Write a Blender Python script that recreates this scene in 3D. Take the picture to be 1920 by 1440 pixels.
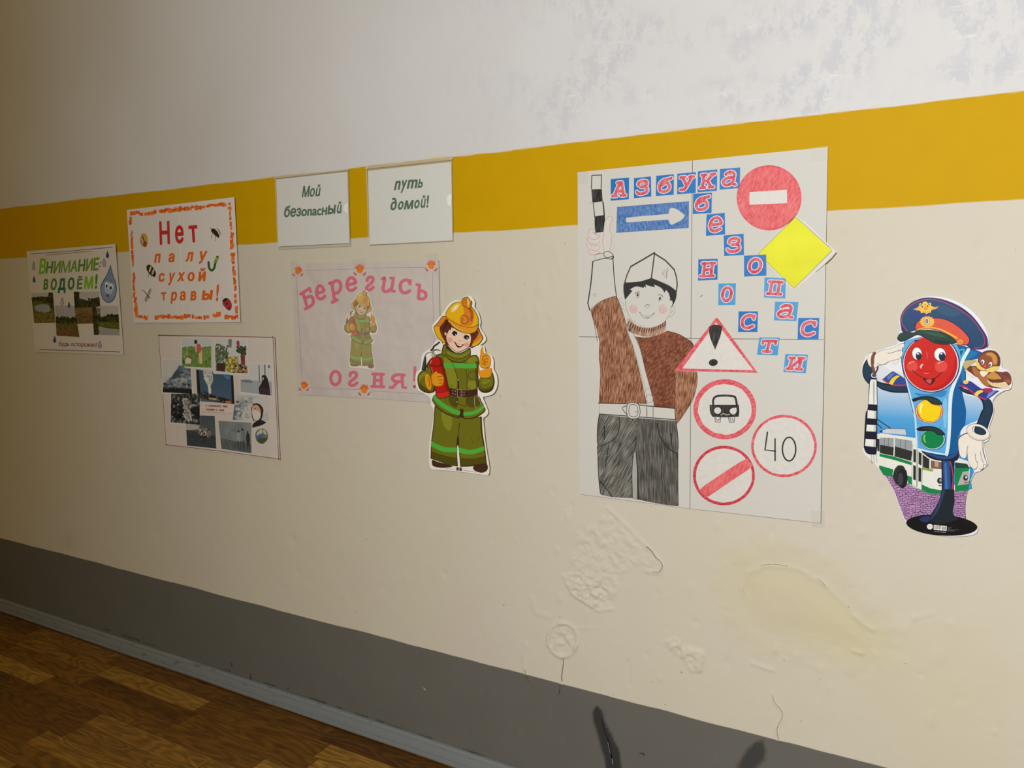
import bpy, bmesh, math, random
import numpy as np
from mathutils import Vector, Matrix
from mathutils.geometry import delaunay_2d_cdt

SC = bpy.context.scene
COL = SC.collection
for _o in list(bpy.data.objects):
    bpy.data.objects.remove(_o, do_unlink=True)

# ---------------------------------------------------------------- camera, light, exposure
FOC = 1500.0                      # focal length for a 1920 px wide frame
CAM_Z = 1.437
CAM_D = 1.88                      # distance from the wall
def _n(v):
    v = np.array(v, float); return v / np.linalg.norm(v)
_d1 = _n((-1646 - 960, 580 - 720, FOC))                     # along the wall, to the left
_yy = -((-1646 - 960) * (1150 - 960) + FOC * FOC) / (580 - 720)
_dn = _n((1150 - 960, _yy, FOC))                            # down
_nw = _n(np.cross(_d1, _dn)); _nw = _nw * np.sign(_nw[2])   # into the wall
AX = np.array([-_d1, _nw, -_dn])                            # rows: world x, y, z in lens axes
cam_data = bpy.data.cameras.new('camera'); cam = bpy.data.objects.new('camera', cam_data); COL.objects.link(cam)
cam_data.sensor_width = 36.0; cam_data.lens = 36.0 * FOC / 1920.0; cam_data.clip_start = 0.05
_m = Matrix.Identity(4)
for r in range(3):
    _m[r][0] = AX[r][0]; _m[r][1] = -AX[r][1]; _m[r][2] = -AX[r][2]
_m[0][3], _m[1][3], _m[2][3] = 0.0, -CAM_D, CAM_Z
cam.matrix_world = _m
SC.camera = cam

SC.view_settings.view_transform = 'Standard'
SC.view_settings.look = 'None'
SC.view_settings.gamma = 1.0
SC.view_settings.use_curve_mapping = False
SC.view_settings.exposure = 0.0

world = bpy.data.worlds.new('world'); SC.world = world; world.use_nodes = True
_bg = world.node_tree.nodes['Background']
_bg.inputs[0].default_value = (1.0, 0.66, 0.14, 1); _bg.inputs[1].default_value = 0.18

def area(name, loc, target, size, size_y, power, col):
    l = bpy.data.lights.new(name, 'AREA'); l.shape = 'RECTANGLE'; l.size = size; l.size_y = size_y
    l.energy = power; l.color = col
    o = bpy.data.objects.new(name, l); COL.objects.link(o); o.location = loc
    o.rotation_euler = (Vector(target) - Vector(loc)).to_track_quat('-Z', 'Y').to_euler()
    return o
area('corridor_lamp', (-0.4, -4.0, 2.4), (4.1, 0.0, 1.0), 0.4, 0.25, 211.0, (0.95, 1.0, 1.05))

# ---------------------------------------------------------------- survey: photo frame -> wall metres
def wall_at(px, py, depth=0.0):
    r = AX @ np.array([px - 960.0, py - 720.0, FOC])
    t = (CAM_D - depth) / r[1]
    return r[0] * t, CAM_Z + r[2] * t
def crop(ox, oy, s):
    return lambda pts: [(ox + p[0] / s, oy + p[1] / s) + tuple(p[2:]) for p in pts]
EPS = 0.00006

# ---------------------------------------------------------------- materials
def lin(c):
    return tuple(((v / 255.0) / 12.92 if v <= 10.3 else ((v / 255.0 + 0.055) / 1.055) ** 2.4) for v in c[:3]) + (1.0,)
MATS = {}
def new_mat(name):
    m = bpy.data.materials.new(name); m.use_nodes = True
    nt = m.node_tree; b = nt.nodes['Principled BSDF']
    MATS[name] = m
    return m, nt, b
def nd(nt, typ, **kw):
    n = nt.nodes.new(typ)
    for k, v in kw.items():
        setattr(n, k, v)
    return n
def setin(n, **kw):
    for k, v in kw.items():
        n.inputs[k.replace('_', ' ')].default_value = v
def ink(rgb, rough=0.55, spec=0.3):
    """plain printed or painted colour"""
    key = 'ink_%d_%d_%d_%d' % (rgb[0], rgb[1], rgb[2], int(rough * 100))
    if key not in MATS:
        m, nt, b = new_mat(key)
        tc = nd(nt, 'ShaderNodeTexCoord'); no = nd(nt, 'ShaderNodeTexNoise')
        no.inputs['Scale'].default_value = 90.0
        nt.links.new(tc.outputs['Object'], no.inputs['Vector'])
        mx = nd(nt, 'ShaderNodeMix', data_type='RGBA')
        mx.inputs['A'].default_value = lin(rgb)
        mx.inputs['B'].default_value = lin([min(255, v * 1.06 + 3) for v in rgb])
        nt.links.new(no.outputs['Fac'], mx.inputs['Factor'])
        nt.links.new(mx.outputs['Result'], b.inputs['Base Color'])
        b.inputs['Roughness'].default_value = rough
        b.inputs['Specular IOR Level'].default_value = spec
    return MATS[key]
def paper(name, rgb, wave=0.25, rough=0.6, scale=7.0, spec=0.25):
    if name not in MATS:
        m, nt, b = new_mat(name)
        tc = nd(nt, 'ShaderNodeTexCoord'); no = nd(nt, 'ShaderNodeTexNoise'); bp = nd(nt, 'ShaderNodeBump')
        no.inputs['Scale'].default_value = scale; no.inputs['Detail'].default_value = 3.0
        nt.links.new(tc.outputs['Object'], no.inputs['Vector'])
        nt.links.new(no.outputs['Fac'], bp.inputs['Height'])
        bp.inputs['Strength'].default_value = wave; bp.inputs['Distance'].default_value = 0.03
        nt.links.new(bp.outputs['Normal'], b.inputs['Normal'])
        b.inputs['Base Color'].default_value = lin(rgb)
        b.inputs['Roughness'].default_value = rough; b.inputs['Specular IOR Level'].default_value = spec
    return MATS[name]
def pencil(name, dark, light, angle=70.0, sx=380.0, sz=22.0, lo=0.40, hi=0.62, rough=0.6):
    """crayon hatching: strokes run at the given angle"""
    if name not in MATS:
        m, nt, b = new_mat(name)
        tc = nd(nt, 'ShaderNodeTexCoord'); mp = nd(nt, 'ShaderNodeMapping'); mp2 = nd(nt, 'ShaderNodeMapping')
        no = nd(nt, 'ShaderNodeTexNoise'); n2 = nd(nt, 'ShaderNodeTexNoise')
        mp.inputs['Rotation'].default_value = (0, math.radians(angle - 90.0), 0)
        mp2.inputs['Scale'].default_value = (sx, 1.0, sz)
        nt.links.new(tc.outputs['Object'], mp.inputs['Vector']); nt.links.new(mp.outputs['Vector'], mp2.inputs['Vector'])
        nt.links.new(mp2.outputs['Vector'], no.inputs['Vector']); no.inputs['Scale'].default_value = 1.0
        no.inputs['Detail'].default_value = 3.0
        nt.links.new(tc.outputs['Object'], n2.inputs['Vector']); n2.inputs['Scale'].default_value = 28.0
        ad = nd(nt, 'ShaderNodeMath', operation='MULTIPLY_ADD'); ad.inputs[1].default_value = 0.35
        nt.links.new(n2.outputs['Fac'], ad.inputs[0])
        s2 = nd(nt, 'ShaderNodeMath', operation='ADD'); s2.inputs[1].default_value = -0.175
        nt.links.new(no.outputs['Fac'], s2.inputs[0]); nt.links.new(s2.outputs[0], ad.inputs[2])
        mr = nd(nt, 'ShaderNodeMapRange'); mr.inputs['From Min'].default_value = lo; mr.inputs['From Max'].default_value = hi
        nt.links.new(ad.outputs[0], mr.inputs['Value'])
        mx = nd(nt, 'ShaderNodeMix', data_type='RGBA'); mx.inputs['A'].default_value = lin(dark); mx.inputs['B'].default_value = lin(light)
        nt.links.new(mr.outputs['Result'], mx.inputs['Factor']); nt.links.new(mx.outputs['Result'], b.inputs['Base Color'])
        b.inputs['Roughness'].default_value = rough; b.inputs['Specular IOR Level'].default_value = 0.25
    return MATS[name]
def mottle(name, stops, scale=60.0, stretch=(1, 1, 1), detail=5.0, rough=0.5, lo=0.3, hi=0.7):
    """speckled photo print: noise through a colour ramp"""
    if name not in MATS:
        m, nt, b = new_mat(name)
        tc = nd(nt, 'ShaderNodeTexCoord'); mp = nd(nt, 'ShaderNodeMapping'); no = nd(nt, 'ShaderNodeTexNoise'); cr = nd(nt, 'ShaderNodeValToRGB')
        mp.inputs['Scale'].default_value = stretch
        nt.links.new(tc.outputs['Object'], mp.inputs['Vector']); nt.links.new(mp.outputs['Vector'], no.inputs['Vector'])
        no.inputs['Scale'].default_value = scale; no.inputs['Detail'].default_value = detail
        nt.links.new(no.outputs['Fac'], cr.inputs['Fac'])
        el = cr.color_ramp.elements
        while len(el) < len(stops): el.new(0.5)
        for i, c in enumerate(stops):
            el[i].position = lo + (hi - lo) * i / max(1, len(stops) - 1); el[i].color = lin(c)
        nt.links.new(cr.outputs['Color'], b.inputs['Base Color'])
        b.inputs['Roughness'].default_value = rough; b.inputs['Specular IOR Level'].default_value = 0.3
    return MATS[name]
def ramp_print(name, stops, z0, z1, rough=0.4, dx=0.0):
    """printed colour run between two heights of the print itself"""
    if name not in MATS:
        m, nt, b = new_mat(name)
        tc = nd(nt, 'ShaderNodeTexCoord'); sp = nd(nt, 'ShaderNodeSeparateXYZ'); mr = nd(nt, 'ShaderNodeMapRange'); cr = nd(nt, 'ShaderNodeValToRGB')
        nt.links.new(tc.outputs['Object'], sp.inputs[0]); nt.links.new(sp.outputs['Z'], mr.inputs['Value'])
        mr.inputs['From Min'].default_value = z0; mr.inputs['From Max'].default_value = z1
        nt.links.new(mr.outputs['Result'], cr.inputs['Fac'])
        el = cr.color_ramp.elements
        while len(el) < len(stops): el.new(0.5)
        for i, (p, c) in enumerate(stops):
            el[i].position = p; el[i].color = lin(c)
        nt.links.new(cr.outputs['Color'], b.inputs['Base Color']); b.inputs['Roughness'].default_value = rough
        b.inputs['Specular IOR Level'].default_value = 0.3
    return MATS[name]
def film(name, tint, solid=0.2, rough=0.15, gloss=0.06):
    """clear plastic: mostly see-through, slightly milky, with a sheen"""
    if name not in MATS:
        m, nt, b = new_mat(name)
        out = nt.nodes['Material Output']
        tr = nd(nt, 'ShaderNodeBsdfTransparent'); m1 = nd(nt, 'ShaderNodeMixShader')
        b.inputs['Base Color'].default_value = lin(tint); b.inputs['Roughness'].default_value = rough
        b.inputs['Specular IOR Level'].default_value = gloss * 5
        m1.inputs[0].default_value = solid
        nt.links.new(tr.outputs[0], m1.inputs[1]); nt.links.new(b.outputs[0], m1.inputs[2])
        nt.links.new(m1.outputs[0], out.inputs['Surface'])
    return MATS[name]

# ---------------------------------------------------------------- outline helpers (photo-frame survey units)
def smooth(pts, closed=True, n=6):
    """Catmull-Rom through the points; a third entry of 1 marks a sharp corner"""
    P = [np.array(p[:2], float) for p in pts]; C = [len(p) > 2 and p[2] for p in pts]
    out = []; N = len(P)
    for i in range(N if closed else N - 1):
        a, b = i, (i + 1) % N
        p0 = P[a] if C[a] else (P[i - 1] if (closed or i > 0) else P[a])
        p3 = P[b] if C[b] else (P[(i + 2) % N] if (closed or i + 2 < N) else P[b])
        p1, p2 = P[a], P[b]
        for k in range(n):
            t = k / n
            q = 0.5 * ((2 * p1) + (-p0 + p2) * t + (2 * p0 - 5 * p1 + 4 * p2 - p3) * t * t + (-p0 + 3 * p1 - 3 * p2 + p3) * t ** 3)
            out.append(tuple(q))
    if not closed: out.append(tuple(P[-1]))
    return out
def ell(cx, cy, rx, ry, rot=0.0, n=28, a0=0.0, a1=360.0):
    r = math.radians(rot); o = []
    full = abs(a1 - a0) >= 360
    for k in range(n if full else n + 1):
        t = math.radians(a0 + (a1 - a0) * k / n)
        x, y = rx * math.cos(t), ry * math.sin(t)
        o.append((cx + x * math.cos(r) - y * math.sin(r), cy + x * math.sin(r) + y * math.cos(r)))
    return o

def blender_obj(name, verts, faces, mats, midx=None, parent=None, loc=None):
    me = bpy.data.meshes.new(name)
    me.from_pydata(verts, [], faces)
    for m in mats: me.materials.append(m)
    if midx is not None and len(mats) > 1:
        for p, i in zip(me.polygons, midx): p.material_index = i
    me.update()
    o = bpy.data.objects.new(name, me); COL.objects.link(o)
    if parent is not None: o.parent = parent
    if loc is not None: o.location = loc
    return o

def winding(x, y, L):
    w = 0; n = len(L)
    for i in range(n):
        x0, y0 = L[i]; x1, y1 = L[(i + 1) % n]
        if (y0 > y) != (y1 > y) and x < (x1 - x0) * (y - y0) / (y1 - y0) + x0: w += 1 if y1 > y0 else -1
    return w
def fill2d(loops, evenodd=False):
    """triangles filling an outline with holes"""
    P, Eg = [], []
    for L in loops:
        n = len(P); k = len(L)
        P += [Vector((x * 1000.0, y * 1000.0)) for x, y in L]; Eg += [(n + i, n + (i + 1) % k) for i in range(k)]
    r = delaunay_2d_cdt(P, Eg, [], 0, 1e-5, False)
    V = [(v.x / 1000.0, v.y / 1000.0) for v in r[0]]; T = []
    for f in r[2]:
        a, b, c = V[f[0]], V[f[1]], V[f[2]]
        x = (a[0] + b[0] + c[0]) / 3; y = (a[1] + b[1] + c[1]) / 3
        if evenodd: ok = sum(winding(x, y, L) != 0 for L in loops) % 2 == 1
        else: ok = winding(x, y, loops[0]) != 0 and not any(winding(x, y, L) for L in loops[1:])
        if not ok: continue
        ar = (b[0] - a[0]) * (c[1] - a[1]) - (b[1] - a[1]) * (c[0] - a[0])
        T.append(tuple(f) if ar > 0 else tuple(f)[::-1])
    return V, T

class Board:
    """a sheet hung on the wall: an Empty at its lower middle with the parts below it"""
    def __init__(self, name, label, cat, centre, d0=0.003, gx=0.0, gz=0.0, group=None):
        self.xc, self.zc = wall_at(*centre)
        self.d0, self.gx, self.gz = d0, gx, gz
        o = bpy.data.objects.new(name, None); COL.objects.link(o); o.empty_display_size = 0.05
        o.location = (self.xc, -d0, self.zc)
        o['label'] = label; o['category'] = cat
        if group: o['group'] = group
        self.o = o
        self.warp = None
    def depth(self, x, z):
        return self.d0 + self.gx * (x - self.xc) + self.gz * (z - self.zc)
    def pt(self, px, py, layer):
        d = self.d0
        for _ in range(3):
            x, z = wall_at(px, py, d); d = self.depth(x, z)
        d += layer * EPS
        return (x - self.xc, -(d - self.d0), z - self.zc)

class Part:
    def __init__(self, board, name, parent=None, layer=0, label=None, fm=None):
        self.b, self.name, self.layer, self.label = board, name, layer, label
        self.parent = parent if parent is not None else board.o
        self.V, self.F, self.M, self.I = [], [], [], []
        self.fm = fm
    def _mi(self, m):
        if m not in self.M: self.M.append(m)
        return self.M.index(m)
    def _pts(self, pts, layer):
        if self.fm: pts = [self.fm(p) for p in pts]
        return [self.b.pt(p[0], p[1], layer) for p in pts]
    def poly(self, m, pts, dl=0, holes=(), thick=0.0):
        mi = self._mi(m)
        loops = [list(self._pts(pts, self.layer + dl))] + [list(self._pts(h, self.layer + dl)) for h in holes]
        V2, T2 = fill2d([[(v[0], v[2]) for v in L] for L in loops])
        base = len(self.V); b_ = self.b; up = (self.layer + dl) * EPS
        self.V += [(x, -(b_.gx * x + b_.gz * z + up), z) for x, z in V2]
        for t in T2:
            self.F.append(tuple(base + i for i in t)); self.I.append(mi)
        if thick > 0:
            off = len(self.V); self.V += [(x, -(b_.gx * x + b_.gz * z + up) + thick, z) for x, z in V2]
            for t in T2:
                self.F.append(tuple(off + i for i in t[::-1])); self.I.append(mi)
            for L in loops:
                n = len(L); s = len(self.V)
                self.V += L + [(v[0], v[1] + thick, v[2]) for v in L]
                for i in range(n):
                    j = (i + 1) % n
                    self.F.append((s + i, s + n + i, s + n + j, s + j)); self.I.append(mi)
        return self
    def blob(self, m, pts, dl=0, n=5, **kw):
        return self.poly(m, smooth(pts, True, n), dl, **kw)
    def line(self, m, pts, w, dl=0, curve=True, closed=False, taper=(1, 1), n=5, cap=True):
        """a drawn stroke w px wide"""
        mi = self._mi(m); w *= WEIGHT.get(m.name, 1.0)
        if curve and len(pts) > 2: pts = smooth(pts, closed, n)
        P = [np.array(p[:2], float) for p in pts]
        if self.fm:
            P = [np.array(self.fm(p)) for p in P]; w = w * self.fm.k
        N = len(P)
        if N < 2: return self
        L, R = [], []
        for i in range(N):
            a = P[i - 1] if (i > 0 or closed) else P[i]
            c = P[(i + 1) % N] if (i < N - 1 or closed) else P[i]
            t = c - a; ln = np.linalg.norm(t)
            t = t / ln if ln > 1e-9 else np.array([1.0, 0])
            nn = np.array([-t[1], t[0]])
            f = taper[0] + (taper[1] - taper[0]) * i / max(1, N - 1)
            L.append(P[i] + nn * w * f / 2); R.append(P[i] - nn * w * f / 2)
        base = len(self.V); ly = self.layer + dl
        for a, c in zip(L, R):
            self.V.append(self.b.pt(a[0], a[1], ly)); self.V.append(self.b.pt(c[0], c[1], ly))
        for i in range(N if closed else N - 1):
            j = (i + 1) % N
            self.F.append((base + 2 * i, base + 2 * j, base + 2 * j + 1, base + 2 * i + 1)); self.I.append(mi)
        if cap and not closed and w > 1.6:
            for q, f in ((P[0], taper[0]), (P[-1], taper[1])):
                if f * w < 1.2: continue
                c0 = len(self.V); ring = [(q[0] + math.cos(k * math.pi / 5) * w * f / 2, q[1] + math.sin(k * math.pi / 5) * w * f / 2) for k in range(10)]
                self.V += [self.b.pt(x, y, ly + .3) for x, y in ring]
                self.F.append(tuple(range(c0 + 9, c0 - 1, -1))); self.I.append(mi)
        return self
    def text(self, m, s, quad, dl=0, bold=0.0):
        """lettering fitted into a quad: top-left, top-right, bottom-right, bottom-left"""
        mi = self._mi(m); V, F = glyphs(s, bold)
        q = [np.array(p[:2], float) for p in quad]
        base = len(self.V)
        for u, v, lift in V:
            p = (q[0] * (1 - u) + q[1] * u) * v + (q[3] * (1 - u) + q[2] * u) * (1 - v)
            if self.fm: p = self.fm(p)
            self.V.append(self.b.pt(p[0], p[1], self.layer + dl + lift))
        for f in F:
            self.F.append(tuple(base + i for i in f)); self.I.append(mi)
        return self
    def slab(self, m, ch, quad, w, dl=0, shear=0.0):
        """heavy slab-serif letter made of broad strokes inside a quad"""
        q = [np.array(p[:2], float) for p in quad]
        def mp(x, y):
            x = x + shear * (y - 0.5)
            return tuple((q[0] * (1 - x) + q[1] * x) * y + (q[3] * (1 - x) + q[2] * x) * (1 - y))
        for st in SLAB[ch]:                      # every stroke lies a hair above the one before
            cur = len(st) > 4
            ring = math.dist(st[0], st[-1]) < 1e-6
            self.line(m, [mp(x, y) for x, y in (st[:-1] if ring else st)], w, dl, curve=cur, closed=ring); dl += .6
            if not cur and len(st) > 2:
                for x, y in st[1:-1]:
                    c = mp(x, y); self.poly(m, ell(c[0], c[1], w / 2, w / 2, n=10), dl); dl += .4
        return self
    def build(self):
        # faces look out from the wall
        F = []
        for f in self.F:
            a, b_, c = (self.V[f[0]], self.V[f[1]], self.V[f[2]])
            F.append(f)
        o = blender_obj(self.name, self.V, F, self.M, self.I, self.parent)
        if self.label: o['label'] = self.label
        return o

_GL = {}
WEIGHT = {}
def glyphs(s, bold):
    """letter outlines from the built-in face, thickened by overprinting, in a unit box"""
    k = (s, bold)
    if k not in _GL:
        c = bpy.data.curves.new('lettering', 'FONT'); c.body = s; c.resolution_u = 4; c.fill_mode = 'NONE'
        o = bpy.data.objects.new('lettering', c); COL.objects.link(o)
        bpy.context.view_layer.update()
        me = bpy.data.meshes.new_from_object(o.evaluated_get(bpy.context.evaluated_depsgraph_get()))
        nb = {}
        for e in me.edges:
            a, d = e.vertices; nb.setdefault(a, []).append(d); nb.setdefault(d, []).append(a)
        loops, seen = [], set()
        for v0 in nb:
            if v0 in seen: continue
            L = [v0]; seen.add(v0); cur = v0
            while True:
                nx_ = [q for q in nb[cur] if q not in seen]
                if not nx_: break
                cur = nx_[0]; seen.add(cur); L.append(cur)
            loops.append([(me.vertices[q].co.x, me.vertices[q].co.y) for q in L])
        V0, F0 = fill2d(loops, True)
        bpy.data.objects.remove(o, do_unlink=True); bpy.data.curves.remove(c); bpy.data.meshes.remove(me)
        V, F = [], []
        sh = [(0, 0)] if bold <= 0 else [(bold * math.cos(a), bold * .75 * math.sin(a)) for a in [t * math.pi / 4 for t in range(8)]]
        lift = -.4
        for dx, dy in sh:
            n = len(V); lift += .4; V += [(x + dx, y + dy, lift) for x, y in V0]; F += [tuple(n + i for i in f) for f in F0]
        x0 = min(v[0] for v in V); x1 = max(v[0] for v in V); y0 = min(v[1] for v in V); y1 = max(v[1] for v in V)
        _GL[k] = ([((x - x0) / (x1 - x0), (y - y0) / (y1 - y0), l) for x, y, l in V], F)
    return _GL[k]
def _oval(n=20):
    return [(0.5 + 0.41 * math.cos(2 * math.pi * k / n), 0.5 + 0.46 * math.sin(2 * math.pi * k / n)) for k in range(n + 1)]
SLAB = {
 'А': [[(.12, .04), (.48, .95)], [(.6, .95), (.86, .04)], [(.28, .36), (.74, .36)], [(0, .04), (.3, .04)], [(.66, .04), (1, .04)], [(.28, .95), (.62, .95)]],
 'з': [[(.14, .70), (.17, .88), (.45, .97), (.8, .9), (.82, .68), (.6, .54), (.38, .53)], [(.5, .54), (.8, .48), (.92, .3), (.85, .12), (.55, .03), (.25, .05), (.08, .2)]],
 'б': [[(.95, .98), (.7, .92), (.35, .86), (.12, .65), (.08, .35), (.2, .1), (.5, .03), (.82, .15), (.88, .38), (.75, .6), (.5, .66), (.22, .5)]],
 'у': [[(.16, .95), (.55, .30)], [(.86, .95), (.5, .22), (.38, .08), (.25, .03), (.1, .06)], [(0, .95), (.34, .95)], [(.68, .95), (1, .95)]],
 'к': [[(.2, .04), (.2, .95)], [(.2, .5), (.5, .52), (.85, .92)], [(.5, .52), (.84, .05)], [(.04, .04), (.38, .04)], [(.04, .95), (.36, .95)], [(.7, .95), (1, .95)], [(.7, .04), (1, .04)]],
 'а': [[(.18, .82), (.3, .93), (.55, .97), (.76, .85), (.78, .5), (.78, .1), (.97, .03)], [(.78, .55), (.4, .56), (.1, .38), (.1, .15), (.35, .03), (.62, .1), (.78, .28)]],
 'е': [[(.12, .5), (.88, .52), (.84, .78), (.55, .97), (.22, .84), (.08, .5), (.2, .15), (.55, .03), (.9, .16)]],
 'о': [_oval()],
 'п': [[(.24, .04), (.24, .95)], [(.76, .04), (.76, .95)], [(.08, .95), (.94, .95)], [(.05, .04), (.42, .04)], [(.6, .04), (.97, .04)]],
 'с': [[(.9, .95), (.9, .72)], [(.9, .80), (.75, .93), (.52, .97), (.2, .82), (.08, .5), (.2, .15), (.55, .03), (.92, .18)]],
 'н': [[(.22, .04), (.22, .95)], [(.78, .04), (.78, .95)], [(.22, .5), (.78, .5)], [(.03, .04), (.4, .04)], [(.6, .04), (.97, .04)], [(.05, .95), (.4, .95)], [(.6, .95), (.97, .95)]],
 'т': [[(.05, .74), (.05, .95), (.95, .95), (.95, .74)], [(.5, .95), (.5, .04)], [(.26, .04), (.74, .04)]],
 'и': [[(.2, .04), (.2, .95)], [(.8, .04), (.8, .95)], [(.2, .12), (.8, .88)], [(.04, .04), (.38, .04)], [(.62, .04), (.97, .04)], [(.04, .95), (.36, .95)], [(.62, .95), (.97, .95)]],
 'Б': [[(.24, .04), (.24, .95)], [(.05, .95), (.86, .95), (.86, .76)], [(.24, .56), (.55, .57), (.82, .48), (.88, .28), (.78, .1), (.5, .04), (.05, .04)]],
 'р': [[(.24, .03), (.24, .95)], [(.04, .03), (.46, .03)], [(.06, .95), (.24, .95)], [(.24, .84), (.5, .96), (.82, .88), (.92, .64), (.78, .42), (.5, .36), (.24, .46)]],
 'г': [[(.14, .72), (.22, .9), (.52, .97), (.8, .9), (.84, .7), (.6, .5), (.22, .32), (.12, .15), (.3, .04), (.6, .06), (.9, .2)]],
 'u': [[(.04, .90), (.2, .95), (.2, .55), (.2, .2), (.38, .04), (.6, .1), (.78, .3)], [(.6, .95), (.78, .95), (.78, .1), (.98, .06)]],
 'ь': [[(.05, .94), (.28, .95), (.25, .06)], [(.25, .5), (.55, .58), (.85, .45), (.88, .2), (.6, .03), (.25, .06)]],
 'я': [[(.8, .95), (.8, .1), (.98, .05)], [(.97, .95), (.45, .97), (.16, .82), (.2, .56), (.5, .48), (.8, .5)], [(.5, .48), (.18, .06), (.02, .06)]],
 '!': [[(.5, .97), (.46, .36)], [(.44, .05), (.43, .03)]],
}
def inset(quad, a, b=None):
    """shrink a quad by fractions of its width and height"""
    b = a if b is None else b
    q = [np.array(p[:2], float) for p in quad]
    f = lambda u, v: tuple((q[0] * (1 - u) + q[1] * u) * (1 - v) + (q[3] * (1 - u) + q[2] * u) * v)
    return [f(a, b), f(1 - a, b), f(1 - a, 1 - b), f(a, 1 - b)]
def box(x0, y0, x1, y1):
    return [(x0, y0), (x1, y0), (x1, y1), (x0, y1)]
def cut(quad, u0, v0, u1, v1):
    q = [np.array(p[:2], float) for p in quad]
    f = lambda u, v: tuple((q[0] * (1 - u) + q[1] * u) * (1 - v) + (q[3] * (1 - u) + q[2] * u) * v)
    return [f(u0, v0), f(u1, v0), f(u1, v1), f(u0, v1)]
def uvmap(quad):
    q = [np.array(p[:2], float) for p in quad]
    return lambda pts: [tuple((q[0] * (1 - p[0]) + q[1] * p[0]) * (1 - p[1]) + (q[3] * (1 - p[0]) + q[2] * p[0]) * p[1]) + tuple(p[2:]) for p in pts]

# ================================================================ THE SETTING
def structure(o):
    o['kind'] = 'structure'; return o
RNG = np.random.RandomState(7)
def vnoise(x, z, cell, seed):
    """smooth value noise on the wall, in metres"""
    rs = np.random.RandomState(seed); G = rs.rand(512, 512)
    u = x / cell + 200.0; v = z / cell + 200.0
    i = np.floor(u).astype(int); j = np.floor(v).astype(int); fu = u - i; fv = v - j
    fu = fu * fu * (3 - 2 * fu); fv = fv * fv * (3 - 2 * fv)
    g = lambda a, b: G[a % 512, b % 512]
    return (g(i, j) * (1 - fu) + g(i + 1, j) * fu) * (1 - fv) + (g(i, j + 1) * (1 - fu) + g(i + 1, j + 1) * fu) * fv - 0.5
def fbm(x, z, cell, seed, oct=4, gain=0.5):
    o = 0; a = 1.0
    for k in range(oct):
        o = o + a * vnoise(x, z, cell / 2 ** k, seed + k); a *= gain
    return o
def sstep(a, b, x):
    t = np.clip((x - a) / (b - a), 0, 1); return t * t * (3 - 2 * t)
def seg_dist(x, z, pts):
    d = np.full(x.shape, 9.0)
    for (ax, az), (bx, bz) in zip(pts[:-1], pts[1:]):
        vx, vz = bx - ax, bz - az; L = vx * vx + vz * vz + 1e-12
        t = np.clip(((x - ax) * vx + (z - az) * vz) / L, 0, 1)
        d = np.minimum(d, np.hypot(x - ax - t * vx, z - az - t * vz))
    return d
def inside(x, z, pts, wob=0.0, seed=3):
    """signed distance-like: negative inside the outline"""
    d = seg_dist(x, z, pts + pts[:1]); ins = np.zeros(x.shape, bool)
    n = len(pts)
    for i in range(n):
        (ax, az), (bx, bz) = pts[i], pts[(i + 1) % n]
        c = ((az > z) != (bz > z)) & (x < (bx - ax) * (z - az) / (bz - az + 1e-12) + ax)
        ins ^= c
    s = np.where(ins, -d, d)
    return s + wob * fbm(x, z, 0.03, seed) if wob else s
def onwall(pts): return [wall_at(p[0], p[1]) for p in pts]
Z3 = crop(900, 940, 2.88); Z4 = crop(1300, 960, 3.0); Z2 = crop(400, 1040, 3.4286)

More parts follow.
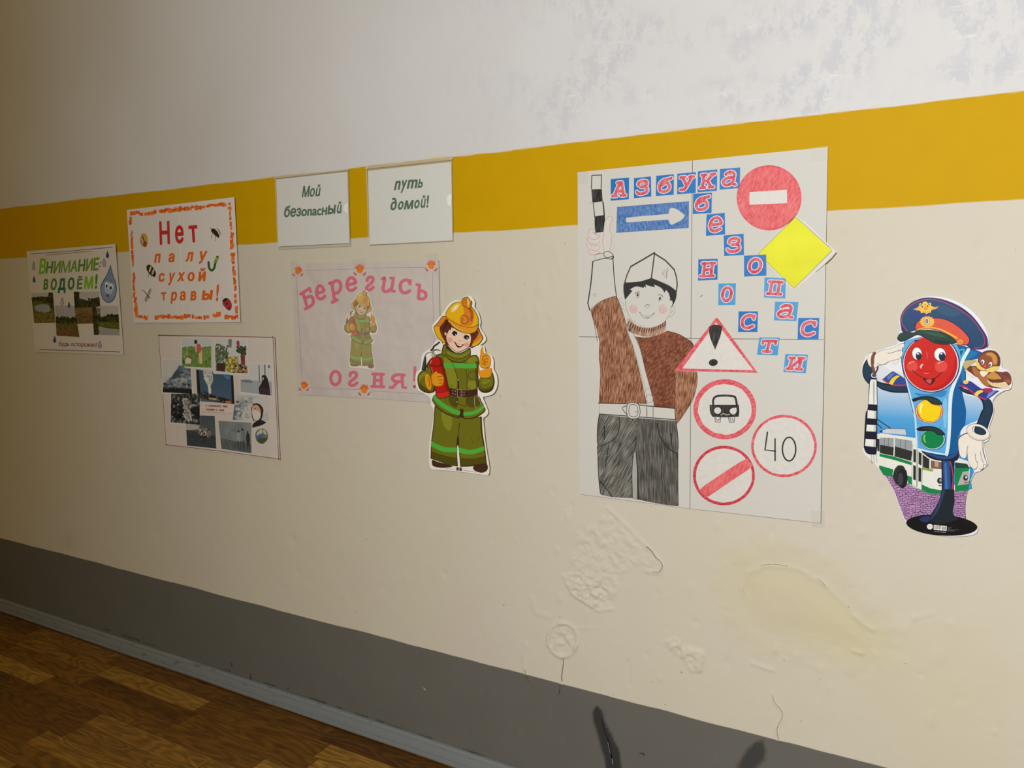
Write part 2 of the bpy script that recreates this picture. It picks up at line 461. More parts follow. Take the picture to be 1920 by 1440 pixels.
def wall_surface():
    xs = np.unique(np.round(np.concatenate([np.arange(-6.2, -3.0, .05), np.arange(-3.0, -1.35, .014), np.arange(-1.35, .16, .0036), np.arange(.16, .26, .006), np.arange(.26, 1.9, .05), [1.9]]), 4))
    zs = np.unique(np.round(np.concatenate([np.arange(0, .3, .012), np.arange(.3, .98, .0036), np.arange(.98, 1.15, .0052), np.arange(1.15, 2.2, .009), np.arange(2.2, 2.95, .02), [2.95]]), 4))
    X, Z = np.meshgrid(xs, zs)
    h = 0.0012 * fbm(X, Z, .55, 11, 3) + 0.0006 * fbm(X, Z, .09, 21, 3)
    # small dents and blisters in the old paint
    rs = np.random.RandomState(5)
    for k in range(420):
        cx = rs.uniform(-3.2, .2); cz = rs.uniform(.42, 1.58); r = rs.uniform(.004, .011) * (1.0 if cx > -1.3 else 1.7); a = rs.uniform(-.0015, .0014)
        sl = rs.uniform(1.0, 2.2)
        ix = np.searchsorted(xs, [cx - .06, cx + .06]); iz = np.searchsorted(zs, [cz - .08, cz + .08])
        sx, sz = slice(*ix), slice(*iz)
        h[sz, sx] += a * np.exp(-(((X[sz, sx] - cx) / r) ** 2 + ((Z[sz, sx] - cz) / (r * sl)) ** 2))
    # patched plaster below the large poster
    A = onwall(Z3([(690, 40), (900, 240), (975, 330), (960, 380), (870, 350), (760, 420), (760, 520), (690, 590), (600, 570), (500, 500), (450, 390), (470, 270), (540, 140), (620, 110)]))
    s = inside(X, Z, A, .012)
    m = 1 - sstep(-.012, .004, s)
    h += m * (.0008 + .0022 * fbm(X, Z, .016, 31, 4, .6))
    ridge = onwall(Z3([(690, 35), (760, 100), (830, 170), (900, 240), (950, 290), (985, 345), (965, 385), (900, 375)]))
    h += .0016 * np.exp(-(seg_dist(X, Z, ridge) / .006) ** 2)
    low = onwall(Z3([(450, 400), (500, 500), (580, 550), (640, 590), (720, 580)]))
    h += .0014 * np.exp(-(seg_dist(X, Z, low) / .005) ** 2) * (1 + fbm(X, Z, .012, 51))
    blob = onwall(Z3([(470, 380), (600, 380), (720, 440), (700, 580), (600, 560), (500, 490)]))
    h += (1 - sstep(-.01, .004, inside(X, Z, blob, .01))) * .0036 * fbm(X, Z, .012, 61, 3, .6)
    # round repaired hole lower left, with its rim
    ring = onwall(Z3(ell(448, 748, 80, 92, 0, 20)))
    h += .0022 * np.exp(-(seg_dist(X, Z, ring + ring[:1]) / .0045) ** 2) * (1 + 1.2 * fbm(X, Z, .02, 77))
    h += (1 - sstep(-.006, .002, inside(X, Z, ring))) * .0036 * fbm(X, Z, .016, 71, 3)
    for st, a, w in (([(250, 770), (235, 830), (240, 920), (270, 970)], .0014, .005), ([(440, 840), (450, 890), (440, 970), (428, 1040)], .0012, .004),
                     ([(280, 520), (300, 600), (370, 620)], .0008, .008), ([(800, 860), (805, 990)], -.0008, .004), ([(510, 685), (630, 682)], .0006, .003)):
        h += a * np.exp(-(seg_dist(X, Z, onwall(Z3(st))) / w) ** 2)
    # cluster of paint blisters
    cl = onwall(Z3([(975, 755), (1060, 740), (1130, 790), (1220, 810), (1200, 920), (1140, 920), (1100, 850), (1030, 800)]))
    h += (1 - sstep(-.006, .006, inside(X, Z, cl))) * .0065 * (.5 - np.abs(fbm(X, Z, .020, 81, 2)))
    # broad oval bulge at the right, and its cracks
    ov = onwall(Z4([(275, 430), (310, 345), (390, 298), (520, 302), (640, 340), (740, 412), (830, 490), (910, 580), (960, 660), (1000, 740), (960, 790), (850, 740), (700, 700), (540, 680), (410, 650), (320, 560)]))
    so = inside(X, Z, ov, .006)
    h += .0018 * (1 - sstep(-.06, .010, so)); h += .0010 * np.exp(-(np.abs(so) / .006) ** 2) * (.15 + .85 * sstep(.62, .76, Z + .05 * X + .02 * fbm(X, Z, .05, 92)))
    h += .0005 * np.exp(-(np.abs(so - .05) / .03) ** 2) * (1 + 2 * fbm(X, Z, .03, 91))
    for st, a, w in (([(445, 1020), (455, 1070), (490, 1110), (500, 1160), (470, 1210), (480, 1290)], .0010, .004), ([(1180, 670), (1240, 600), (1350, 565)], .0006, .006),
                     ([(910, 585), (960, 630), (1010, 660)], .0014, .006), ([(900, 780), (950, 795)], .0014, .005), ([(700, 370), (745, 415)], .0014, .004),
                     ([(330, 850), (410, 880), (450, 890)], .0012, .005), ([(700, 950), (700, 1060)], -.0006, .004)):
        h += a * np.exp(-(seg_dist(X, Z, onwall(Z4(st))) / w) ** 2)
    # trowelled filler on the white part, right
    pm = sstep(-1.5, -.7, X) * sstep(1.80, 1.84, Z) * (1 - .5 * sstep(2.15, 2.45, Z))
    h += pm * .0009 * fbm(X, Z * 1.6, .05, 101, 4)
    # masks
    stain = (1 - sstep(-.03, .018, so + .012 * fbm(X, Z, .05, 34))) * .55 + .5 * (1 - sstep(.02, .10, so + .04 * fbm(X, Z, .08, 33)))
    stain += .18 * sstep(-.05, .25, fbm(X, Z, .5, 41, 3))
    stain += .35 * (1 - sstep(0, .28, np.hypot(X + .02, (Z - .5) * .8) + .05 * fbm(X, Z, .1, 44)))
    d1 = onwall(Z3([(632, 1105), (655, 1130), (680, 1200), (715, 1270), (750, 1340), (770, 1450), (780, 1520), (690, 1520), (680, 1420), (650, 1310), (620, 1200), (612, 1140)]))
    d2 = onwall(Z3([(1530, 1285), (1540, 1320), (1525, 1390), (1470, 1450), (1420, 1500), (1350, 1500), (1380, 1440), (1430, 1350), (1490, 1300)]))
    dark = (1 - sstep(-.004, .006, inside(X, Z, d1, .006))) * .9 + (1 - sstep(-.006, .008, inside(X, Z, d2, .012))) * .75
    for px, py, r in ((127, 1012, .035), (190, 540, .03)):
        cx, cz = wall_at(px, py); dark += .22 * np.exp(-((X - cx) ** 2 + (Z - cz) ** 2) / r ** 2)
    pb = onwall([(1485, 118), (1562, 112), (1560, 215), (1500, 220)])
    putty = pm * sstep(-.35, .30, fbm(X, Z * 1.3, .12, 111, 4, .55)) + .9 * (1 - sstep(-.01, .006, inside(X, Z, pb, .01)))
    h = h * np.where(X > -1.4, 1.7, 1.3)
    nz, nx = X.shape
    V = np.stack([X.ravel(), -h.ravel(), Z.ravel()], 1)
    i, j = np.meshgrid(np.arange(nx - 1), np.arange(nz - 1)); a = (j * nx + i).ravel()
    F = np.stack([a, a + 1, a + nx + 1, a + nx], 1)
    me = bpy.data.meshes.new('wall_back')
    me.vertices.add(len(V)); me.vertices.foreach_set('co', V.ravel())
    me.loops.add(F.size); me.loops.foreach_set('vertex_index', F.ravel().astype(np.int32))
    me.polygons.add(len(F)); me.polygons.foreach_set('loop_start', np.arange(0, F.size, 4, dtype=np.int32))
    me.polygons.foreach_set('use_smooth', np.ones(len(F), bool))
    me.update(calc_edges=True)
    for nm, arr in (('stain', stain), ('blot', dark), ('filler', putty)):
        at = me.attributes.new(nm, 'FLOAT', 'POINT'); at.data.foreach_set('value', np.clip(arr, 0, 1).ravel().astype(np.float32))
    me.materials.append(wall_paint())
    o = bpy.data.objects.new('wall_back', me); COL.objects.link(o)
    return structure(o)

CREAM, YELLOW, GREY, WHITE = (217, 210, 194), (206, 162, 6), (113, 111, 104), (223, 222, 223)
def wall_paint():
    m, nt, b = new_mat('wall_paint'); L = nt.links.new
    tc = nd(nt, 'ShaderNodeTexCoord'); sp = nd(nt, 'ShaderNodeSeparateXYZ'); L(tc.outputs['Object'], sp.inputs[0])
    def noise(scale, detail=3.0, stretch=None, rough=0.5):
        n = nd(nt, 'ShaderNodeTexNoise'); n.inputs['Scale'].default_value = scale; n.inputs['Detail'].default_value = detail; n.inputs['Roughness'].default_value = rough
        if stretch:
            mp = nd(nt, 'ShaderNodeMapping'); mp.inputs['Scale'].default_value = stretch; L(tc.outputs['Object'], mp.inputs['Vector']); L(mp.outputs['Vector'], n.inputs['Vector'])
        else: L(tc.outputs['Object'], n.inputs['Vector'])
        return n.outputs['Fac']
    def math_(op, a, c=None, d=None):
        n = nd(nt, 'ShaderNodeMath', operation=op)
        for i, v in enumerate((a, c, d)):
            if v is None: continue
            if isinstance(v, (int, float)): n.inputs[i].default_value = v
            else: L(v, n.inputs[i])
        return n.outputs[0]
    def mix(f, A, B, mode='MIX'):
        n = nd(nt, 'ShaderNodeMix', data_type='RGBA', blend_type=mode)
        for key, v in (('Factor', f), ('A', A), ('B', B)):
            if isinstance(v, (int, float)): n.inputs[key].default_value = v
            elif isinstance(v, tuple): n.inputs[key].default_value = lin(v)
            else: L(v, n.inputs[key])
        return n.outputs['Result']
    def rng(v, a, c, lo=0.0, hi=1.0):
        n = nd(nt, 'ShaderNodeMapRange'); L(v, n.inputs['Value'])
        for k, q in (('From Min', a), ('From Max', c), ('To Min', lo), ('To Max', hi)): n.inputs[k].default_value = q
        return n.outputs['Result']
    def attr(nm):
        n = nd(nt, 'ShaderNodeAttribute', attribute_name=nm); return n.outputs['Fac']
    z = sp.outputs['Z']
    wob = math_('MULTIPLY_ADD', noise(5.0, 3.0, (1, 1, .2), .5), .010, -.005)
    zz = math_('ADD', z, wob)
    cream = mix(math_('MULTIPLY', noise(3.0, 4.0), .6), CREAM, (209, 201, 178))
    cream = mix(math_('MULTIPLY', attr('stain'), .75), cream, (211, 201, 164))
    cream = mix(rng(noise(2.2, 2.0), .48, .7, 0, .35), cream, (212, 201, 190))
    grey = mix(noise(6.0, 4.0), GREY, (105, 103, 96))
    grey = mix(rng(noise(40.0, 4.0, (1, 1, .35)), .62, .78, 0, .16), grey, (140, 136, 128))
    grey = mix(attr('blot'), grey, (52, 52, 52))
    cream = mix(math_('MULTIPLY', attr('blot'), .8), cream, (150, 135, 105))
    yellow = mix(rng(noise(14.0, 5.0), .4, .7), YELLOW, (204, 159, 6))
    white = mix(rng(noise(1.6, 3.0), .35, .7), WHITE, (216, 214, 212))
    fl = math_('MULTIPLY', attr('filler'), rng(noise(30.0, 8.0, (1, 1, .6), .75), .47, .55))
    white = mix(math_('MULTIPLY', fl, .65), white, (200, 201, 208))
    white = mix(math_('MULTIPLY', attr('filler'), rng(noise(34.0, 5.0, (.35, 1, 1.5), .6), .60, .68, 0, .6)), white, (236, 236, 238))
    step = lambda e, s=.0012: rng(zz, e - s, e + s)
    col = mix(step(.3475), grey, cream)
    col = mix(step(1.5935), col, yellow)
    col = mix(step(1.7995), col, white)
    edge = math_('MULTIPLY', math_('MULTIPLY', step(1.797), math_('SUBTRACT', 1.0, step(1.806))), rng(noise(30.0, 4.0, (1, 1, .1)), .5, .6, 0, .35))
    col = mix(edge, col, (226, 206, 160))
    nick = rng(noise(75.0, 2.0), .755, .775, 0, .8)
    col = mix(math_('MULTIPLY', nick, math_('SUBTRACT', 1.0, step(1.59))), col, (120, 105, 80))
    L(col, b.inputs['Base Color'])
    gl = rng(zz, 1.795, 1.803, .55, .8); L(gl, b.inputs['Roughness']); b.inputs['Specular IOR Level'].default_value = .06
    bp = nd(nt, 'ShaderNodeBump'); bp.inputs['Strength'].default_value = .16; bp.inputs['Distance'].default_value = .004
    hh = math_('ADD', noise(45.0, 5.0, None, .55), math_('MULTIPLY', noise(160.0, 2.0), .25)); L(hh, bp.inputs['Height']); L(bp.outputs['Normal'], b.inputs['Normal'])
    return m
WALL = wall_surface()

class WallMark:
    """cracks and flakes that belong to the wall"""
    def __init__(self): self.o = WALL; self.xc = 0; self.zc = 0; self.d0 = 0
    def pt(self, px, py, layer):
        x, z = wall_at(px, py, .0045); return (x, -.0045 - layer * EPS, z)
WM = WallMark()
DARKCRACK = ink((96, 82, 60), .9); PALECHIP = ink((240, 234, 220), .8)
def crack(pts, w, m=DARKCRACK, taper=(.5, 1)):
    p = Part(WM, 'crack', WALL); p.line(m, pts, w, taper=taper); o = p.build(); o['kind'] = 'structure'
crack(Z3([(898, 243), (925, 268), (950, 305), (966, 318), (984, 345), (975, 372), (960, 384), (930, 378)]), 1.2, taper=(1, .4))
crack(Z3([(436, 838), (450, 862), (446, 900), (441, 940), (441, 972)]), 1.0)
crack(Z3([(238, 905), (248, 935), (258, 960)]), .7)
crack(Z3([(432, 990), (430, 1015), (427, 1040)]), .9, ink((60, 58, 54)))
crack(Z3([(655, 1165), (668, 1230), (690, 1290), (702, 1340), (712, 1390)]), 1.3, ink((28, 28, 28)), (.4, 1.2))
crack(Z3([(690, 1300), (700, 1345), (712, 1385), (718, 1420)]), 1.4, ink((170, 166, 158)), (.3, .8))
crack(Z4([(445, 1030), (455, 1070), (488, 1108), (500, 1150), (475, 1200), (470, 1240), (480, 1285)]), .8, ink((160, 145, 112)))
crack(Z4([(378, 300), (430, 294), (480, 296), (530, 306)]), .7, ink((140, 126, 96)))
crack(Z4([(275, 435), (285, 460), (298, 480)]), .9, ink((240, 232, 214)))
crack(Z4([(700, 374), (720, 392), (742, 414)]), .9, ink((140, 126, 96)))
crack(Z3([(858, 1363), (872, 1360), (888, 1370)]), 1.6, ink((35, 35, 33)), (.5, 1))
crack(Z2([(1350, 855), (1358, 862), (1366, 870)]), 1.6, ink((205, 198, 182)), (.6, 1))
crack(Z2([(480, 852), (478, 866)]), 1.0, ink((30, 28, 24)))
crack(Z2([(115, 690), (117, 720)]), 1.0, ink((36, 34, 30)))
crack(Z2([(240, 765), (238, 805)]), 1.0, ink((36, 34, 30)))
def floor_mat():
    m, nt, b = new_mat('laminate'); L = nt.links.new
    tc = nd(nt, 'ShaderNodeTexCoord'); sp = nd(nt, 'ShaderNodeSeparateXYZ'); L(tc.outputs['Object'], sp.inputs[0])
    def math_(op, a, c=None, d=None):
        n = nd(nt, 'ShaderNodeMath', operation=op)
        for i, v in enumerate((a, c, d)):
            if v is None: continue
            if isinstance(v, (int, float)): n.inputs[i].default_value = v
            else: L(v, n.inputs[i])
        return n.outputs[0]
    W_, LEN = .0785, .56
    row = math_('FLOOR', math_('DIVIDE', math_('ADD', sp.outputs['Y'], .0235), W_))
    wn = nd(nt, 'ShaderNodeTexWhiteNoise', noise_dimensions='1D'); L(row, wn.inputs['W'])
    u = math_('ADD', math_('DIVIDE', sp.outputs['X'], LEN), wn.outputs['Value'])
    colm = math_('FLOOR', u)
    cb = nd(nt, 'ShaderNodeCombineXYZ'); L(row, cb.inputs[0]); L(colm, cb.inputs[1])
    w2 = nd(nt, 'ShaderNodeTexWhiteNoise', noise_dimensions='3D'); L(cb.outputs[0], w2.inputs['Vector'])
    off = nd(nt, 'ShaderNodeVectorMath', operation='MULTIPLY'); L(w2.outputs['Color'], off.inputs[0]); off.inputs[1].default_value = (7, 5, 9)
    ps = nd(nt, 'ShaderNodeVectorMath', operation='ADD'); L(tc.outputs['Object'], ps.inputs[0]); L(off.outputs[0], ps.inputs[1])
    mp = nd(nt, 'ShaderNodeMapping'); mp.inputs['Scale'].default_value = (3.4, 15.0, 1); L(ps.outputs[0], mp.inputs['Vector'])
    no = nd(nt, 'ShaderNodeTexNoise'); no.inputs['Scale'].default_value = 1.0; no.inputs['Detail'].default_value = 1.5; L(mp.outputs['Vector'], no.inputs['Vector'])
    ring = math_('SINE', math_('MULTIPLY', no.outputs['Fac'], 58.0))
    mp2 = nd(nt, 'ShaderNodeMapping'); mp2.inputs['Scale'].default_value = (9.0, 190.0, 1); L(ps.outputs[0], mp2.inputs['Vector'])
    n2 = nd(nt, 'ShaderNodeTexNoise'); n2.inputs['Scale'].default_value = 1.0; n2.inputs['Detail'].default_value = 4.0; L(mp2.outputs['Vector'], n2.inputs['Vector'])
    cr = nd(nt, 'ShaderNodeValToRGB'); L(w2.outputs['Value'], cr.inputs['Fac']); el = cr.color_ramp.elements
    while len(el) < 4: el.new(.5)
    for i, (p, c) in enumerate(((0, (94, 58, 14)), (.35, (124, 84, 24)), (.7, (150, 108, 38)), (1, (170, 126, 50)))):
        el[i].position = p; el[i].color = lin(c)
    g = math_('MULTIPLY_ADD', ring, .20, math_('MULTIPLY_ADD', n2.outputs['Fac'], 1.3, .26))
    mx = nd(nt, 'ShaderNodeMix', data_type='RGBA', blend_type='MULTIPLY'); mx.inputs['Factor'].default_value = 1
    L(cr.outputs['Color'], mx.inputs['A']); gc = nd(nt, 'ShaderNodeCombineColor')
    for k in range(3): L(g, gc.inputs[k])
    L(gc.outputs[0], mx.inputs['B'])
    # seams
    fy = math_('FRACT', math_('DIVIDE', math_('ADD', sp.outputs['Y'], .0235), W_)); fx = math_('FRACT', u)
    ey = math_('LESS_THAN', math_('ABSOLUTE', math_('SUBTRACT', fy, .5)), .488); ex = math_('LESS_THAN', math_('ABSOLUTE', math_('SUBTRACT', fx, .5)), .4975)
    seam = math_('MULTIPLY', ey, ex)
    m2 = nd(nt, 'ShaderNodeMix', data_type='RGBA'); L(seam, m2.inputs['Factor']); m2.inputs['A'].default_value = lin((92, 50, 18)); L(mx.outputs['Result'], m2.inputs['B'])
    L(m2.outputs['Result'], b.inputs['Base Color']); b.inputs['Roughness'].default_value = .42; b.inputs['Specular IOR Level'].default_value = .3
    return m
structure(blender_obj('floor', [(-6.2, -4.4, 0), (1.9, -4.4, 0), (1.9, 0.0, 0), (-6.2, 0.0, 0), (-6.2, -4.4, -.05), (1.9, -4.4, -.05), (1.9, 0.0, -.05), (-6.2, 0.0, -.05)],
    [(0, 1, 2, 3), (4, 7, 6, 5), (0, 4, 5, 1), (1, 5, 6, 2), (2, 6, 7, 3), (3, 7, 4, 0)], [floor_mat()]))

def base_mat():
    m, nt, b = new_mat('skirting_paint'); L = nt.links.new
    tc = nd(nt, 'ShaderNodeTexCoord'); no = nd(nt, 'ShaderNodeTexNoise'); mp = nd(nt, 'ShaderNodeMapping'); mp.inputs['Scale'].default_value = (.35, 1, 1.3)
    L(tc.outputs['Object'], mp.inputs['Vector']); L(mp.outputs['Vector'], no.inputs['Vector']); no.inputs['Scale'].default_value = 48; no.inputs['Detail'].default_value = 5
    mr = nd(nt, 'ShaderNodeMapRange'); mr.inputs['From Min'].default_value = .60; mr.inputs['From Max'].default_value = .72; mr.inputs['To Max'].default_value = .7; L(no.outputs['Fac'], mr.inputs['Value'])
    mx = nd(nt, 'ShaderNodeMix', data_type='RGBA'); L(mr.outputs['Result'], mx.inputs['Factor']); mx.inputs['A'].default_value = lin((130, 134, 135)); mx.inputs['B'].default_value = lin((92, 92, 88))
    L(mx.outputs['Result'], b.inputs['Base Color']); b.inputs['Roughness'].default_value = .4; b.inputs['Specular IOR Level'].default_value = .35
    return m
BM = base_mat()
# skirting profile: (distance out from the wall, height)
PROF = [(.002, .004), (.0215, .004), (.0225, .008), (.0222, .0125), (.0176, .0150), (.0172, .017), (.0186, .020), (.0175, .028), (.0160, .036), (.0118, .0395), (.0112, .0415), (.0148, .0445), (.0142, .0515), (.0118, .0565), (.0080, .0585), (.002, .0590)]
def skirting(x0, x1, dy=0.0, dz=0.0):
    n = max(2, int((x1 - x0) / .06)); V = []; F = []; k = len(PROF)
    for i in range(n + 1):
        x = x0 + (x1 - x0) * i / n
        w = .0009 * math.sin(x * 3.1) + .0005 * math.sin(x * 11.0 + 1)
        for (o, h) in PROF: V.append((x, -(o + (w + dy) * (o > .005)), h + dz + .0006 * math.sin(x * 7)))
    for i in range(n):
        for j in range(k): F.append((i * k + j, i * k + (j + 1) % k, (i + 1) * k + (j + 1) % k, (i + 1) * k + j))
    F.append(tuple(range(k))[::-1]); F.append(tuple(n * k + j for j in range(k)))
    o = blender_obj('baseboard_back', V, F, [BM]); structure(o)
    return o
JX = -2.62
skirting(-6.2, JX - .0012, 0.0, 0.0); skirting(JX + .0008, 1.9, .0016, .0012)

# dirt in the joint above the skirting
rs4 = random.Random(12); GAP = ink((30, 28, 24), .9); x_ = 150.0
while x_ < 950:
    ln = rs4.uniform(8, 45)
    if rs4.random() < .62: crack([(x_, 1113.4 + .3355 * x_), (x_ + ln * .5, 1113.6 + .3355 * (x_ + ln * .5) + rs4.uniform(-.8, .6)), (x_ + ln, 1113.4 + .3355 * (x_ + ln))], rs4.uniform(.7, 1.8), GAP, (.4, .7))
    x_ += ln + rs4.uniform(2, 26)

# ================================================================ SHEETS ON THE WALL
ZV = crop(30, 440, 6.0); ZN = crop(230, 360, 5.539); ZF = crop(290, 615, 5.648); ZP = crop(500, 290, 5.3333); ZO = crop(540, 470, 4.8)
ZY = crop(770, 540, 3.894); ZA = crop(1070, 260, 3.788); ZB = crop(1280, 260, 3.79); ZC = crop(1070, 620, 3.788); ZD = crop(1250, 580, 3.428)
ZT = crop(1600, 540, 5.5375); ZU = crop(1600, 760, 5.5375); ZBH = crop(800, 550, 12.0); ZBB = crop(775, 630, 9.0)
ZHA = crop(1090, 320, 8.0); ZHE = crop(1150, 460, 8.0); ZCA = crop(1280, 700, 9.0); ZCP = crop(1670, 550, 9.6); ZBI = crop(1780, 640, 12.0); ZAR = crop(1610, 630, 11.077)
TAPE = film('clear_tape', (226, 220, 206), .14, .2, .05)
PLASTIC = film('clear_plastic', (236, 236, 232), .07, .08, .12)
BLACK = (34, 32, 32)

def tape(b, pts, layer=14):
    Part(b, 'tape', layer=layer).poly(TAPE, pts).build()

# ---------------------------------------------------------------- water safety poster
b = Board('poster', 'small water safety poster with green heading, four lake photos and a smiling water drop', 'poster', (148, 560), .0055, 0, .004)
SH = ZV([(118, 186), (1118, 105), (1212, 1355), (720, 1335), (215, 1318)])
WP = paper('poster_paper', (226, 219, 210), .25)
Part(b, 'sheet').poly(WP, SH, thick=.0006).build()
NAVY = ink((60, 50, 70)); MAROON = ink((120, 50, 45))
for m_, q, w in ((NAVY, [(170, 218), (600, 186), (1085, 140)], 1.0), (MAROON, [(340, 231), (850, 186)], .9), (NAVY, [(265, 1292), (700, 1305), (1170, 1320)], 1.1)):
    Part(b, 'ruled_line', layer=2).line(m_, ZV(q), w, curve=False).build()
G1, G2, G3, G4 = (124, 190, 40), (78, 132, 56), (112, 156, 56), (64, 122, 60)
hd = Part(b, 'heading', layer=2)
for ch, x0, x1, y0, y1, c in (('В', 260, 334, 268, 447, G1), ('Н', 337, 410, 302, 438, G2), ('И', 420, 500, 297, 437, G3), ('М', 507, 606, 293, 432, G3), ('А', 612, 690, 290, 422, G3),
                              ('Н', 697, 774, 278, 418, G2), ('И', 784, 862, 268, 412, G3), ('Е', 868, 930, 260, 408, (100, 150, 50)), (':', 936, 952, 305, 370, (70, 90, 110))):
    s = 12
    hd.text(ink(c), ch, ZV([(x0 + s, y0), (x1 + s, y0 - 6), (x1 - s * .3, y1 - 6), (x0 - s * .3, y1)]), bold=.035 if ch != 'М' else .012)
for ch, x0, x1, y0, y1, c in (('в', 306, 360, 498, 622, G2), ('о', 385, 456, 492, 628, G2), ('д', 470, 556, 492, 662, (30, 110, 70)), ('о', 578, 655, 480, 624, G4), ('Ё', 684, 746, 465, 615, G4),
                              ('м', 764, 864, 468, 612, G1), ('!', 886, 912, 444, 612, G4)):
    hd.text(ink(c), ch, ZV([(x0 + 10, y0), (x1 + 8, y0 - 4), (x1, y1 - 4), (x0, y1)]), bold=.035)
hd.build()
Part(b, 'caption', layer=2).text(ink((132, 48, 44)), 'Будь осторожен!', ZV([(488, 1203), (908, 1212), (905, 1278), (478, 1262)]), bold=.018).build()
def scatter(p, f, cols, box_, n, size, dl, seed=1, asp=1.0, sides=6):
    """many small ragged specks inside a rectangle of a print"""
    r = random.Random(seed); x0, y0, x1, y1 = box_; M = [ink(c) for c in cols]
    for k in range(n):
        cx, cy = r.uniform(x0, x1), r.uniform(y0, y1); q = size * r.uniform(.5, 1.5); a0 = r.uniform(0, 6.28)
        pts = [(cx + q * r.uniform(.6, 1.1) * math.cos(a0 + t * 6.283 / sides), cy + asp * q * r.uniform(.6, 1.1) * math.sin(a0 + t * 6.283 / sides)) for t in range(sides)]
        p.poly(M[k % len(M)], f([(min(1, max(0, x)), min(1, max(0, y))) for x, y in pts]), dl=dl + (k % 7) * .3)
def lake(q, layer, ops, sc=()):
    f = uvmap(ZV(q)); p = Part(b, 'lake_photo', layer=layer)
    p.poly(ink((188, 184, 180)), f([(0, 0), (1, 0), (1, 1), (0, 1)]), thick=.0001)
    for i, (m, pts) in enumerate(ops): p.blob(m, f(pts), dl=1 + i * .5)
    for a in sc: scatter(p, f, *a)
    p.build()
GRASS = mottle('print_grass', [(58, 66, 22), (92, 96, 30), (128, 124, 52)], 130); TREES = mottle('print_trees', [(28, 32, 18), (52, 58, 30), (80, 80, 44)], 150)
MEADOW = mottle('print_meadow', [(92, 80, 34), (128, 106, 54), (150, 128, 70)], 110); WATER = ink((150, 158, 165)); DIRT = mottle('print_dirt', [(80, 56, 30), (112, 84, 46), (130, 104, 62)], 120)
E4 = lambda *a: [(x, y, 1) for x, y in a]
lake([(170, 660), (415, 650), (445, 990), (205, 995)], 3, [
    (GRASS, E4((0, .16), (1, .12), (1, 1), (0, 1))), (TREES, [(0, .16, 1), (.2, .14), (.5, .12), (.75, .2), (.85, .0, 1), (1, .0, 1), (1, .6, 1), (.85, .45), (.6, .2), (.3, .2), (0, .3, 1)]),
    (WATER, [(.1, .45), (.4, .38), (.75, .42), (.8, .6), (.5, .66), (.2, .6)]), (MEADOW, E4((0, .7), (.5, .66), (1, .7), (1, .95), (0, .97)))], (([(30, 34, 20), (46, 52, 28), (62, 68, 36), (24, 28, 16)], (.02, .15, .98, .3), 40, .05, 4, 3), ([(30, 34, 20), (46, 52, 28), (62, 68, 36), (24, 28, 16)], (.82, .02, .98, .5), 24, .05, 4, 4), ([(86, 92, 34), (108, 110, 44), (70, 76, 30), (124, 120, 60)], (.02, .62, .98, .97), 60, .045, 4, 5, .5)))
lake([(440, 795), (658, 800), (715, 1152), (457, 1135)], 5, [
    (ink((172, 170, 172)), E4((0, 0), (1, 0), (1, .4), (0, .4))), (TREES, [(0, .37, 1), (.2, .4), (.3, .35), (.6, .42), (.8, .38), (1, .40, 1), (1, .62, 1), (.5, .66), (0, .62, 1)]),
    (GRASS, E4((0, .55), (1, .52), (1, .75), (0, .72))), (DIRT, E4((0, .70), (1, .72), (1, 1), (0, 1)))], (([(30, 34, 20), (46, 52, 28), (62, 68, 36), (24, 28, 16)], (.02, .38, .98, .58), 50, .05, 4, 6), ([(96, 72, 40), (124, 98, 58), (78, 56, 32), (136, 110, 70)], (.02, .72, .98, .97), 50, .045, 4, 7, .4)))
lake([(650, 645), (938, 640), (958, 998), (672, 1003)], 4, [
    (GRASS, E4((0, .4), (1, .38), (1, 1), (0, 1))), (TREES, [(0, 0, 1), (.16, 0), (.22, .2), (.4, .24), (.6, .3), (.8, .2), (1, .2, 1), (1, .48, 1), (.5, .48), (0, .5, 1)]),
    (MEADOW, E4((0, .5), (1, .52), (1, .74), (0, .7))), (DIRT, E4((0, .72), (1, .7), (1, 1), (0, 1)))], (([(30, 34, 20), (46, 52, 28), (62, 68, 36), (24, 28, 16)], (.02, .22, .98, .46), 60, .05, 4, 8), ([(30, 34, 20), (46, 52, 28), (62, 68, 36), (24, 28, 16)], (.02, .02, .2, .3), 26, .05, 4, 9), ([(96, 72, 40), (124, 98, 58), (78, 56, 32), (136, 110, 70)], (.02, .55, .98, .97), 60, .04, 4, 10, .4)))
lake([(857, 803), (1150, 800), (1168, 1132), (878, 1128)], 6, [
    (TREES, [(0, .0, 1), (.14, .02), (.2, .4), (.4, .36), (.7, .3), (1, .3, 1), (1, .56, 1), (0, .56, 1)]), (GRASS, E4((0, .5), (1, .52), (1, .82), (0, 1))),
    (ink((160, 158, 152)), [(.2, .72), (.5, .76), (.97, .8, 1), (1, 1, 1), (.25, 1, 1)]), (TREES, E4((0, .55), (.2, .6), (.18, 1), (0, 1)))], (([(30, 34, 20), (46, 52, 28), (62, 68, 36), (24, 28, 16)], (.02, .32, .98, .55), 60, .05, 4, 11), ([(30, 34, 20), (46, 52, 28), (62, 68, 36), (24, 28, 16)], (.02, .05, .16, .95), 30, .045, 4, 12), ([(86, 92, 34), (108, 110, 44), (70, 76, 30), (124, 120, 60)], (.2, .56, .98, .7), 40, .04, 4, 13, .4)))
DROPB = ink((116, 142, 176), .35)
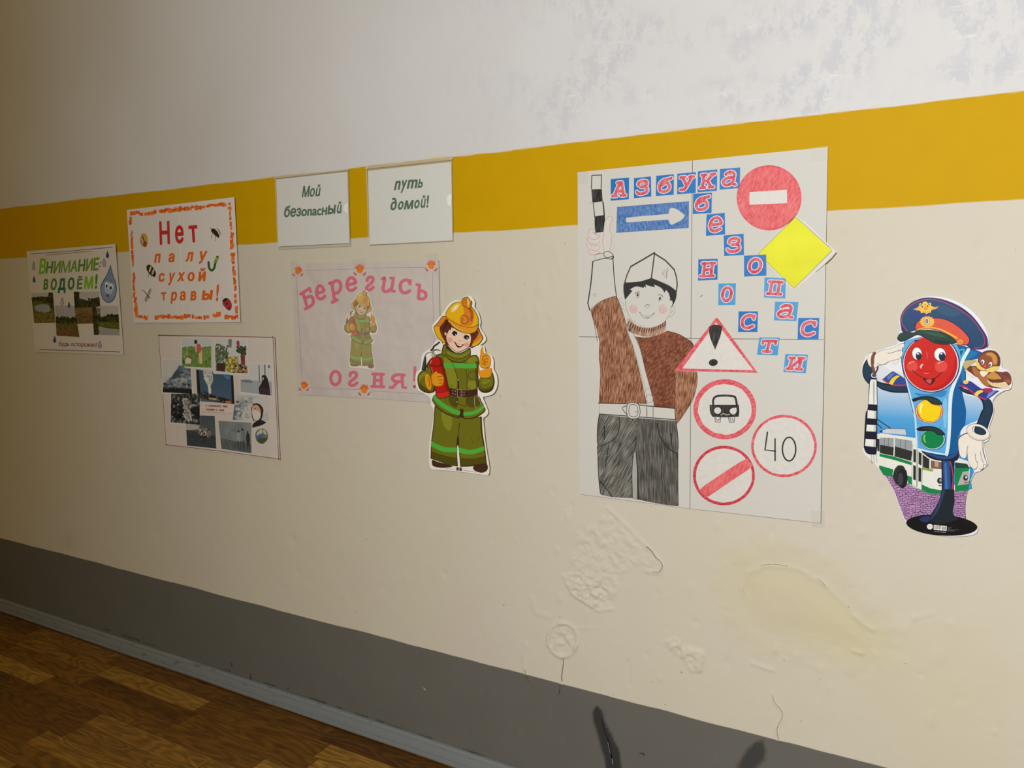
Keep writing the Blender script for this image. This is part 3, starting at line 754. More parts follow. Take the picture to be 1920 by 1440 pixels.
def drop(q, m, layer=4):
    x0, y0, x1, y1 = q; c = (x0 + x1) / 2; h = y1 - y0
    p = Part(b, 'water_drop', layer=layer)
    p.blob(m, ZV([(c, y0, 1), (c + (x1 - c) * .55, y0 + h * .35), (x1, y0 + h * .68), (c + (x1 - c) * .6, y1 - h * .06), (c, y1), (c - (x1 - c) * .6, y1 - h * .06), (x0, y0 + h * .68), (c - (x1 - c) * .55, y0 + h * .35)]))
    return p
for q, c in (((1012, 178, 1048, 264), (52, 66, 110)), ((972, 266, 1012, 364), (168, 166, 178)), ((184, 300, 216, 402), (160, 166, 182)), ((188, 460, 220, 540), (58, 84, 110)),
             ((502, 708, 538, 795), (178, 176, 182)), ((582, 748, 614, 824), (66, 88, 130)), ((418, 1136, 454, 1216), (70, 74, 128)), ((922, 1194, 964, 1278), (160, 164, 180))):
    p = drop(q, ink(c), 7)
    if c[0] > 150: x0, y0, x1, y1 = q; p.line(ink((96, 100, 124)), ZV([((x0 + x1) / 2, y0), (x1, y0 + (y1 - y0) * .7), ((x0 + x1) / 2, y1), (x0, y0 + (y1 - y0) * .7)]), .5, dl=1, closed=True)
    p.build()
p = Part(b, 'water_drop', layer=4, label='large blue drop with a smiling face')
p.blob(ink((62, 84, 122)), ZV([(1065, 335, 1), (1090, 440), (1130, 560), (1130, 660), (1095, 740), (1042, 768), (985, 735), (953, 650), (958, 560), (1020, 450)]))
p.blob(ramp_print('drop_print', [(0, (92, 122, 168)), (.5, (140, 164, 196)), (1, (100, 126, 170))], -.1, .15), ZV([(1065, 352, 1), (1086, 450), (1122, 565), (1122, 655), (1090, 730), (1042, 758), (990, 728), (961, 648), (967, 565), (1024, 462)]), dl=1)
p.blob(ink((176, 194, 216)), ZV([(1000, 590), (1010, 530), (1060, 540), (1100, 570), (1090, 630), (1050, 690), (1010, 660)]), dl=2)
p.poly(ink((232, 236, 240)), ZV(ell(1020, 570, 18, 34)), dl=3).poly(ink((232, 236, 240)), ZV(ell(1072, 588, 20, 34)), dl=3)
p.poly(ink((30, 40, 56)), ZV(ell(1020, 578, 11, 20)), dl=4).poly(ink((30, 40, 56)), ZV(ell(1068, 598, 12, 20)), dl=4)
p.line(ink((50, 64, 100)), ZV([(1012, 655), (1030, 672), (1056, 668)]), 1.0, dl=4).blob(ink((88, 84, 112)), ZV([(1016, 668), (1040, 675), (1050, 672), (1042, 705), (1024, 700)]), dl=4)
p.line(ink((70, 94, 140)), ZV([(1010, 510), (1030, 500)]), .8, dl=4).line(ink((70, 94, 140)), ZV([(1060, 500), (1084, 528)]), .8, dl=4).build()

# ---------------------------------------------------------------- dry grass fire poster
b = Board('poster', 'poster with orange torn paper border and red heading against burning dry grass', 'poster', (345, 490), .0055, 0, -.002)
WP2 = paper('white_card', (232, 226, 222), .18)
Part(b, 'sheet').poly(WP2, ZN([(42, 185), (585, 122), (1160, 53), (1222, 1352), (642, 1358), (118, 1360)]), thick=.0006).build()
Part(b, 'crease', layer=1).line(ink((246, 242, 238)), ZN([(586, 126), (598, 520), (612, 900), (645, 1350)]), .9).build()
OR = [(232, 110, 34), (226, 98, 26), (238, 124, 44), (222, 106, 40)]
rs = random.Random(3)
def torn(x, y, w, h, ang=0.0):
    p = Part(b, 'torn_paper', layer=2 + rs.randint(0, 2)); n = rs.randint(4, 6); a0 = rs.uniform(-.5, .5) + math.radians(ang)
    P = []
    for k, (ux, uy) in enumerate(((-1, -1), (.1, -1), (1, -1), (1, .9), (0, 1), (-1, 1))):
        jx, jy = rs.uniform(.65, 1.15), rs.uniform(.6, 1.2); X, Y = ux * w / 2 * jx, uy * h / 2 * jy
        t = math.radians(ang); P.append((x + X * math.cos(t) - Y * math.sin(t), y + X * math.sin(t) + Y * math.cos(t)))
    p.poly(ink(OR[rs.randint(0, 3)]), ZN(P)).build()
def run(x0, y0, x1, y1, n, w, h, ang=0.0, jit=8):
    for k in range(n):
        t = (k + .5) / n; torn(x0 + (x1 - x0) * t + rs.uniform(-jit, jit) * .4, y0 + (y1 - y0) * t + rs.uniform(-jit, jit), w * rs.uniform(.75, 1.3), h * rs.uniform(.7, 1.25), ang + rs.uniform(-9, 9))
run(100, 222, 210, 224, 3, 42, 36); run(225, 222, 350, 208, 4, 40, 44); run(92, 205, 82, 345, 3, 28, 52)
run(375, 196, 610, 182, 7, 42, 46); run(610, 178, 745, 160, 4, 42, 40); run(750, 172, 860, 152, 3, 46, 48); run(865, 142, 1080, 132, 5, 52, 40); run(1105, 110, 1112, 180, 2, 36, 40)
run(92, 400, 108, 775, 6, 24, 70); run(115, 835, 122, 1090, 4, 26, 74); run(130, 1100, 148, 1300, 4, 34, 60); run(160, 1295, 265, 1305, 4, 30, 44)
run(1115, 200, 1128, 400, 4, 26, 56); run(1132, 420, 1135, 600, 3, 36, 70); run(1142, 630, 1148, 760, 3, 40, 48); run(1150, 770, 1162, 930, 3, 30, 60); run(1165, 900, 1172, 1030, 2, 42, 68); run(1168, 1045, 1172, 1165, 2, 26, 52); run(1182, 1185, 1185, 1310, 3, 36, 50)
run(335, 1296, 560, 1302, 7, 38, 46); run(560, 1302, 750, 1290, 5, 44, 48); run(760, 1305, 900, 1300, 4, 40, 36); run(938, 1285, 1015, 1270, 2, 44, 56); run(1055, 1300, 1165, 1300, 3, 46, 44)
RED = ink((200, 44, 42)); ORA = ink((226, 106, 32))
hd = Part(b, 'heading', layer=2, label='red cut-out letters')
hd.text(RED, 'Н', ZN([(378, 305), (486, 298), (492, 543), (386, 550)]), bold=.03).text(RED, 'е', ZN([(542, 348), (632, 342), (636, 534), (546, 538)]), bold=.035).text(RED, 'т', ZN([(682, 350), (774, 342), (788, 520), (692, 528)]), bold=.03)
hd.build()
for word, L in (('letter', [('п', 338, 396, 326, 388, 642, 740), ('а', 480, 542, 472, 538, 636, 732), ('л', 668, 738, 650, 722, 625, 725), ('у', 800, 884, 782, 852, 614, 746)]),
                ('letter', [('с', 376, 440, 368, 434, 842, 936), ('у', 486, 548, 466, 520, 838, 972), ('х', 580, 650, 564, 634, 834, 930), ('о', 676, 750, 672, 746, 832, 930), ('й', 796, 870, 782, 858, 790, 930)]),
                ('letter', [('т', 396, 454, 406, 448, 1042, 1130), ('р', 508, 570, 496, 556, 1036, 1162), ('а', 596, 656, 590, 652, 1030, 1130), ('в', 710, 768, 702, 764, 1030, 1130), ('ы', 830, 940, 820, 928, 1020, 1124), ('!', 978, 1004, 966, 992, 958, 1138)])):
    for ch, a, c, e, g, y0, y1 in L:
        Part(b, word, layer=2).text(ORA, ch, ZN([(a, y0), (c, y0 - 4), (g, y1 - 4), (e, y1)]), bold=.05).build()
# insects
p = Part(b, 'butterfly', layer=3)
p.blob(ink((196, 164, 70)), ZN([(195, 440), (230, 430), (255, 460), (258, 540), (235, 572), (205, 560), (178, 510)])).blob(ink((206, 170, 130)), ZN([(185, 490), (210, 480), (225, 520), (215, 555), (190, 535)]), dl=1)
p.blob(ink((170, 70, 40)), ZN([(215, 520), (240, 515), (252, 550), (235, 568), (215, 555)]), dl=2).line(ink((60, 40, 24)), ZN([(205, 455), (220, 500), (245, 540)]), 1.6, dl=3).line(ink((60, 40, 24)), ZN([(190, 500), (205, 550), (240, 568)]), .8, dl=3).build()
p = Part(b, 'beetle', layer=3); DK = ink((44, 36, 26))
p.blob(DK, ZN([(925, 385), (950, 380), (985, 415), (1005, 455), (995, 475), (965, 455), (935, 425), (918, 405)]))
for a in ([(940, 420), (925, 450), (922, 480)], [(955, 440), (965, 480), (962, 512)], [(960, 395), (985, 380), (1000, 400), (1022, 442)], [(980, 410), (995, 400), (1012, 440)], [(930, 385), (915, 372), (905, 380)]): p.line(DK, ZN(a), .7)
p.build()
p = Part(b, 'bumblebee', layer=3)
p.blob(DK, ZN([(255, 765), (280, 755), (320, 790), (345, 840), (335, 880), (300, 870), (270, 840), (248, 800)])).blob(ink((214, 196, 140)), ZN([(285, 775), (300, 780), (285, 830), (272, 825)]), dl=1).blob(ink((206, 186, 130)), ZN([(318, 800), (330, 815), (312, 860), (300, 852)]), dl=1)
for a in ([(275, 840), (262, 890)], [(300, 860), (305, 885)], [(330, 870), (338, 890)], [(255, 770), (240, 765)]): p.line(DK, ZN(a), .8)
p.build()
p = Part(b, 'caterpillar', layer=3)
p.line(ink((44, 92, 44)), ZN([(892, 730), (900, 790), (925, 815), (950, 790), (962, 740), (975, 700)]), 4.2).line(ink((120, 158, 50)), ZN([(958, 730), (972, 700), (985, 680)]), 4.4, dl=1).poly(ink((150, 176, 56)), ZN(ell(982, 690, 17, 24)), dl=2).poly(ink((60, 100, 40)), ZN(ell(985, 672, 13, 11)), dl=3).build()
p = Part(b, 'dragonfly', layer=3)
p.blob(film('wing_print', (150, 148, 150), .5), ZN([(255, 1070), (275, 1010), (298, 1005), (290, 1050), (268, 1085)])).blob(film('wing_print', (150, 148, 150), .5), ZN([(250, 1075), (228, 1110), (240, 1145), (262, 1120), (270, 1090)]))
p.line(DK, ZN([(203, 1016), (230, 1038), (262, 1080), (285, 1102)]), 1.4, dl=2, taper=(.6, 1.3)).build()
p = Part(b, 'ladybird', layer=3)
p.blob(ink((176, 52, 58)), ZN([(1050, 1110), (1085, 1102), (1120, 1130), (1135, 1180), (1122, 1222), (1090, 1225), (1050, 1180), (1036, 1135)])).blob(DK, ZN([(1050, 1110), (1080, 1100), (1090, 1118), (1060, 1140), (1040, 1140)]), dl=1)
p.poly(DK, ZN(ell(1082, 1160, 11, 12)), dl=1).poly(DK, ZN(ell(1105, 1205, 9, 12)), dl=1).line(DK, ZN([(1038, 1105), (1030, 1090)]), .6).line(DK, ZN([(1040, 1150), (1042, 1190)]), .6).line(DK, ZN([(1110, 1225), (1112, 1235)]), .7).build()
tape(b, ZN([(1186, 560), (1196, 560), (1232, 1290), (1215, 1292)])); tape(b, ZN([(1140, 1330), (1240, 1325), (1245, 1372), (1150, 1375)]))

# ---------------------------------------------------------------- collage of photographs
b = Board('photo_collage', 'sheet with thin red ruled frame and ten overlapping pollution photographs', 'poster', (410, 745), .0055, 0, .003)
Part(b, 'sheet').poly(paper('collage_paper', (222, 212, 204), .3), ZF([(48, 86), (1268, 92), (1326, 1398), (700, 1322), (112, 1244)]), thick=.0006).build()
FR = ink((136, 50, 42)); p = Part(b, 'ruled_frame', layer=2)
p.line(FR, ZF([(34, 75), (640, 88), (1262, 99)]), 1.2, curve=False).line(FR, ZF([(1252, 84), (1315, 1398)]), 1.0, curve=False).line(FR, ZF([(112, 1234), (700, 1305), (1328, 1388)]), 1.1, curve=False).line(ink((140, 96, 80)), ZF([(42, 68), (122, 1245)]), .8, curve=False).build()
WB = ink((220, 216, 210))
def photo(q, layer, ops, border=.035, name='photograph', bg=(200, 205, 205), sc=()):
    f0 = uvmap(ZF(q)); p = Part(b, name, layer=layer); p.poly(WB, f0([(0, 0), (1, 0), (1, 1), (0, 1)]), thick=.0001)
    f = uvmap(cut(ZF(q), border, border * .6, 1 - border, 1 - border * 1.6)); p.poly(ink(bg), f([(0, 0), (1, 0), (1, 1), (0, 1)]), dl=1)
    for i, o in enumerate(ops):
        m, pts = o[0], o[1]
        if len(o) > 2: p.line(m, f(pts), o[2], dl=2 + i * .4)
        else: p.blob(m, f(pts), dl=2 + i * .4)
    for a in sc: scatter(p, f, *a)
    p.build()
LAWN = mottle('print_lawn', [(92, 124, 64), (118, 150, 80), (142, 168, 100)], 120, (1, 1, .5)); LEAF = mottle('print_leaves', [(40, 60, 30), (92, 112, 84), (176, 186, 170)], 160)
SKYG = ink((186, 200, 202)); SMOKE = mottle('print_smoke', [(84, 108, 124), (128, 142, 150), (176, 178, 178)], 55); DKB = ink((28, 34, 40)); SEA = mottle('print_sea', [(60, 78, 92), (84, 102, 116)], 60, (.4, 1, 2))
photo([(280, 98), (612, 104), (612, 440), (278, 424)], 6, [
    (LAWN, E4((0, .34), (.3, .28), (.6, .32), (1, .26), (1, 1), (0, 1))), (ink((226, 200, 140)), [(.58, .42), (.68, .42), (.69, .86), (.6, .86)]), (ink((202, 96, 92)), [(.5, .24), (.6, .2), (.66, .36), (.62, .5), (.52, .46)]),
    (ink((60, 46, 40)), ell(.47, .13, .055, .075)), (ink((222, 194, 150)), [(.47, .3), (.5, .32), (.5, .46), (.46, .46)]), (ink((224, 216, 196)), [(.14, .72), (.24, .68), (.32, .74), (.28, .9), (.12, .9)]), (ink((150, 108, 70)), ell(.28, .66, .06, .06)), (LAWN, [(.0, .9, 1), (1, .86, 1), (1, 1, 1), (0, 1, 1)])], sc=(([(84, 116, 56), (128, 158, 84), (104, 138, 70), (150, 172, 108)], (.03, .34, .4, .97), 40, .03, 1.6, 21, 2.2), ([(84, 116, 56), (128, 158, 84), (104, 138, 70), (150, 172, 108)], (.72, .32, .97, .97), 34, .03, 1.6, 22, 2.2)))
photo([(630, 104), (984, 116), (998, 502), (622, 486)], 7, [
    (ink((206, 208, 206)), E4((0, 0), (1, 0), (1, .5), (0, .5))), (ink((128, 124, 120)), E4((.42, 0), (.54, 0), (.52, .25), (.42, .25))), (LEAF, [(.02, .2), (.2, .18), (.36, .3), (.4, .6), (.3, .78), (.05, .75)]),
    (ink((70, 50, 48)), E4((.05, .74), (.33, .72), (.32, .98), (.05, .96))), (mottle('print_yellow_leaves', [(96, 92, 36), (164, 150, 60), (214, 200, 120)], 150), [(.36, .6), (.6, .5), (.72, .6), (.7, .9), (.5, 1), (.34, .9)]),
    (ink((64, 80, 56)), [(.68, .34), (.82, .2), (.95, .3), (.98, .46), (.84, .44)]), (ink((166, 60, 70)), [(.68, .08), (.76, .04), (.78, .2), (.72, .2)]), (ink((132, 56, 52)), E4((.8, .46), (.94, .46), (.93, .76), (.82, .76))),
    (mottle('print_rubbish', [(60, 48, 40), (120, 96, 84), (196, 170, 130)], 170), [(.6, .82), (.8, .72), (1, .8, 1), (1, 1, 1), (.5, 1, 1)]), (ink((196, 130, 60)), ell(.93, .92, .06, .06))], sc=(([(196, 204, 190), (88, 110, 84), (130, 148, 120), (60, 78, 54)], (.03, .22, .4, .72), 70, .028, 2, 23, 1.4), ([(206, 190, 96), (150, 140, 60), (110, 104, 44), (226, 214, 150)], (.37, .52, .72, .97), 60, .03, 6, 24), ([(60, 48, 42), (206, 186, 160), (120, 92, 78), (176, 150, 70)], (.55, .76, .97, .97), 44, .03, 7, 25), ([(56, 74, 50), (84, 104, 74), (44, 58, 40)], (.7, .22, .97, .44), 30, .035, 6, 26)))
photo([(72, 332), (384, 338), (410, 718), (76, 700)], 3, [
    (ink((204, 204, 200)), E4((0, 0), (1, 0), (1, .5), (0, .5))), (SMOKE, [(1, .08, 1), (.7, .2), (.5, .4), (.2, .58), (0, .78, 1), (0, 1, 1), (1, 1, 1)]), (SEA, [(.6, .2), (1, .1, 1), (1, .4, 1), (.6, .52), (.3, .56)]),
    (mottle('print_pale_smoke', [(130, 140, 146), (170, 176, 178)], 40), [(.4, .6), (.7, .52), (1, .62, 1), (1, .76), (.6, .74)]), (DKB, E4((0, .88), (.4, .84), (1, .86), (1, 1), (0, 1)))], bg=(196, 200, 200), sc=(([(150, 160, 166), (176, 180, 180), (128, 142, 150), (104, 122, 134)], (.45, .42, .97, .8), 34, .07, 4, 27, .6, 9), ([(92, 112, 126), (110, 128, 140), (130, 144, 152)], (.62, .2, .97, .45), 22, .07, 4, 28, .8, 9), ([(52, 64, 74), (74, 90, 100)], (.05, .72, .95, .86), 24, .06, 4, 29, .5, 8)))
photo([(438, 436), (834, 502), (848, 808), (455, 775)], 4, [
    (ramp_print('chimney_sky', [(0, (96, 116, 136)), (1, (56, 90, 120))], -.1, .12), E4((.0, .0), (1, 0), (1, 1), (0, 1))), (DKB, E4((0, 0), (.07, 0), (.09, .82), (0, .8))), (DKB, E4((.94, 0), (1, 0), (1, 1), (.93, 1))),
    (ink((196, 194, 186)), [(.2, 0), (.42, 0), (.44, .3), (.36, .5), (.38, .7), (.31, .72), (.3, .5), (.22, .3)]), (ink((222, 220, 212)), [(.3, .46), (.36, .42), (.38, .68), (.32, .7)]), (ink((40, 42, 44)), E4((.08, .82), (.3, .74), (.9, .86), (.92, 1), (.08, .92))),
    (ink((180, 170, 130)), [(.3, .86), (.5, .86), (.6, .92), (.35, .92)]), (ink((216, 110, 50)), [(.76, .92), (.88, .9), (.9, .98), (.78, .98)]), (ink((72, 132, 170)), [(.74, .02), (.92, .06), (.88, .16), (.78, .12)])], bg=(80, 100, 116), border=.004, sc=(([(204, 202, 196), (178, 180, 178), (224, 222, 216)], (.22, .03, .42, .3), 26, .045, 6, 30, 1.3, 8), ([(30, 34, 38), (52, 52, 50), (150, 142, 112)], (.1, .78, .9, .94), 40, .022, 6, 31, .8), ([(44, 50, 58)], (.12, .66, .3, .8), 10, .016, 6, 32, 3.0)))
photo([(893, 362), (1252, 376), (1258, 740), (900, 692)], 4, [
    (ink((206, 206, 204)), E4((0, 0), (1, 0), (1, .5), (0, .55))), (ink((164, 172, 178)), E4((0, .58), (1, .56), (1, 1), (0, 1))), (ink((120, 130, 140)), [(.02, .6), (.3, .56), (.38, .64), (.1, .66)]), (ink((96, 104, 114)), E4((.58, .04), (.61, .04), (.62, .6), (.59, .6))),
    (ink((96, 104, 114)), E4((.76, .02), (.8, .02), (.8, .4), (.77, .4))), (ink((118, 118, 122)), E4((.88, .04), (.95, .04), (.95, .12), (.88, .12))), (ink((44, 40, 44)), [(.68, .4), (.78, .36), (.86, .46), (.92, .72), (.94, 1, 1), (.6, 1, 1), (.58, .8), (.68, .6)]), (ink((196, 170, 150)), ell(.72, .48, .025, .05)), (ink((66, 48, 58)), [(.62, .8), (.9, .8), (.92, 1, 1), (.62, 1, 1)])])
photo([(165, 688), (490, 686), (490, 1046), (160, 1016)], 6, [
    (mottle('print_dark_water', [(26, 30, 36), (52, 58, 66), (120, 124, 126), (176, 176, 172)], 90, (1, 1, .7), 6, .5, .36, .72), E4((0, 0), (1, 0), (1, 1), (0, 1))), (DKB, [(.0, .35), (.3, .3), (.4, .7), (.3, .86), (.1, .8)]), (ink((190, 186, 180)), [(.4, .2), (.58, .16), (.6, .36), (.7, .7), (.72, .9), (.5, .86), (.48, .6), (.38, .42)]),
    (ink((70, 66, 66)), [(.44, .44), (.56, .42), (.58, .54), (.46, .56)]), (DKB, [(.68, .4), (1, .42, 1), (1, .78, 1), (.8, .8)]), (ink((160, 164, 164)), [(.7, .36), (1, .36), (1, .4), (.74, .42)])], bg=(60, 66, 72), sc=(([(34, 38, 44), (150, 150, 146), (92, 96, 98), (56, 62, 68)], (.03, .03, .97, .97), 110, .035, 5, 33, 1.0), ([(196, 192, 186), (168, 166, 160), (120, 116, 112)], (.4, .15, .7, .92), 50, .035, 7, 34, 1.2), ([(24, 28, 34), (36, 42, 50)], (.2, .4, .42, .85), 20, .06, 7, 35)))
photo([(490, 782), (856, 806), (858, 912), (490, 888)], 5, [], border=.0, name='caption_strip', bg=(222, 208, 198))
cp = Part(b, 'caption', layer=8)
rs2 = random.Random(9)
for (y0, y1, xa, xb) in ((822, 838, 545, 775), (862, 880, 545, 775)):
    x = xa
    while x < xb:
        w = rs2.uniform(12, 17)
        if rs2.random() > .12:
            yy = y0 + (y1 - y0) * (x - xa) / (xb - xa) * .6
            cp.line(ink((150, 104, 100)), ZF([(x, yy - 10), (x, yy + 10)]), 1.0, curve=False, cap=False).line(ink((150, 104, 100)), ZF([(x + w * .55, yy - 8), (x + w * .55, yy + 10)]), .9, curve=False, cap=False).line(ink((150, 104, 100)), ZF([(x, yy + rs2.choice([-9, 0, 8])), (x + w * .55, yy + rs2.choice([-9, 0, 8]))]), .7, curve=False, cap=False)
        x += w
cp.line(ink((170, 130, 120)), ZF([(500, 884), (850, 908)]), .6, curve=False).build()
photo([(858, 712), (1196, 718), (1206, 985), (826, 975)], 5, [
    (SMOKE, [(.0, .4, 1), (.3, .2), (.5, .1), (.4, .5), (.3, .9), (0, 1, 1)]), (ink((206, 204, 200)), [(.4, .3), (.8, 0, 1), (1, 0, 1), (1, .6, 1), (.6, 1, 1), (.2, 1, 1)])], border=.0, bg=(190, 194, 192), sc=(([(176, 180, 180), (160, 168, 170), (198, 198, 194)], (.05, .1, .5, .95), 40, .07, 4, 36, .9, 9),))
p = Part(b, 'portrait_cutout', layer=8)
p.blob(ink((58, 44, 38)), ZF([(1020, 830), (1060, 798), (1110, 805), (1148, 850), (1150, 900), (1128, 975), (1100, 985), (1050, 985), (1030, 920)])).blob(ink((206, 168, 144)), ZF([(1028, 850), (1070, 812), (1110, 840), (1128, 900), (1110, 960), (1060, 975), (1038, 930)]), dl=1)
p.blob(ink((220, 212, 200)), ZF([(1036, 880), (1075, 870), (1110, 890), (1128, 920), (1110, 970), (1080, 1000), (1050, 965)]), dl=2).line(ink((70, 54, 46)), ZF([(1030, 900), (1040, 960), (1080, 985)]), .9, dl=3).line(ink((70, 54, 46)), ZF([(1128, 880), (1124, 940), (1100, 985)]), .9, dl=3)
p.poly(ink((176, 62, 52)), ZF(ell(1066, 853, 8, 7)), dl=3).blob(ink((42, 40, 44)), ZF([(1080, 985), (1120, 970), (1185, 1000, 1), (1130, 1030), (1036, 1056, 1), (1040, 1020)]), dl=4).build()
photo([(326, 920), (638, 930), (656, 1280), (342, 1248)], 4, [
    (ramp_print('dark_sky_print', [(0, (96, 104, 108)), (1, (42, 62, 76))], -.14, .04), E4((0, 0), (1, 0), (1, 1), (0, 1))), (ink((188, 180, 174)), E4((0, .3), (.45, .34), (.45, .44), (0, .5))), (mottle('print_dark_sea', [(48, 58, 66), (76, 86, 92)], 60, (.5, 1, 2)), E4((0, .48), (1, .6), (1, 1), (0, 1))),
    (mottle('print_wreck', [(64, 60, 58), (130, 124, 116), (196, 190, 180)], 150), [(.42, .5), (.5, .42), (.66, .38), (.82, .46), (.84, .58), (.7, .7), (.5, .68)]), (ink((52, 50, 48)), [(.42, .58), (.7, .62), (.66, .72), (.46, .7)])], border=.006, bg=(70, 84, 92), sc=(([(196, 190, 182), (110, 104, 98), (150, 144, 136), (64, 60, 58)], (.44, .42, .8, .64), 46, .028, 6, 37),))
photo([(668, 978), (1032, 1000), (1032, 1338), (704, 1288)], 7, [
    (mottle('print_grey_sky', [(120, 128, 132), (150, 156, 158)], 24), E4((0, 0), (1, 0), (1, 1), (0, 1))), (mottle('print_field', [(84, 94, 96), (112, 120, 120)], 80, (1, 1, .5)), E4((0, .62), (1, .7), (1, 1), (0, 1))),
    (ink((150, 160, 152)), [(.54, .38), (.66, .36), (.64, .66), (.56, .66)]), (ink((52, 46, 44)), ell(.6, .32, .03, .04)), (ink((120, 128, 124)), [(.68, .32), (.8, .32), (.8, .64), (.68, .64)]), (ink((40, 36, 36)), ell(.725, .25, .03, .045)),
    (ink((52, 50, 58)), [(.84, .4), (.94, .38), (.94, .72), (.85, .72)]), (ink((60, 50, 46)), ell(.88, .32, .026, .04)), (ink((70, 76, 84)), E4((.55, .64), (.6, .64), (.6, .94), (.56, .94))), (ink((70, 76, 84)), E4((.62, .64), (.66, .64), (.67, .94), (.63, .94))),
    (ink((74, 84, 82)), E4((.7, .62), (.79, .62), (.79, .95), (.7, .95))), (ink((70, 66, 72)), E4((.85, .7), (.88, .7), (.89, .95), (.86, .95))), (ink((70, 66, 72)), E4((.91, .7), (.94, .7), (.95, .95), (.92, .95)))], border=.018, bg=(140, 148, 150))
p = Part(b, 'round_picture', layer=4)
p.blob(ink((112, 122, 100)), ZF([(1080, 1090), (1130, 1065), (1175, 1080), (1200, 1130), (1190, 1190), (1140, 1228), (1085, 1200), (1066, 1140)])).blob(ink((196, 194, 186)), ZF([(1095, 1100), (1130, 1070), (1140, 1110), (1100, 1140), (1080, 1130)]), dl=1).blob(ink((70, 104, 160)), ZF([(1080, 1150), (1120, 1120), (1150, 1130), (1120, 1165), (1085, 1170)]), dl=2)
p.blob(ink((204, 196, 180)), ZF([(1145, 1080), (1170, 1085), (1185, 1130), (1160, 1120)]), dl=1).blob(ink((74, 84, 60)), ZF([(1085, 1180), (1140, 1165), (1190, 1170), (1150, 1220), (1105, 1212)]), dl=1).build()

# ---------------------------------------------------------------- two clear sleeves with printed words
GRN = ink((16, 84, 46), .5)
def sleeve(lab, outer, pap, words, notches, bars):
    cx = sum(p[0] for p in outer) / 4; cy = sum(p[1] for p in outer) / 4
    b = Board('plastic_sleeve', lab, 'plastic sleeve', (cx, cy), .005, 0, -.006, group='plastic sleeves on the yellow band')
    Part(b, 'back_sheet').poly(PLASTIC, outer, thick=.0006).build()
    Part(b, 'paper', layer=5).poly(paper('print_paper', (226, 227, 222), .08, .6), pap, thick=.0002).build()
    w = Part(b, 'printed_words', layer=7)
    for s, q in words: w.text(GRN, s, q, bold=.034)
    w.build()
    Part(b, 'front_sheet', layer=22).poly(PLASTIC, outer, holes=[], thick=.0005).build()
    rim = Part(b, 'sealed_edge', layer=24)
    RIM = film('plastic_edge', (236, 226, 190), .62, .2, .1)
    for q, wd in bars: rim.line(RIM, q, wd, curve=False)
    rim.build()
    nt_ = Part(b, 'thumb_notch', layer=25)
    nt_.poly(ink((238, 238, 232), .4), notches).build()
    return b
sleeve('clear plastic sleeve on the yellow band reading Мой безопасный in green', ZP([(84, 220), (816, 139), (836, 914), (112, 946)]), ZP([(95, 248), (808, 170), (828, 885), (118, 918)]),
       [('Мо', ZP([(368, 313), (492, 306), (476, 421), (352, 430)])), ('ŭ', ZP([(508, 298), (545, 296), (532, 414), (482, 420)])),
        ('безonacн', ZP([(185, 508), (610, 500), (602, 604), (170, 628)])), ('ы', ZP([(618, 506), (694, 500), (686, 592), (608, 598)])), ('ŭ', ZP([(716, 468), (754, 466), (746, 586), (698, 590)]))],
       ZP(ell(822, 535, 48, 52, 0, 20, 95, 265)), [(ZP([(86, 231), (814, 150)]), 3.4), (ZP([(122, 918), (834, 884)]), .7), (ZP([(118, 944), (836, 912)]), .8), (ZP([(88, 232), (114, 945)]), .9), (ZP([(815, 150), (836, 914)]), .8)])
sleeve('clear plastic sleeve on the yellow band reading путь домой in green', ZP([(997, 116), (1853, 23), (1866, 866), (1022, 910)]), ZP([(1012, 162), (1846, 72), (1858, 855), (1030, 898)]),
       [('n', ZP([(1292, 262), (1348, 256), (1330, 352), (1272, 358)])), ('y', ZP([(1352, 258), (1408, 252), (1385, 378), (1338, 386)])), ('m', ZP([(1420, 250), (1518, 243), (1500, 336), (1400, 342)])), ('ь', ZP([(1528, 242), (1568, 240), (1560, 330), (1508, 334)])),
        ('∂', ZP([(1252, 430), (1305, 428), (1300, 552), (1232, 562)])), ('o', ZP([(1322, 466), (1378, 462), (1364, 548), (1306, 554)])), ('м', ZP([(1390, 458), (1474, 452), (1460, 544), (1372, 550)])), ('o', ZP([(1484, 452), (1536, 448), (1526, 536), (1470, 542)])), ('ŭ', ZP([(1556, 406), (1596, 404), (1584, 530), (1536, 536)])), ('!', ZP([(1606, 404), (1626, 403), (1616, 530), (1596, 532)]))],
       ZP(ell(1858, 455, 55, 66, 0, 20, 95, 265)), [(ZP([(1000, 132), (1852, 40)]), 4.6), (ZP([(1030, 900), (1864, 858)]), 1.0), (ZP([(1000, 130), (1024, 910)]), 1.2), (ZP([(1852, 34), (1866, 866)]), .7)])

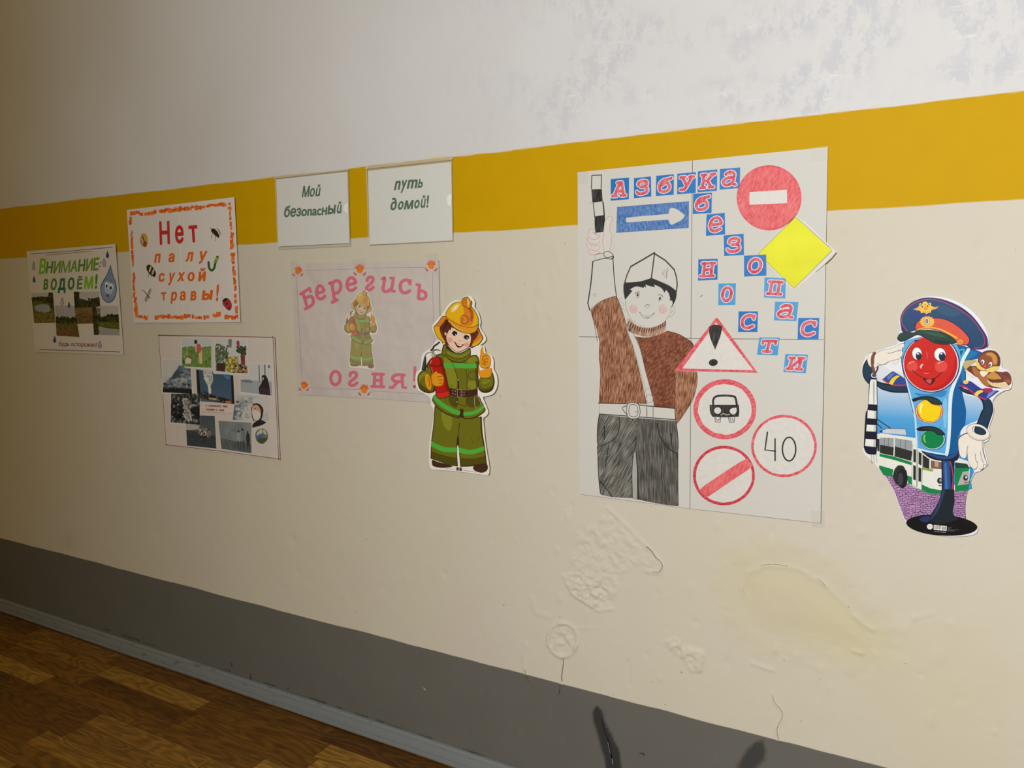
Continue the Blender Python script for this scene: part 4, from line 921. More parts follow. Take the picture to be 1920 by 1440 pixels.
# ---------------------------------------------------------------- firefighter artwork (used for the die-cut figure and its small print)
class Fm:
    """placement of a copy of the artwork at another spot and size"""
    def __init__(self, fn, k): self.fn, self.k = fn, k
    def __call__(self, p): return self.fn(p)
def firefighter(b, root, fm, base, fade, big):
    """draws the figure; fade bleaches the inks"""
    def I(c, r=.35):
        c = [v + (f - v) * fade for v, f in zip(c, (196, 182, 150))]
        return ink(tuple(int(v) for v in c), r if big else .5)
    OUT = I((66, 46, 22)); OL = I((112, 112, 26)); OLD = I((84, 78, 20)); OLL = I((136, 138, 40)); GR = I((82, 178, 66)); YE = I((232, 178, 22)); ORG = I((220, 130, 38)); ORD = I((176, 92, 28))
    SK = I((240, 206, 180)); HAIR = I((92, 42, 30)); REDB = I((182, 30, 22)); REDD = I((146, 22, 18)); BLT = I((70, 36, 32)); GL = I((230, 154, 30)); GLD = I((190, 104, 24))
    def P(name, layer, parent=None): return Part(b, name, (parent if big and parent is not None else root), base + layer, fm=fm)
    tr = P('trousers', 1)
    leg = ZY([(175, 860, 1), (350, 940), (520, 938, 1), (525, 1050), (542, 1160), (557, 1285, 1), (450, 1302), (362, 1306, 1), (352, 1190), (344, 1130), (339, 1200), (345, 1303, 1), (270, 1290), (145, 1245, 1), (150, 1120), (165, 1000)])
    tr.blob(OUT, leg).blob(OUT, ZBB([(780, 1200), (860, 1200), (870, 1410), (760, 1395)])); tr.blob(OL, ZY([(182, 868, 1), (350, 944), (508, 944, 1), (514, 1050), (532, 1160), (550, 1278, 1), (450, 1292), (366, 1298, 1), (358, 1190), (350, 1080), (336, 1120), (336, 1296, 1), (270, 1282), (150, 1240, 1), (157, 1120), (172, 1000)]), dl=1)
    tr.blob(OLD, ZY([(152, 1196, 1), (250, 1228), (336, 1244, 1), (336, 1296, 1), (250, 1284), (150, 1240, 1)]), dl=2).blob(OLD, ZY([(362, 1246, 1), (460, 1248), (545, 1228, 1), (550, 1278, 1), (450, 1292), (366, 1298, 1)]), dl=2)
    tr.line(OUT, ZY([(358, 985), (350, 1060), (344, 1150)]), 1.2, dl=3).line(OUT, ZY([(152, 1194), (250, 1226), (338, 1242)]), .6, dl=3).line(OUT, ZY([(362, 1244), (460, 1246), (546, 1226)]), .6, dl=3)
    tr.blob(OLL, ZY([(230, 900), (300, 930), (290, 1040), (240, 1000)]), dl=2).line(OUT, ZY([(440, 1100), (455, 1130)]), .6, dl=3).line(OUT, ZY([(500, 1080), (490, 1120)]), .6, dl=3); t_ = tr.build()
    st = P('reflective_stripe', 5, t_); st.blob(GR, ZY([(150, 1118, 1), (240, 1158), (338, 1165, 1), (336, 1198, 1), (240, 1196), (148, 1154, 1)])).blob(GR, ZY([(350, 1164, 1), (440, 1182), (535, 1154, 1), (540, 1186, 1), (440, 1215), (354, 1204, 1)])).build()
    sh = I((74, 42, 34))
    for q in ([(160, 1255), (200, 1270), (290, 1295), (302, 1306), (230, 1313), (168, 1302), (155, 1278)], [(455, 1312), (482, 1290), (555, 1286), (560, 1328), (522, 1349), (472, 1336)]):
        s_ = P('shoe', 0); s_.blob(OUT, ZY(q)); cx = sum(p[0] for p in q) / len(q); cy = sum(p[1] for p in q) / len(q)
        s_.blob(sh, ZY([(cx + (x - cx) * .88, cy + (y - cy) * .8) for x, y in q]), dl=1).build()
    # sleeves, then jacket
    for q, q2 in (([(300, 385), (250, 440), (222, 500), (230, 570), (150, 585), (85, 655), (70, 760), (100, 880), (180, 945), (290, 965), (375, 900), (370, 640), (330, 480)], [(300, 410), (255, 470), (238, 570), (160, 600), (98, 665), (84, 760), (112, 870), (185, 925), (285, 942), (340, 890), (340, 640)]),
                  ([(1100, 590, 1), (1130, 690), (1095, 770), (1095, 880), (1150, 945), (1240, 960), (1335, 912), (1372, 800), (1368, 720), (1330, 605), (1250, 620)], [(1140, 690), (1112, 780), (1112, 860), (1160, 915), (1240, 925), (1310, 885), (1348, 800), (1348, 730), (1318, 650)])):
        s_ = P('sleeve', 6); s_.blob(OUT, ZBB(q)).blob(OL, ZBB(q2), dl=1)
        if q[0][0] < 500: s_.blob(OLD, ZBB([(110, 790), (180, 860), (280, 900), (285, 942), (185, 925), (112, 870)]), dl=2).blob(OLL, ZBB([(100, 680), (180, 610), (220, 640), (150, 700), (110, 760)]), dl=2)
        else: s_.blob(OLD, ZBB([(1118, 800), (1180, 890), (1310, 860), (1310, 885), (1240, 925), (1160, 915)]), dl=2).blob(OLL, ZBB([(1150, 760), (1260, 730), (1300, 760), (1200, 810)]), dl=2).line(OUT, ZBB([(1140, 760), (1220, 765), (1300, 700)]), .7, dl=3)
        s_.build()
    jk = P('jacket', 9)
    jq = [(380, 330), (450, 298), (560, 300), (760, 430), (940, 340), (1050, 320), (1092, 348), (1112, 430), (1096, 600), (1104, 760), (1085, 880), (1085, 985), (1150, 1100), (1222, 1235, 1), (1205, 1280), (1120, 1345), (1000, 1395), (870, 1405, 1), (850, 1380), (838, 1250), (802, 1250), (775, 1388, 1), (715, 1380), (550, 1320), (400, 1210), (318, 1090, 1), (335, 1020), (385, 970), (420, 900), (360, 700), (310, 500), (340, 400)]
    jk.blob(OUT, ZBB(jq))
    jk.blob(OL, ZBB([(395, 345), (460, 312), (560, 314), (760, 440), (940, 354), (1045, 334), (1080, 356), (1098, 430), (1080, 600), (1088, 760), (1070, 880), (1072, 990), (1140, 1110), (1208, 1235, 1), (1190, 1270), (1110, 1328), (1000, 1376), (875, 1386, 1), (860, 1370), (846, 1240), (790, 1240), (766, 1370, 1), (715, 1362), (550, 1300), (410, 1195), (334, 1085, 1), (350, 1030), (400, 970), (440, 900), (380, 700), (330, 500), (352, 410)]), dl=1)
    jk.blob(OLL, ZBB([(560, 330), (640, 430), (730, 640), (730, 860), (620, 860), (560, 640), (520, 420)]), dl=2).blob(OLL, ZBB([(900, 400), (1020, 350), (1070, 380), (1060, 450), (920, 450)]), dl=2).blob(OLL, ZBB([(930, 780), (1040, 760), (1050, 880), (940, 890)]), dl=2)
    jk.blob(OLD, ZBB([(620, 1010), (760, 1040), (740, 1200), (660, 1180), (600, 1090)]), dl=2).blob(OLD, ZBB([(900, 1040), (1080, 1000), (1150, 1120), (1050, 1200), (920, 1180)]), dl=2).blob(OLD, ZBB([(330, 1090), (420, 1190), (560, 1290), (770, 1350), (766, 1376), (700, 1368), (540, 1305), (400, 1195)]), dl=2)
    jk.blob(OLD, ZBB([(1040, 460), (1095, 440), (1080, 620), (1095, 760), (1072, 880), (1050, 700)]), dl=2)
    for s_, w in (([(640, 430), (700, 560), (740, 680), (760, 745)], 1.1), ([(760, 745), (762, 890)], 3.0), ([(890, 560), (906, 700), (904, 900)], .9), ([(940, 622), (1010, 605), (1082, 610)], .9), ([(940, 622), (944, 712), (1085, 738)], .9), ([(650, 820), (655, 890)], .8), ([(960, 850), (955, 900)], .8),
                  ([(545, 1050), (548, 1100)], .8), ([(895, 1050), (890, 1180), (830, 1165), (728, 1140)], .9), ([(745, 1040), (740, 1090)], 1.4)): jk.line(OUT, ZBB(s_), w, dl=3)
    jk.poly(I((170, 160, 130)), ZBB(ell(762, 740, 12, 14)), dl=4).poly(I((170, 160, 130)), ZBB(ell(742, 1112, 16, 10)), dl=4)
    for s_ in ([(1048, 972), (1034, 1100), (1045, 1190), (1082, 1222)], [(1058, 972), (1120, 1080), (1148, 1170)]): jk.line(I((186, 176, 140)), ZBB(s_), .8, dl=4)
    j_ = jk.build()
    st = P('reflective_stripe', 14, j_)
    st.blob(GR, ZBB([(508, 462, 1), (700, 456), (870, 465), (1066, 460, 1), (1072, 545, 1), (880, 546), (700, 540), (524, 542, 1)])).blob(GR, ZBB([(368, 992, 1), (334, 1042, 1), (400, 1130), (540, 1236), (700, 1316), (784, 1332, 1), (798, 1272, 1), (650, 1212), (500, 1122)])).blob(GR, ZBB([(846, 1286, 1), (1000, 1270), (1130, 1208), (1188, 1150, 1), (1206, 1200, 1), (1120, 1282), (1000, 1332), (850, 1346, 1)]))
    st.line(OUT, ZBB([(662, 462), (700, 540)]), .9, dl=1); st.build()
    bt = P('belt', 15); bt.blob(OUT, ZBB([(590, 868, 1), (700, 898), (900, 918), (1088, 888, 1), (1088, 994, 1), (900, 1032), (700, 1014), (610, 990, 1)])).blob(BLT, ZBB([(600, 880, 1), (700, 906), (900, 926), (1076, 900, 1), (1076, 984, 1), (900, 1022), (700, 1004), (614, 980, 1)]), dl=1)
    for x, y in ((670, 920), (712, 930), (670, 970), (712, 985), (806, 945), (806, 995), (860, 948), (860, 994)): bt.poly(I((150, 130, 120)), ZBB(ell(x, y, 12, 13, n=8)), dl=2)
    b_ = bt.build()
    P('buckle', 18, b_).line(I((176, 160, 140)), ZBB([(745, 900), (826, 908), (826, 1034), (748, 1030)]), .9, curve=False, closed=True).build()
    nk = P('collar', 17)
    nk.blob(OUT, ZBB([(500, 175), (518, 140), (575, 150), (660, 240), (750, 285), (850, 262), (952, 196), (970, 235), (966, 335), (900, 415), (800, 452), (695, 440), (595, 395), (540, 340), (478, 305)]))
    nk.blob(OL, ZBB([(512, 185), (526, 155), (556, 175), (560, 300), (540, 325), (490, 300)]), dl=1).blob(OL, ZBB([(562, 220), (640, 262), (750, 298), (850, 278), (950, 216), (956, 330), (895, 402), (800, 436), (700, 424), (605, 382), (556, 330)]), dl=1)
    nk.blob(OLL, ZBB([(570, 250), (660, 300), (760, 330), (860, 308), (945, 255), (945, 285), (860, 345), (760, 366), (650, 335), (572, 290)]), dl=2).line(OLD, ZBB([(562, 310), (680, 372), (800, 388), (900, 350), (958, 300)]), 1.4, dl=3).build()
    # head
    hl = P('helmet', 19); hb = hl
    hb.blob(OUT, ZBH([(455, 515), (350, 525), (265, 640), (168, 745), (166, 800), (212, 935), (298, 1048), (420, 1132), (470, 1140), (700, 900), (980, 1208), (1080, 1198), (1184, 1146), (1268, 1034), (1272, 976), (1216, 876), (1156, 760), (900, 600)]))
    hb.blob(ORG, ZBH([(455, 528), (356, 538), (276, 650), (190, 740), (300, 745), (400, 640), (480, 570)]), dl=1).blob(YE, ZBH([(186, 756), (300, 752), (296, 800), (330, 930), (420, 1100), (400, 1110), (306, 1036), (224, 930), (182, 800)]), dl=1)
    hb.blob(ORG, ZBH([(1152, 790), (1208, 890), (1258, 980), (1250, 1026), (1176, 1130), (1080, 1184), (1000, 1194), (1040, 1110), (1120, 990), (1146, 880)]), dl=1).blob(YE, ZBH([(1250, 1030), (1176, 1132), (1080, 1186), (1030, 1180), (1060, 1130), (1150, 1080), (1220, 1010)]), dl=2)
    h_ = hb.build()
    hr = P('hair', 22); hr.blob(HAIR, ZBH([(465, 585), (400, 640), (320, 745), (308, 850), (345, 960), (400, 1060), (450, 1140), (520, 1160), (700, 1000), (960, 1180), (1000, 1200), (1060, 1080), (1140, 970), (1156, 840), (900, 700)]))
    hr.line(I((128, 66, 44)), ZBH([(330, 830), (370, 960), (430, 1080)]), 1.6, dl=1).line(I((128, 66, 44)), ZBH([(1130, 900), (1070, 1000), (1030, 1100)]), 1.4, dl=1).line(I((60, 26, 20)), ZBH([(480, 640), (420, 740), (380, 820)]), 2.0, dl=1).build()
    fc = P('face', 24)
    fc.blob(OUT, ZBH([(530, 780), (478, 880), (444, 960), (450, 1055), (485, 1136), (556, 1228), (648, 1298), (700, 1328), (784, 1308), (886, 1256), (956, 1204), (998, 1112), (1012, 1010), (996, 930), (960, 895), (800, 860), (650, 790), (560, 750)]))
    fc.blob(SK, ZBH([(532, 790), (486, 880), (452, 960), (458, 1050), (493, 1130), (562, 1220), (652, 1288), (700, 1316), (780, 1297), (880, 1247), (948, 1198), (990, 1110), (1004, 1010), (988, 930), (960, 900), (800, 870), (650, 800), (560, 765)]), dl=1)
    fc.poly(SK, ZBH(ell(432, 910, 22, 34, -15)), dl=1)
    fc.poly(I((236, 184, 160)), ZBH(ell(530, 1050, 74, 66)), dl=2).poly(I((236, 184, 160)), ZBH(ell(905, 1150, 66, 60)), dl=2).poly(I((230, 164, 144)), ZBH(ell(528, 1054, 50, 44)), dl=3).poly(I((230, 164, 144)), ZBH(ell(910, 1154, 44, 40)), dl=3)
    fc.blob(HAIR, ZBH([(520, 770), (560, 760), (548, 824), (530, 826)]), dl=3).line(I((200, 140, 110)), ZBH([(724, 1046), (750, 1066), (800, 1072)]), .9, dl=4)
    f_ = fc.build()
    for cx, cy, rx, ry, gx, gy in ((640, 905, 58, 56, 662, 932), (905, 990, 62, 52, 918, 1002)):
        e_ = P('eye', 28, f_); e_.blob(I((236, 230, 222)), ZBH([(cx - rx, cy - ry * .2), (cx, cy - ry), (cx + rx, cy + ry * .4), (cx + rx * .6, cy + ry * 1.1), (cx - rx * .4, cy + ry * .9)]))
        e_.poly(I((34, 30, 32)), ZBH(ell(cx + 2, cy, rx * .92, ry * .96)), dl=1).poly(I((240, 240, 238)), ZBH(ell(gx, gy, 11, 15)), dl=2).line(I((40, 28, 24)), ZBH([(cx - rx * 1.1, cy + 4), (cx - rx * .3, cy - ry * .95), (cx + rx, cy - ry * .3)]), 1.2, dl=3).build()
    m_ = P('mouth', 28, f_); m_.blob(I((104, 30, 26)), ZBH([(612, 1072, 1), (700, 1128), (780, 1156), (860, 1138, 1), (808, 1192), (735, 1224), (688, 1202), (650, 1140)])).blob(I((244, 240, 232)), ZBH([(662, 1112), (720, 1148), (800, 1164), (770, 1186), (716, 1172)]), dl=1).build()
    dm = P('helmet_shell', 30, h_)
    dm.blob(OUT, ZBH([(450, 540), (432, 450), (494, 336), (596, 228), (716, 188), (820, 198), (1004, 292), (1096, 396), (1158, 518), (1178, 640), (1166, 790), (1098, 880), (985, 908), (850, 892), (716, 842), (612, 770), (512, 660)]))
    dm.blob(YE, ZBH([(462, 540), (444, 450), (504, 344), (602, 238), (718, 199), (818, 208), (998, 304), (1086, 404), (1148, 522), (1166, 640), (1156, 720), (1080, 880), (850, 880), (620, 760), (530, 640)]), dl=1)
    dm.blob(ORG, ZBH([(840, 280), (1000, 306), (1056, 410), (1076, 520), (1058, 630), (1010, 720), (850, 720), (760, 660), (900, 600), (860, 480)]), dl=2).blob(ORD, ZBH([(930, 330), (1000, 330), (1060, 440), (1050, 560), (1010, 640), (980, 560), (1000, 460)]), dl=3)
    dm.blob(I((238, 208, 110)), ZBH([(552, 380), (620, 276), (724, 232), (750, 276), (668, 384), (580, 430)]), dl=2).blob(I((244, 232, 190)), ZBH([(590, 366), (640, 294), (704, 264), (712, 290), (650, 370)]), dl=3)
    dm.blob(I((228, 154, 40)), ZBH([(466, 545), (520, 640), (618, 748), (720, 822), (850, 872), (980, 888), (1088, 864), (1150, 790), (1156, 700), (1090, 742), (980, 752), (850, 732), (700, 678), (560, 598)]), dl=4).line(ORD, ZBH([(470, 545), (560, 612), (700, 692), (850, 744), (980, 762), (1090, 748), (1158, 690)]), 1.5, dl=5)
    dm.line(I((240, 190, 80)), ZBH([(500, 620), (620, 730), (740, 800), (860, 838)]), 1.2, dl=5).line(OUT, ZBH([(512, 660), (612, 766), (716, 838), (850, 886), (985, 902), (1098, 874)]), .7, dl=6); d_ = dm.build()
    P('emblem', 38, h_).poly(ORD, ZBH(ell(862, 588, 96, 116))).poly(ORG, ZBH(ell(864, 590, 84, 104)), dl=1).line(ORD, ZBH([(840, 640), (864, 600), (850, 570), (812, 580), (806, 630), (850, 680), (920, 650), (936, 580), (890, 510), (820, 500)]), 1.4, dl=2).line(I((240, 170, 80)), ZBH([(836, 640), (872, 630), (880, 590), (850, 560)]), 1.3, dl=3).build()
    c_ = P('crest', 38, h_); c_.blob(OUT, ZBH([(790, 170), (846, 98), (920, 72), (954, 104), (988, 152), (1028, 176), (1018, 276), (972, 350), (896, 318), (822, 276)])).blob(ORG, ZBH([(802, 172), (854, 110), (915, 86), (900, 200), (930, 320), (896, 306), (830, 264)]), dl=1).blob(YE, ZBH([(920, 90), (946, 116), (984, 164), (1014, 184), (1006, 270), (968, 336), (930, 300), (910, 190)]), dl=1)
    c_.line(ORD, ZBH([(830, 240), (850, 150), (900, 130), (910, 190), (870, 230)]), 1.2, dl=2).line(I((248, 220, 140)), ZBH([(940, 140), (950, 220), (985, 250)]), 1.4, dl=2).blob(ORD, ZBH([(985, 190), (1010, 200), (1000, 270), (970, 330), (975, 260)]), dl=2).build()
    # extinguisher, then gloves
    ex = P('fire_extinguisher', 20)
    ex.blob(OUT, ZBB([(292, 392), (335, 355), (430, 352), (486, 388), (516, 500), (568, 720), (606, 900), (622, 1004), (560, 1038), (430, 1058), (390, 1004), (352, 830), (302, 600), (268, 460)])).blob(REDB, ZBB([(300, 398), (340, 364), (426, 362), (476, 394), (506, 500), (556, 720), (594, 900), (610, 998), (556, 1026), (434, 1046), (400, 1000), (362, 830), (312, 600), (280, 462)]), dl=1)
    ex.blob(REDD, ZBB([(440, 372), (476, 396), (506, 500), (556, 720), (594, 900), (560, 910), (520, 720), (470, 520)]), dl=2).blob(REDD, ZBB([(290, 480), (400, 500), (500, 470), (506, 500), (400, 530), (300, 510)]), dl=2).line(I((240, 150, 130)), ZBB([(316, 410), (300, 440), (290, 465)]), 1.3, dl=3).line(I((232, 120, 100)), ZBB([(312, 525), (322, 580), (336, 630)]), 1.0, dl=3)
    ex.blob(I((214, 44, 32)), ZBB([(398, 962), (500, 950), (590, 922), (608, 998), (556, 1026), (434, 1046), (404, 1000)]), dl=3).line(REDD, ZBB([(396, 962), (500, 952), (592, 922)]), 1.0, dl=4); e_ = ex.build()
    GY = I((150, 146, 136)); DG = I((48, 46, 46))
    v_ = P('valve', 24, e_); v_.blob(GY, ZBB([(318, 300), (372, 298), (382, 350), (322, 356)])).blob(I((200, 196, 188)), ZBB([(328, 306), (346, 304), (350, 346), (332, 348)]), dl=1).poly(I((160, 130, 80)), ZBB([(315, 240), (352, 240), (354, 300), (324, 302)]), dl=1).build()
    P('lever', 24, e_).line(DG, ZBB([(440, 104), (400, 140), (355, 170), (335, 210), (306, 238)]), 2.8, taper=(1, 1.2)).line(DG, ZBB([(350, 238), (410, 232), (458, 246)]), 1.7, taper=(1.2, .8)).build()
    n_ = P('hose', 24, e_); n_.line(GY, ZBB([(320, 272), (260, 278), (215, 310), (203, 350)]), 1.8).poly(DG, ZBB([(190, 345), (216, 345), (226, 576), (142, 576)]), dl=1).line(I((96, 94, 92)), ZBB([(198, 360), (176, 560)]), 1.0, dl=2).build()
    def glove(layer, cuff, hand, more, lines):
        g = P('glove', layer)
        for q in (cuff, hand) + tuple(more):
            cx = sum(p[0] for p in q) / len(q); cy = sum(p[1] for p in q) / len(q)
            g.blob(GLD, ZBB([(cx + (x - cx) * 1.08, cy + (y - cy) * 1.07) for x, y in q]))
        for k, q in enumerate((cuff, hand) + tuple(more)): g.blob(GL, ZBB(q), dl=1 + k)
        for q in lines: g.line(I((150, 78, 20)), ZBB(q), 1.2, dl=5)
        g.build()
    glove(26, [(206, 664), (250, 642), (282, 684), (302, 760), (312, 850), (290, 908), (250, 888), (212, 800)], [(320, 660), (370, 632), (440, 632), (490, 656), (514, 700), (516, 750), (504, 810), (460, 838), (380, 838), (330, 800), (316, 730)], [[(340, 655), (368, 610), (402, 598), (408, 632)]],
          [[(410, 688), (460, 684), (502, 674)], [(425, 738), (470, 742), (514, 732)], [(435, 790), (470, 796), (510, 786)], [(255, 680), (275, 760), (285, 850)]])
    glove(20, [(1112, 524), (1132, 585), (1200, 565), (1308, 545), (1318, 640), (1280, 690), (1190, 700), (1134, 678), (1106, 600)], [(1130, 400), (1138, 330), (1180, 302), (1240, 302), (1288, 350), (1304, 420), (1290, 500), (1240, 538), (1160, 528), (1122, 470)], [[(1142, 312), (1138, 250), (1166, 176), (1178, 230), (1188, 310)]],
          [[(1180, 420), (1175, 360), (1220, 330), (1262, 340)], [(1200, 450), (1198, 400), (1235, 380), (1270, 395)], [(1215, 480), (1212, 440), (1240, 430), (1265, 445)], [(1150, 520), (1200, 545), (1290, 520)], [(1160, 450), (1200, 480), (1250, 470)]])

# ---------------------------------------------------------------- beware of fire poster
b = Board('poster', 'wrinkled film-covered poster with arched pink letters and a small faded firefighter picture', 'poster', (690, 620), .0036, 0, .003)
FS = paper('film_sheet', (212, 202, 196), 1.0, .36, 5.0, .45)
SHQ = ZO([(34, 118), (560, 112), (690, 108), (1355, 84), (1368, 700), (1374, 1372), (740, 1330), (85, 1296), (60, 800)])
Part(b, 'sheet').poly(FS, SHQ, thick=.0006).build()
FL = ink((150, 128, 128)); p = Part(b, 'ruled_frame', layer=2)
p.line(FL, ZO([(152, 180), (600, 166)]), .55, curve=False).line(FL, ZO([(690, 156), (1240, 150)]), .55, curve=False).line(FL, ZO([(76, 232), (128, 1190)]), .55, curve=False).line(FL, ZO([(1300, 190), (1316, 980)]), .55, curve=False).line(FL, ZO([(190, 1232), (650, 1252)]), .55, curve=False).line(FL, ZO([(740, 1262), (1276, 1292)]), .55, curve=False).build()
PK = ink((216, 112, 132), .5)
def pinkl(ch, q, w, sh=0.0): Part(b, 'letter', layer=3).slab(PK, ch, ZO(q), w, shear=sh).build()
pinkl('Б', [(108, 385), (206, 322), (252, 478), (152, 534)], 6.0); pinkl('е', [(246, 322), (318, 302), (344, 428), (256, 448)], 6.2); pinkl('р', [(366, 288), (474, 246), (500, 420), (396, 472)], 6.2); pinkl('е', [(520, 246), (612, 232), (620, 352), (528, 372)], 6.2)
pinkl('г', [(704, 236), (776, 232), (776, 352), (696, 364)], 6.0); pinkl('u', [(838, 240), (974, 240), (964, 372), (832, 376)], 6.0, .1); pinkl('с', [(1004, 256), (1110, 264), (1100, 384), (1000, 384)], 6.2); pinkl('ь', [(1156, 296), (1256, 316), (1250, 442), (1148, 436)], 6.0)
pinkl('о', [(378, 1082), (478, 1080), (478, 1212), (374, 1212)], 6.0); pinkl('г', [(548, 1090), (628, 1090), (628, 1216), (544, 1218)], 6.0); pinkl('н', [(758, 1104), (862, 1106), (866, 1230), (750, 1226)], 6.0); pinkl('я', [(926, 1112), (1050, 1114), (1062, 1240), (916, 1238)], 6.0); pinkl('!', [(1112, 1046), (1172, 1046), (1172, 1232), (1112, 1230)], 5.6)
FLO = ink((226, 112, 40)); FLD = ink((216, 90, 40)); FLV = ink((190, 110, 120))
for cx, cy, r, ang in ((88, 184, 48, 30), (646, 170, 56, 5), (1290, 134, 54, 0), (143, 1218, 46, 25), (686, 1252, 54, 0)):
    p = Part(b, 'paper_flower', layer=4)
    for k, a in enumerate((-70, -40, -12, 12, 40, 70)):
        t = math.radians(a + ang - 90); L = r * (1.0 if abs(a) < 50 else .9); nx, ny = -math.sin(t), math.cos(t)
        p.blob(FLO if k % 2 else FLD, ZO([(cx, cy + r * .5), (cx + math.cos(t) * L * .55 + nx * r * .16, cy + math.sin(t) * L * .55 + ny * r * .16), (cx + math.cos(t) * L, cy + math.sin(t) * L, 1), (cx + math.cos(t) * L * .55 - nx * r * .16, cy + math.sin(t) * L * .55 - ny * r * .16)]), dl=k % 2)
    p.blob(ink((232, 130, 40)), ZO([(cx - r * .45, cy), (cx, cy - r * .4), (cx + r * .45, cy), (cx + r * .3, cy + r * .5), (cx - r * .3, cy + r * .5)]), dl=2)
    for s_ in (-1, 1): p.blob(FLV, ZO([(cx + s_ * r * .5, cy + r * .75), (cx + s_ * r * 1.0, cy + r * .35), (cx + s_ * r * .9, cy + r * .8), (cx + s_ * r * .6, cy + r * 1.0)]), dl=1)
    p.build()
K = .525 / 4.8 * 3.894
SM = Fm(lambda p: (540 + (505 + ((p[0] - 770) * 3.894 - 50) * .525) / 4.8, 470 + (358 + ((p[1] - 540) * 3.894 - 65) * .548) / 4.8), .55)
CARD = ZY([(395, 60), (440, 62), (468, 100), (466, 140), (494, 180), (510, 240), (508, 290), (545, 350), (545, 388), (505, 420), (520, 418), (540, 436), (548, 472), (590, 494), (606, 540), (606, 590), (628, 640), (632, 712), (604, 772), (555, 790), (528, 800), (546, 850), (566, 905), (552, 934), (530, 952), (534, 1010), (548, 1150), (572, 1290), (574, 1340), (565, 1366), (530, 1364), (330, 1338), (170, 1326), (140, 1300), (134, 1240), (138, 1130), (158, 1000), (168, 900), (148, 850), (142, 802), (95, 768), (52, 742), (36, 690), (40, 620), (72, 585), (80, 500), (100, 468), (146, 438), (186, 385), (216, 382), (228, 404), (236, 400), (205, 375), (166, 320), (160, 270), (198, 225), (238, 178), (278, 118), (328, 88), (380, 88)])
pic = Part(b, 'firefighter_picture', layer=4, label='small faded picture of a child firefighter', fm=SM)
pic.blob(ink((232, 224, 212)), CARD, n=3); pic_o = pic.build()
firefighter(b, pic_o, SM, 5, .57, False)
tape(b, ZO([(575, 72), (690, 62), (700, 145), (590, 150)]), 6); tape(b, ZO([(1238, 18), (1350, 12), (1356, 110), (1245, 118)]), 6); tape(b, ZO([(15, 90), (88, 82), (95, 250), (25, 255)]), 6)
tape(b, ZO([(1352, 90), (1366, 88), (1378, 700), (1362, 700)]), 6)

# ---------------------------------------------------------------- die-cut child firefighter
b = Board('firefighter_cutout', 'large cardboard cut-out of a smiling child firefighter holding a red extinguisher', 'cutout figure', (858, 725), .0090, .001, .003)
Part(b, 'backing_card').blob(ink((240, 236, 226), .4), CARD, n=4, thick=.0016).build()
firefighter(b, b.o, None, 2, 0.0, True)
bc = Part(b, 'printed_mark', layer=3)
bc.poly(ink((60, 56, 52)), ZY([(334, 1308), (374, 1312), (374, 1336), (334, 1332)])).poly(ink((230, 226, 216)), ZY([(352, 1310), (356, 1310), (356, 1335), (352, 1334)]), dl=1).line(ink((120, 116, 108)), ZY([(255, 1318), (330, 1326)]), .6, curve=False).line(ink((120, 116, 108)), ZY([(382, 1330), (480, 1345)]), .8, curve=False).build()

# ---------------------------------------------------------------- large road safety poster, four sheets joined
b = Board('poster', 'largest white poster with a drawn traffic controller, cut-out blue letter tiles and road signs', 'poster', (1315, 640), .0062, 0, -.006)
BP = paper('drawing_paper', (214, 211, 203), .16, .6, 5.0)
TLc, TRc, BRc, BLc = (1083, 323), (1552, 275.5), (1538.5, 981), (1087, 926.5)
TM, BMi, LM, RM, CC = (1298.4, 301), (1293.6, 953.5), (1084.6, 631.5), (1545.5, 637), (1295.6, 634.6)
g = .45
sh = Part(b, 'sheet')
sh.poly(BP, [TLc, (TM[0] - g, TM[1]), (CC[0] - g, CC[1] - g), (LM[0], LM[1] - g)], thick=.0006).poly(BP, [(TM[0] + g, TM[1]), TRc, (RM[0], RM[1] - g), (CC[0] + g, CC[1] - g)], thick=.0006)
sh.poly(BP, [(LM[0], LM[1] + g), (CC[0] - g, CC[1] + g), (BMi[0] - g, BMi[1]), (1183, 939), BLc], thick=.0006).poly(BP, [(CC[0] + g, CC[1] + g), (RM[0], RM[1] + g), BRc, (BMi[0] + g, BMi[1])], thick=.0006)
sh.build()
PEN = ink((44, 42, 40), .7); WEIGHT[PEN.name] = 1.4; FAINT = ink((128, 124, 120), .7); PINKP = ink((204, 140, 150), .7)
BRN = pencil('brown_crayon', (112, 60, 30), (204, 152, 120), 84, 330, 48, .36, .72); BRD = pencil('dark_brown_crayon', (108, 54, 30), (180, 116, 88), 60, 260, 90, .40, .78)
BLKP = pencil('black_pencil', (34, 32, 30), (96, 92, 88), 80, 420, 30, .42, .78); GRYP = pencil('grey_pencil', (64, 62, 56), (176, 173, 164), 60, 420, 22, .38, .80); GRY2 = pencil('grey_pencil_steep', (66, 64, 58), (152, 148, 140), 92, 420, 20, .40, .82)
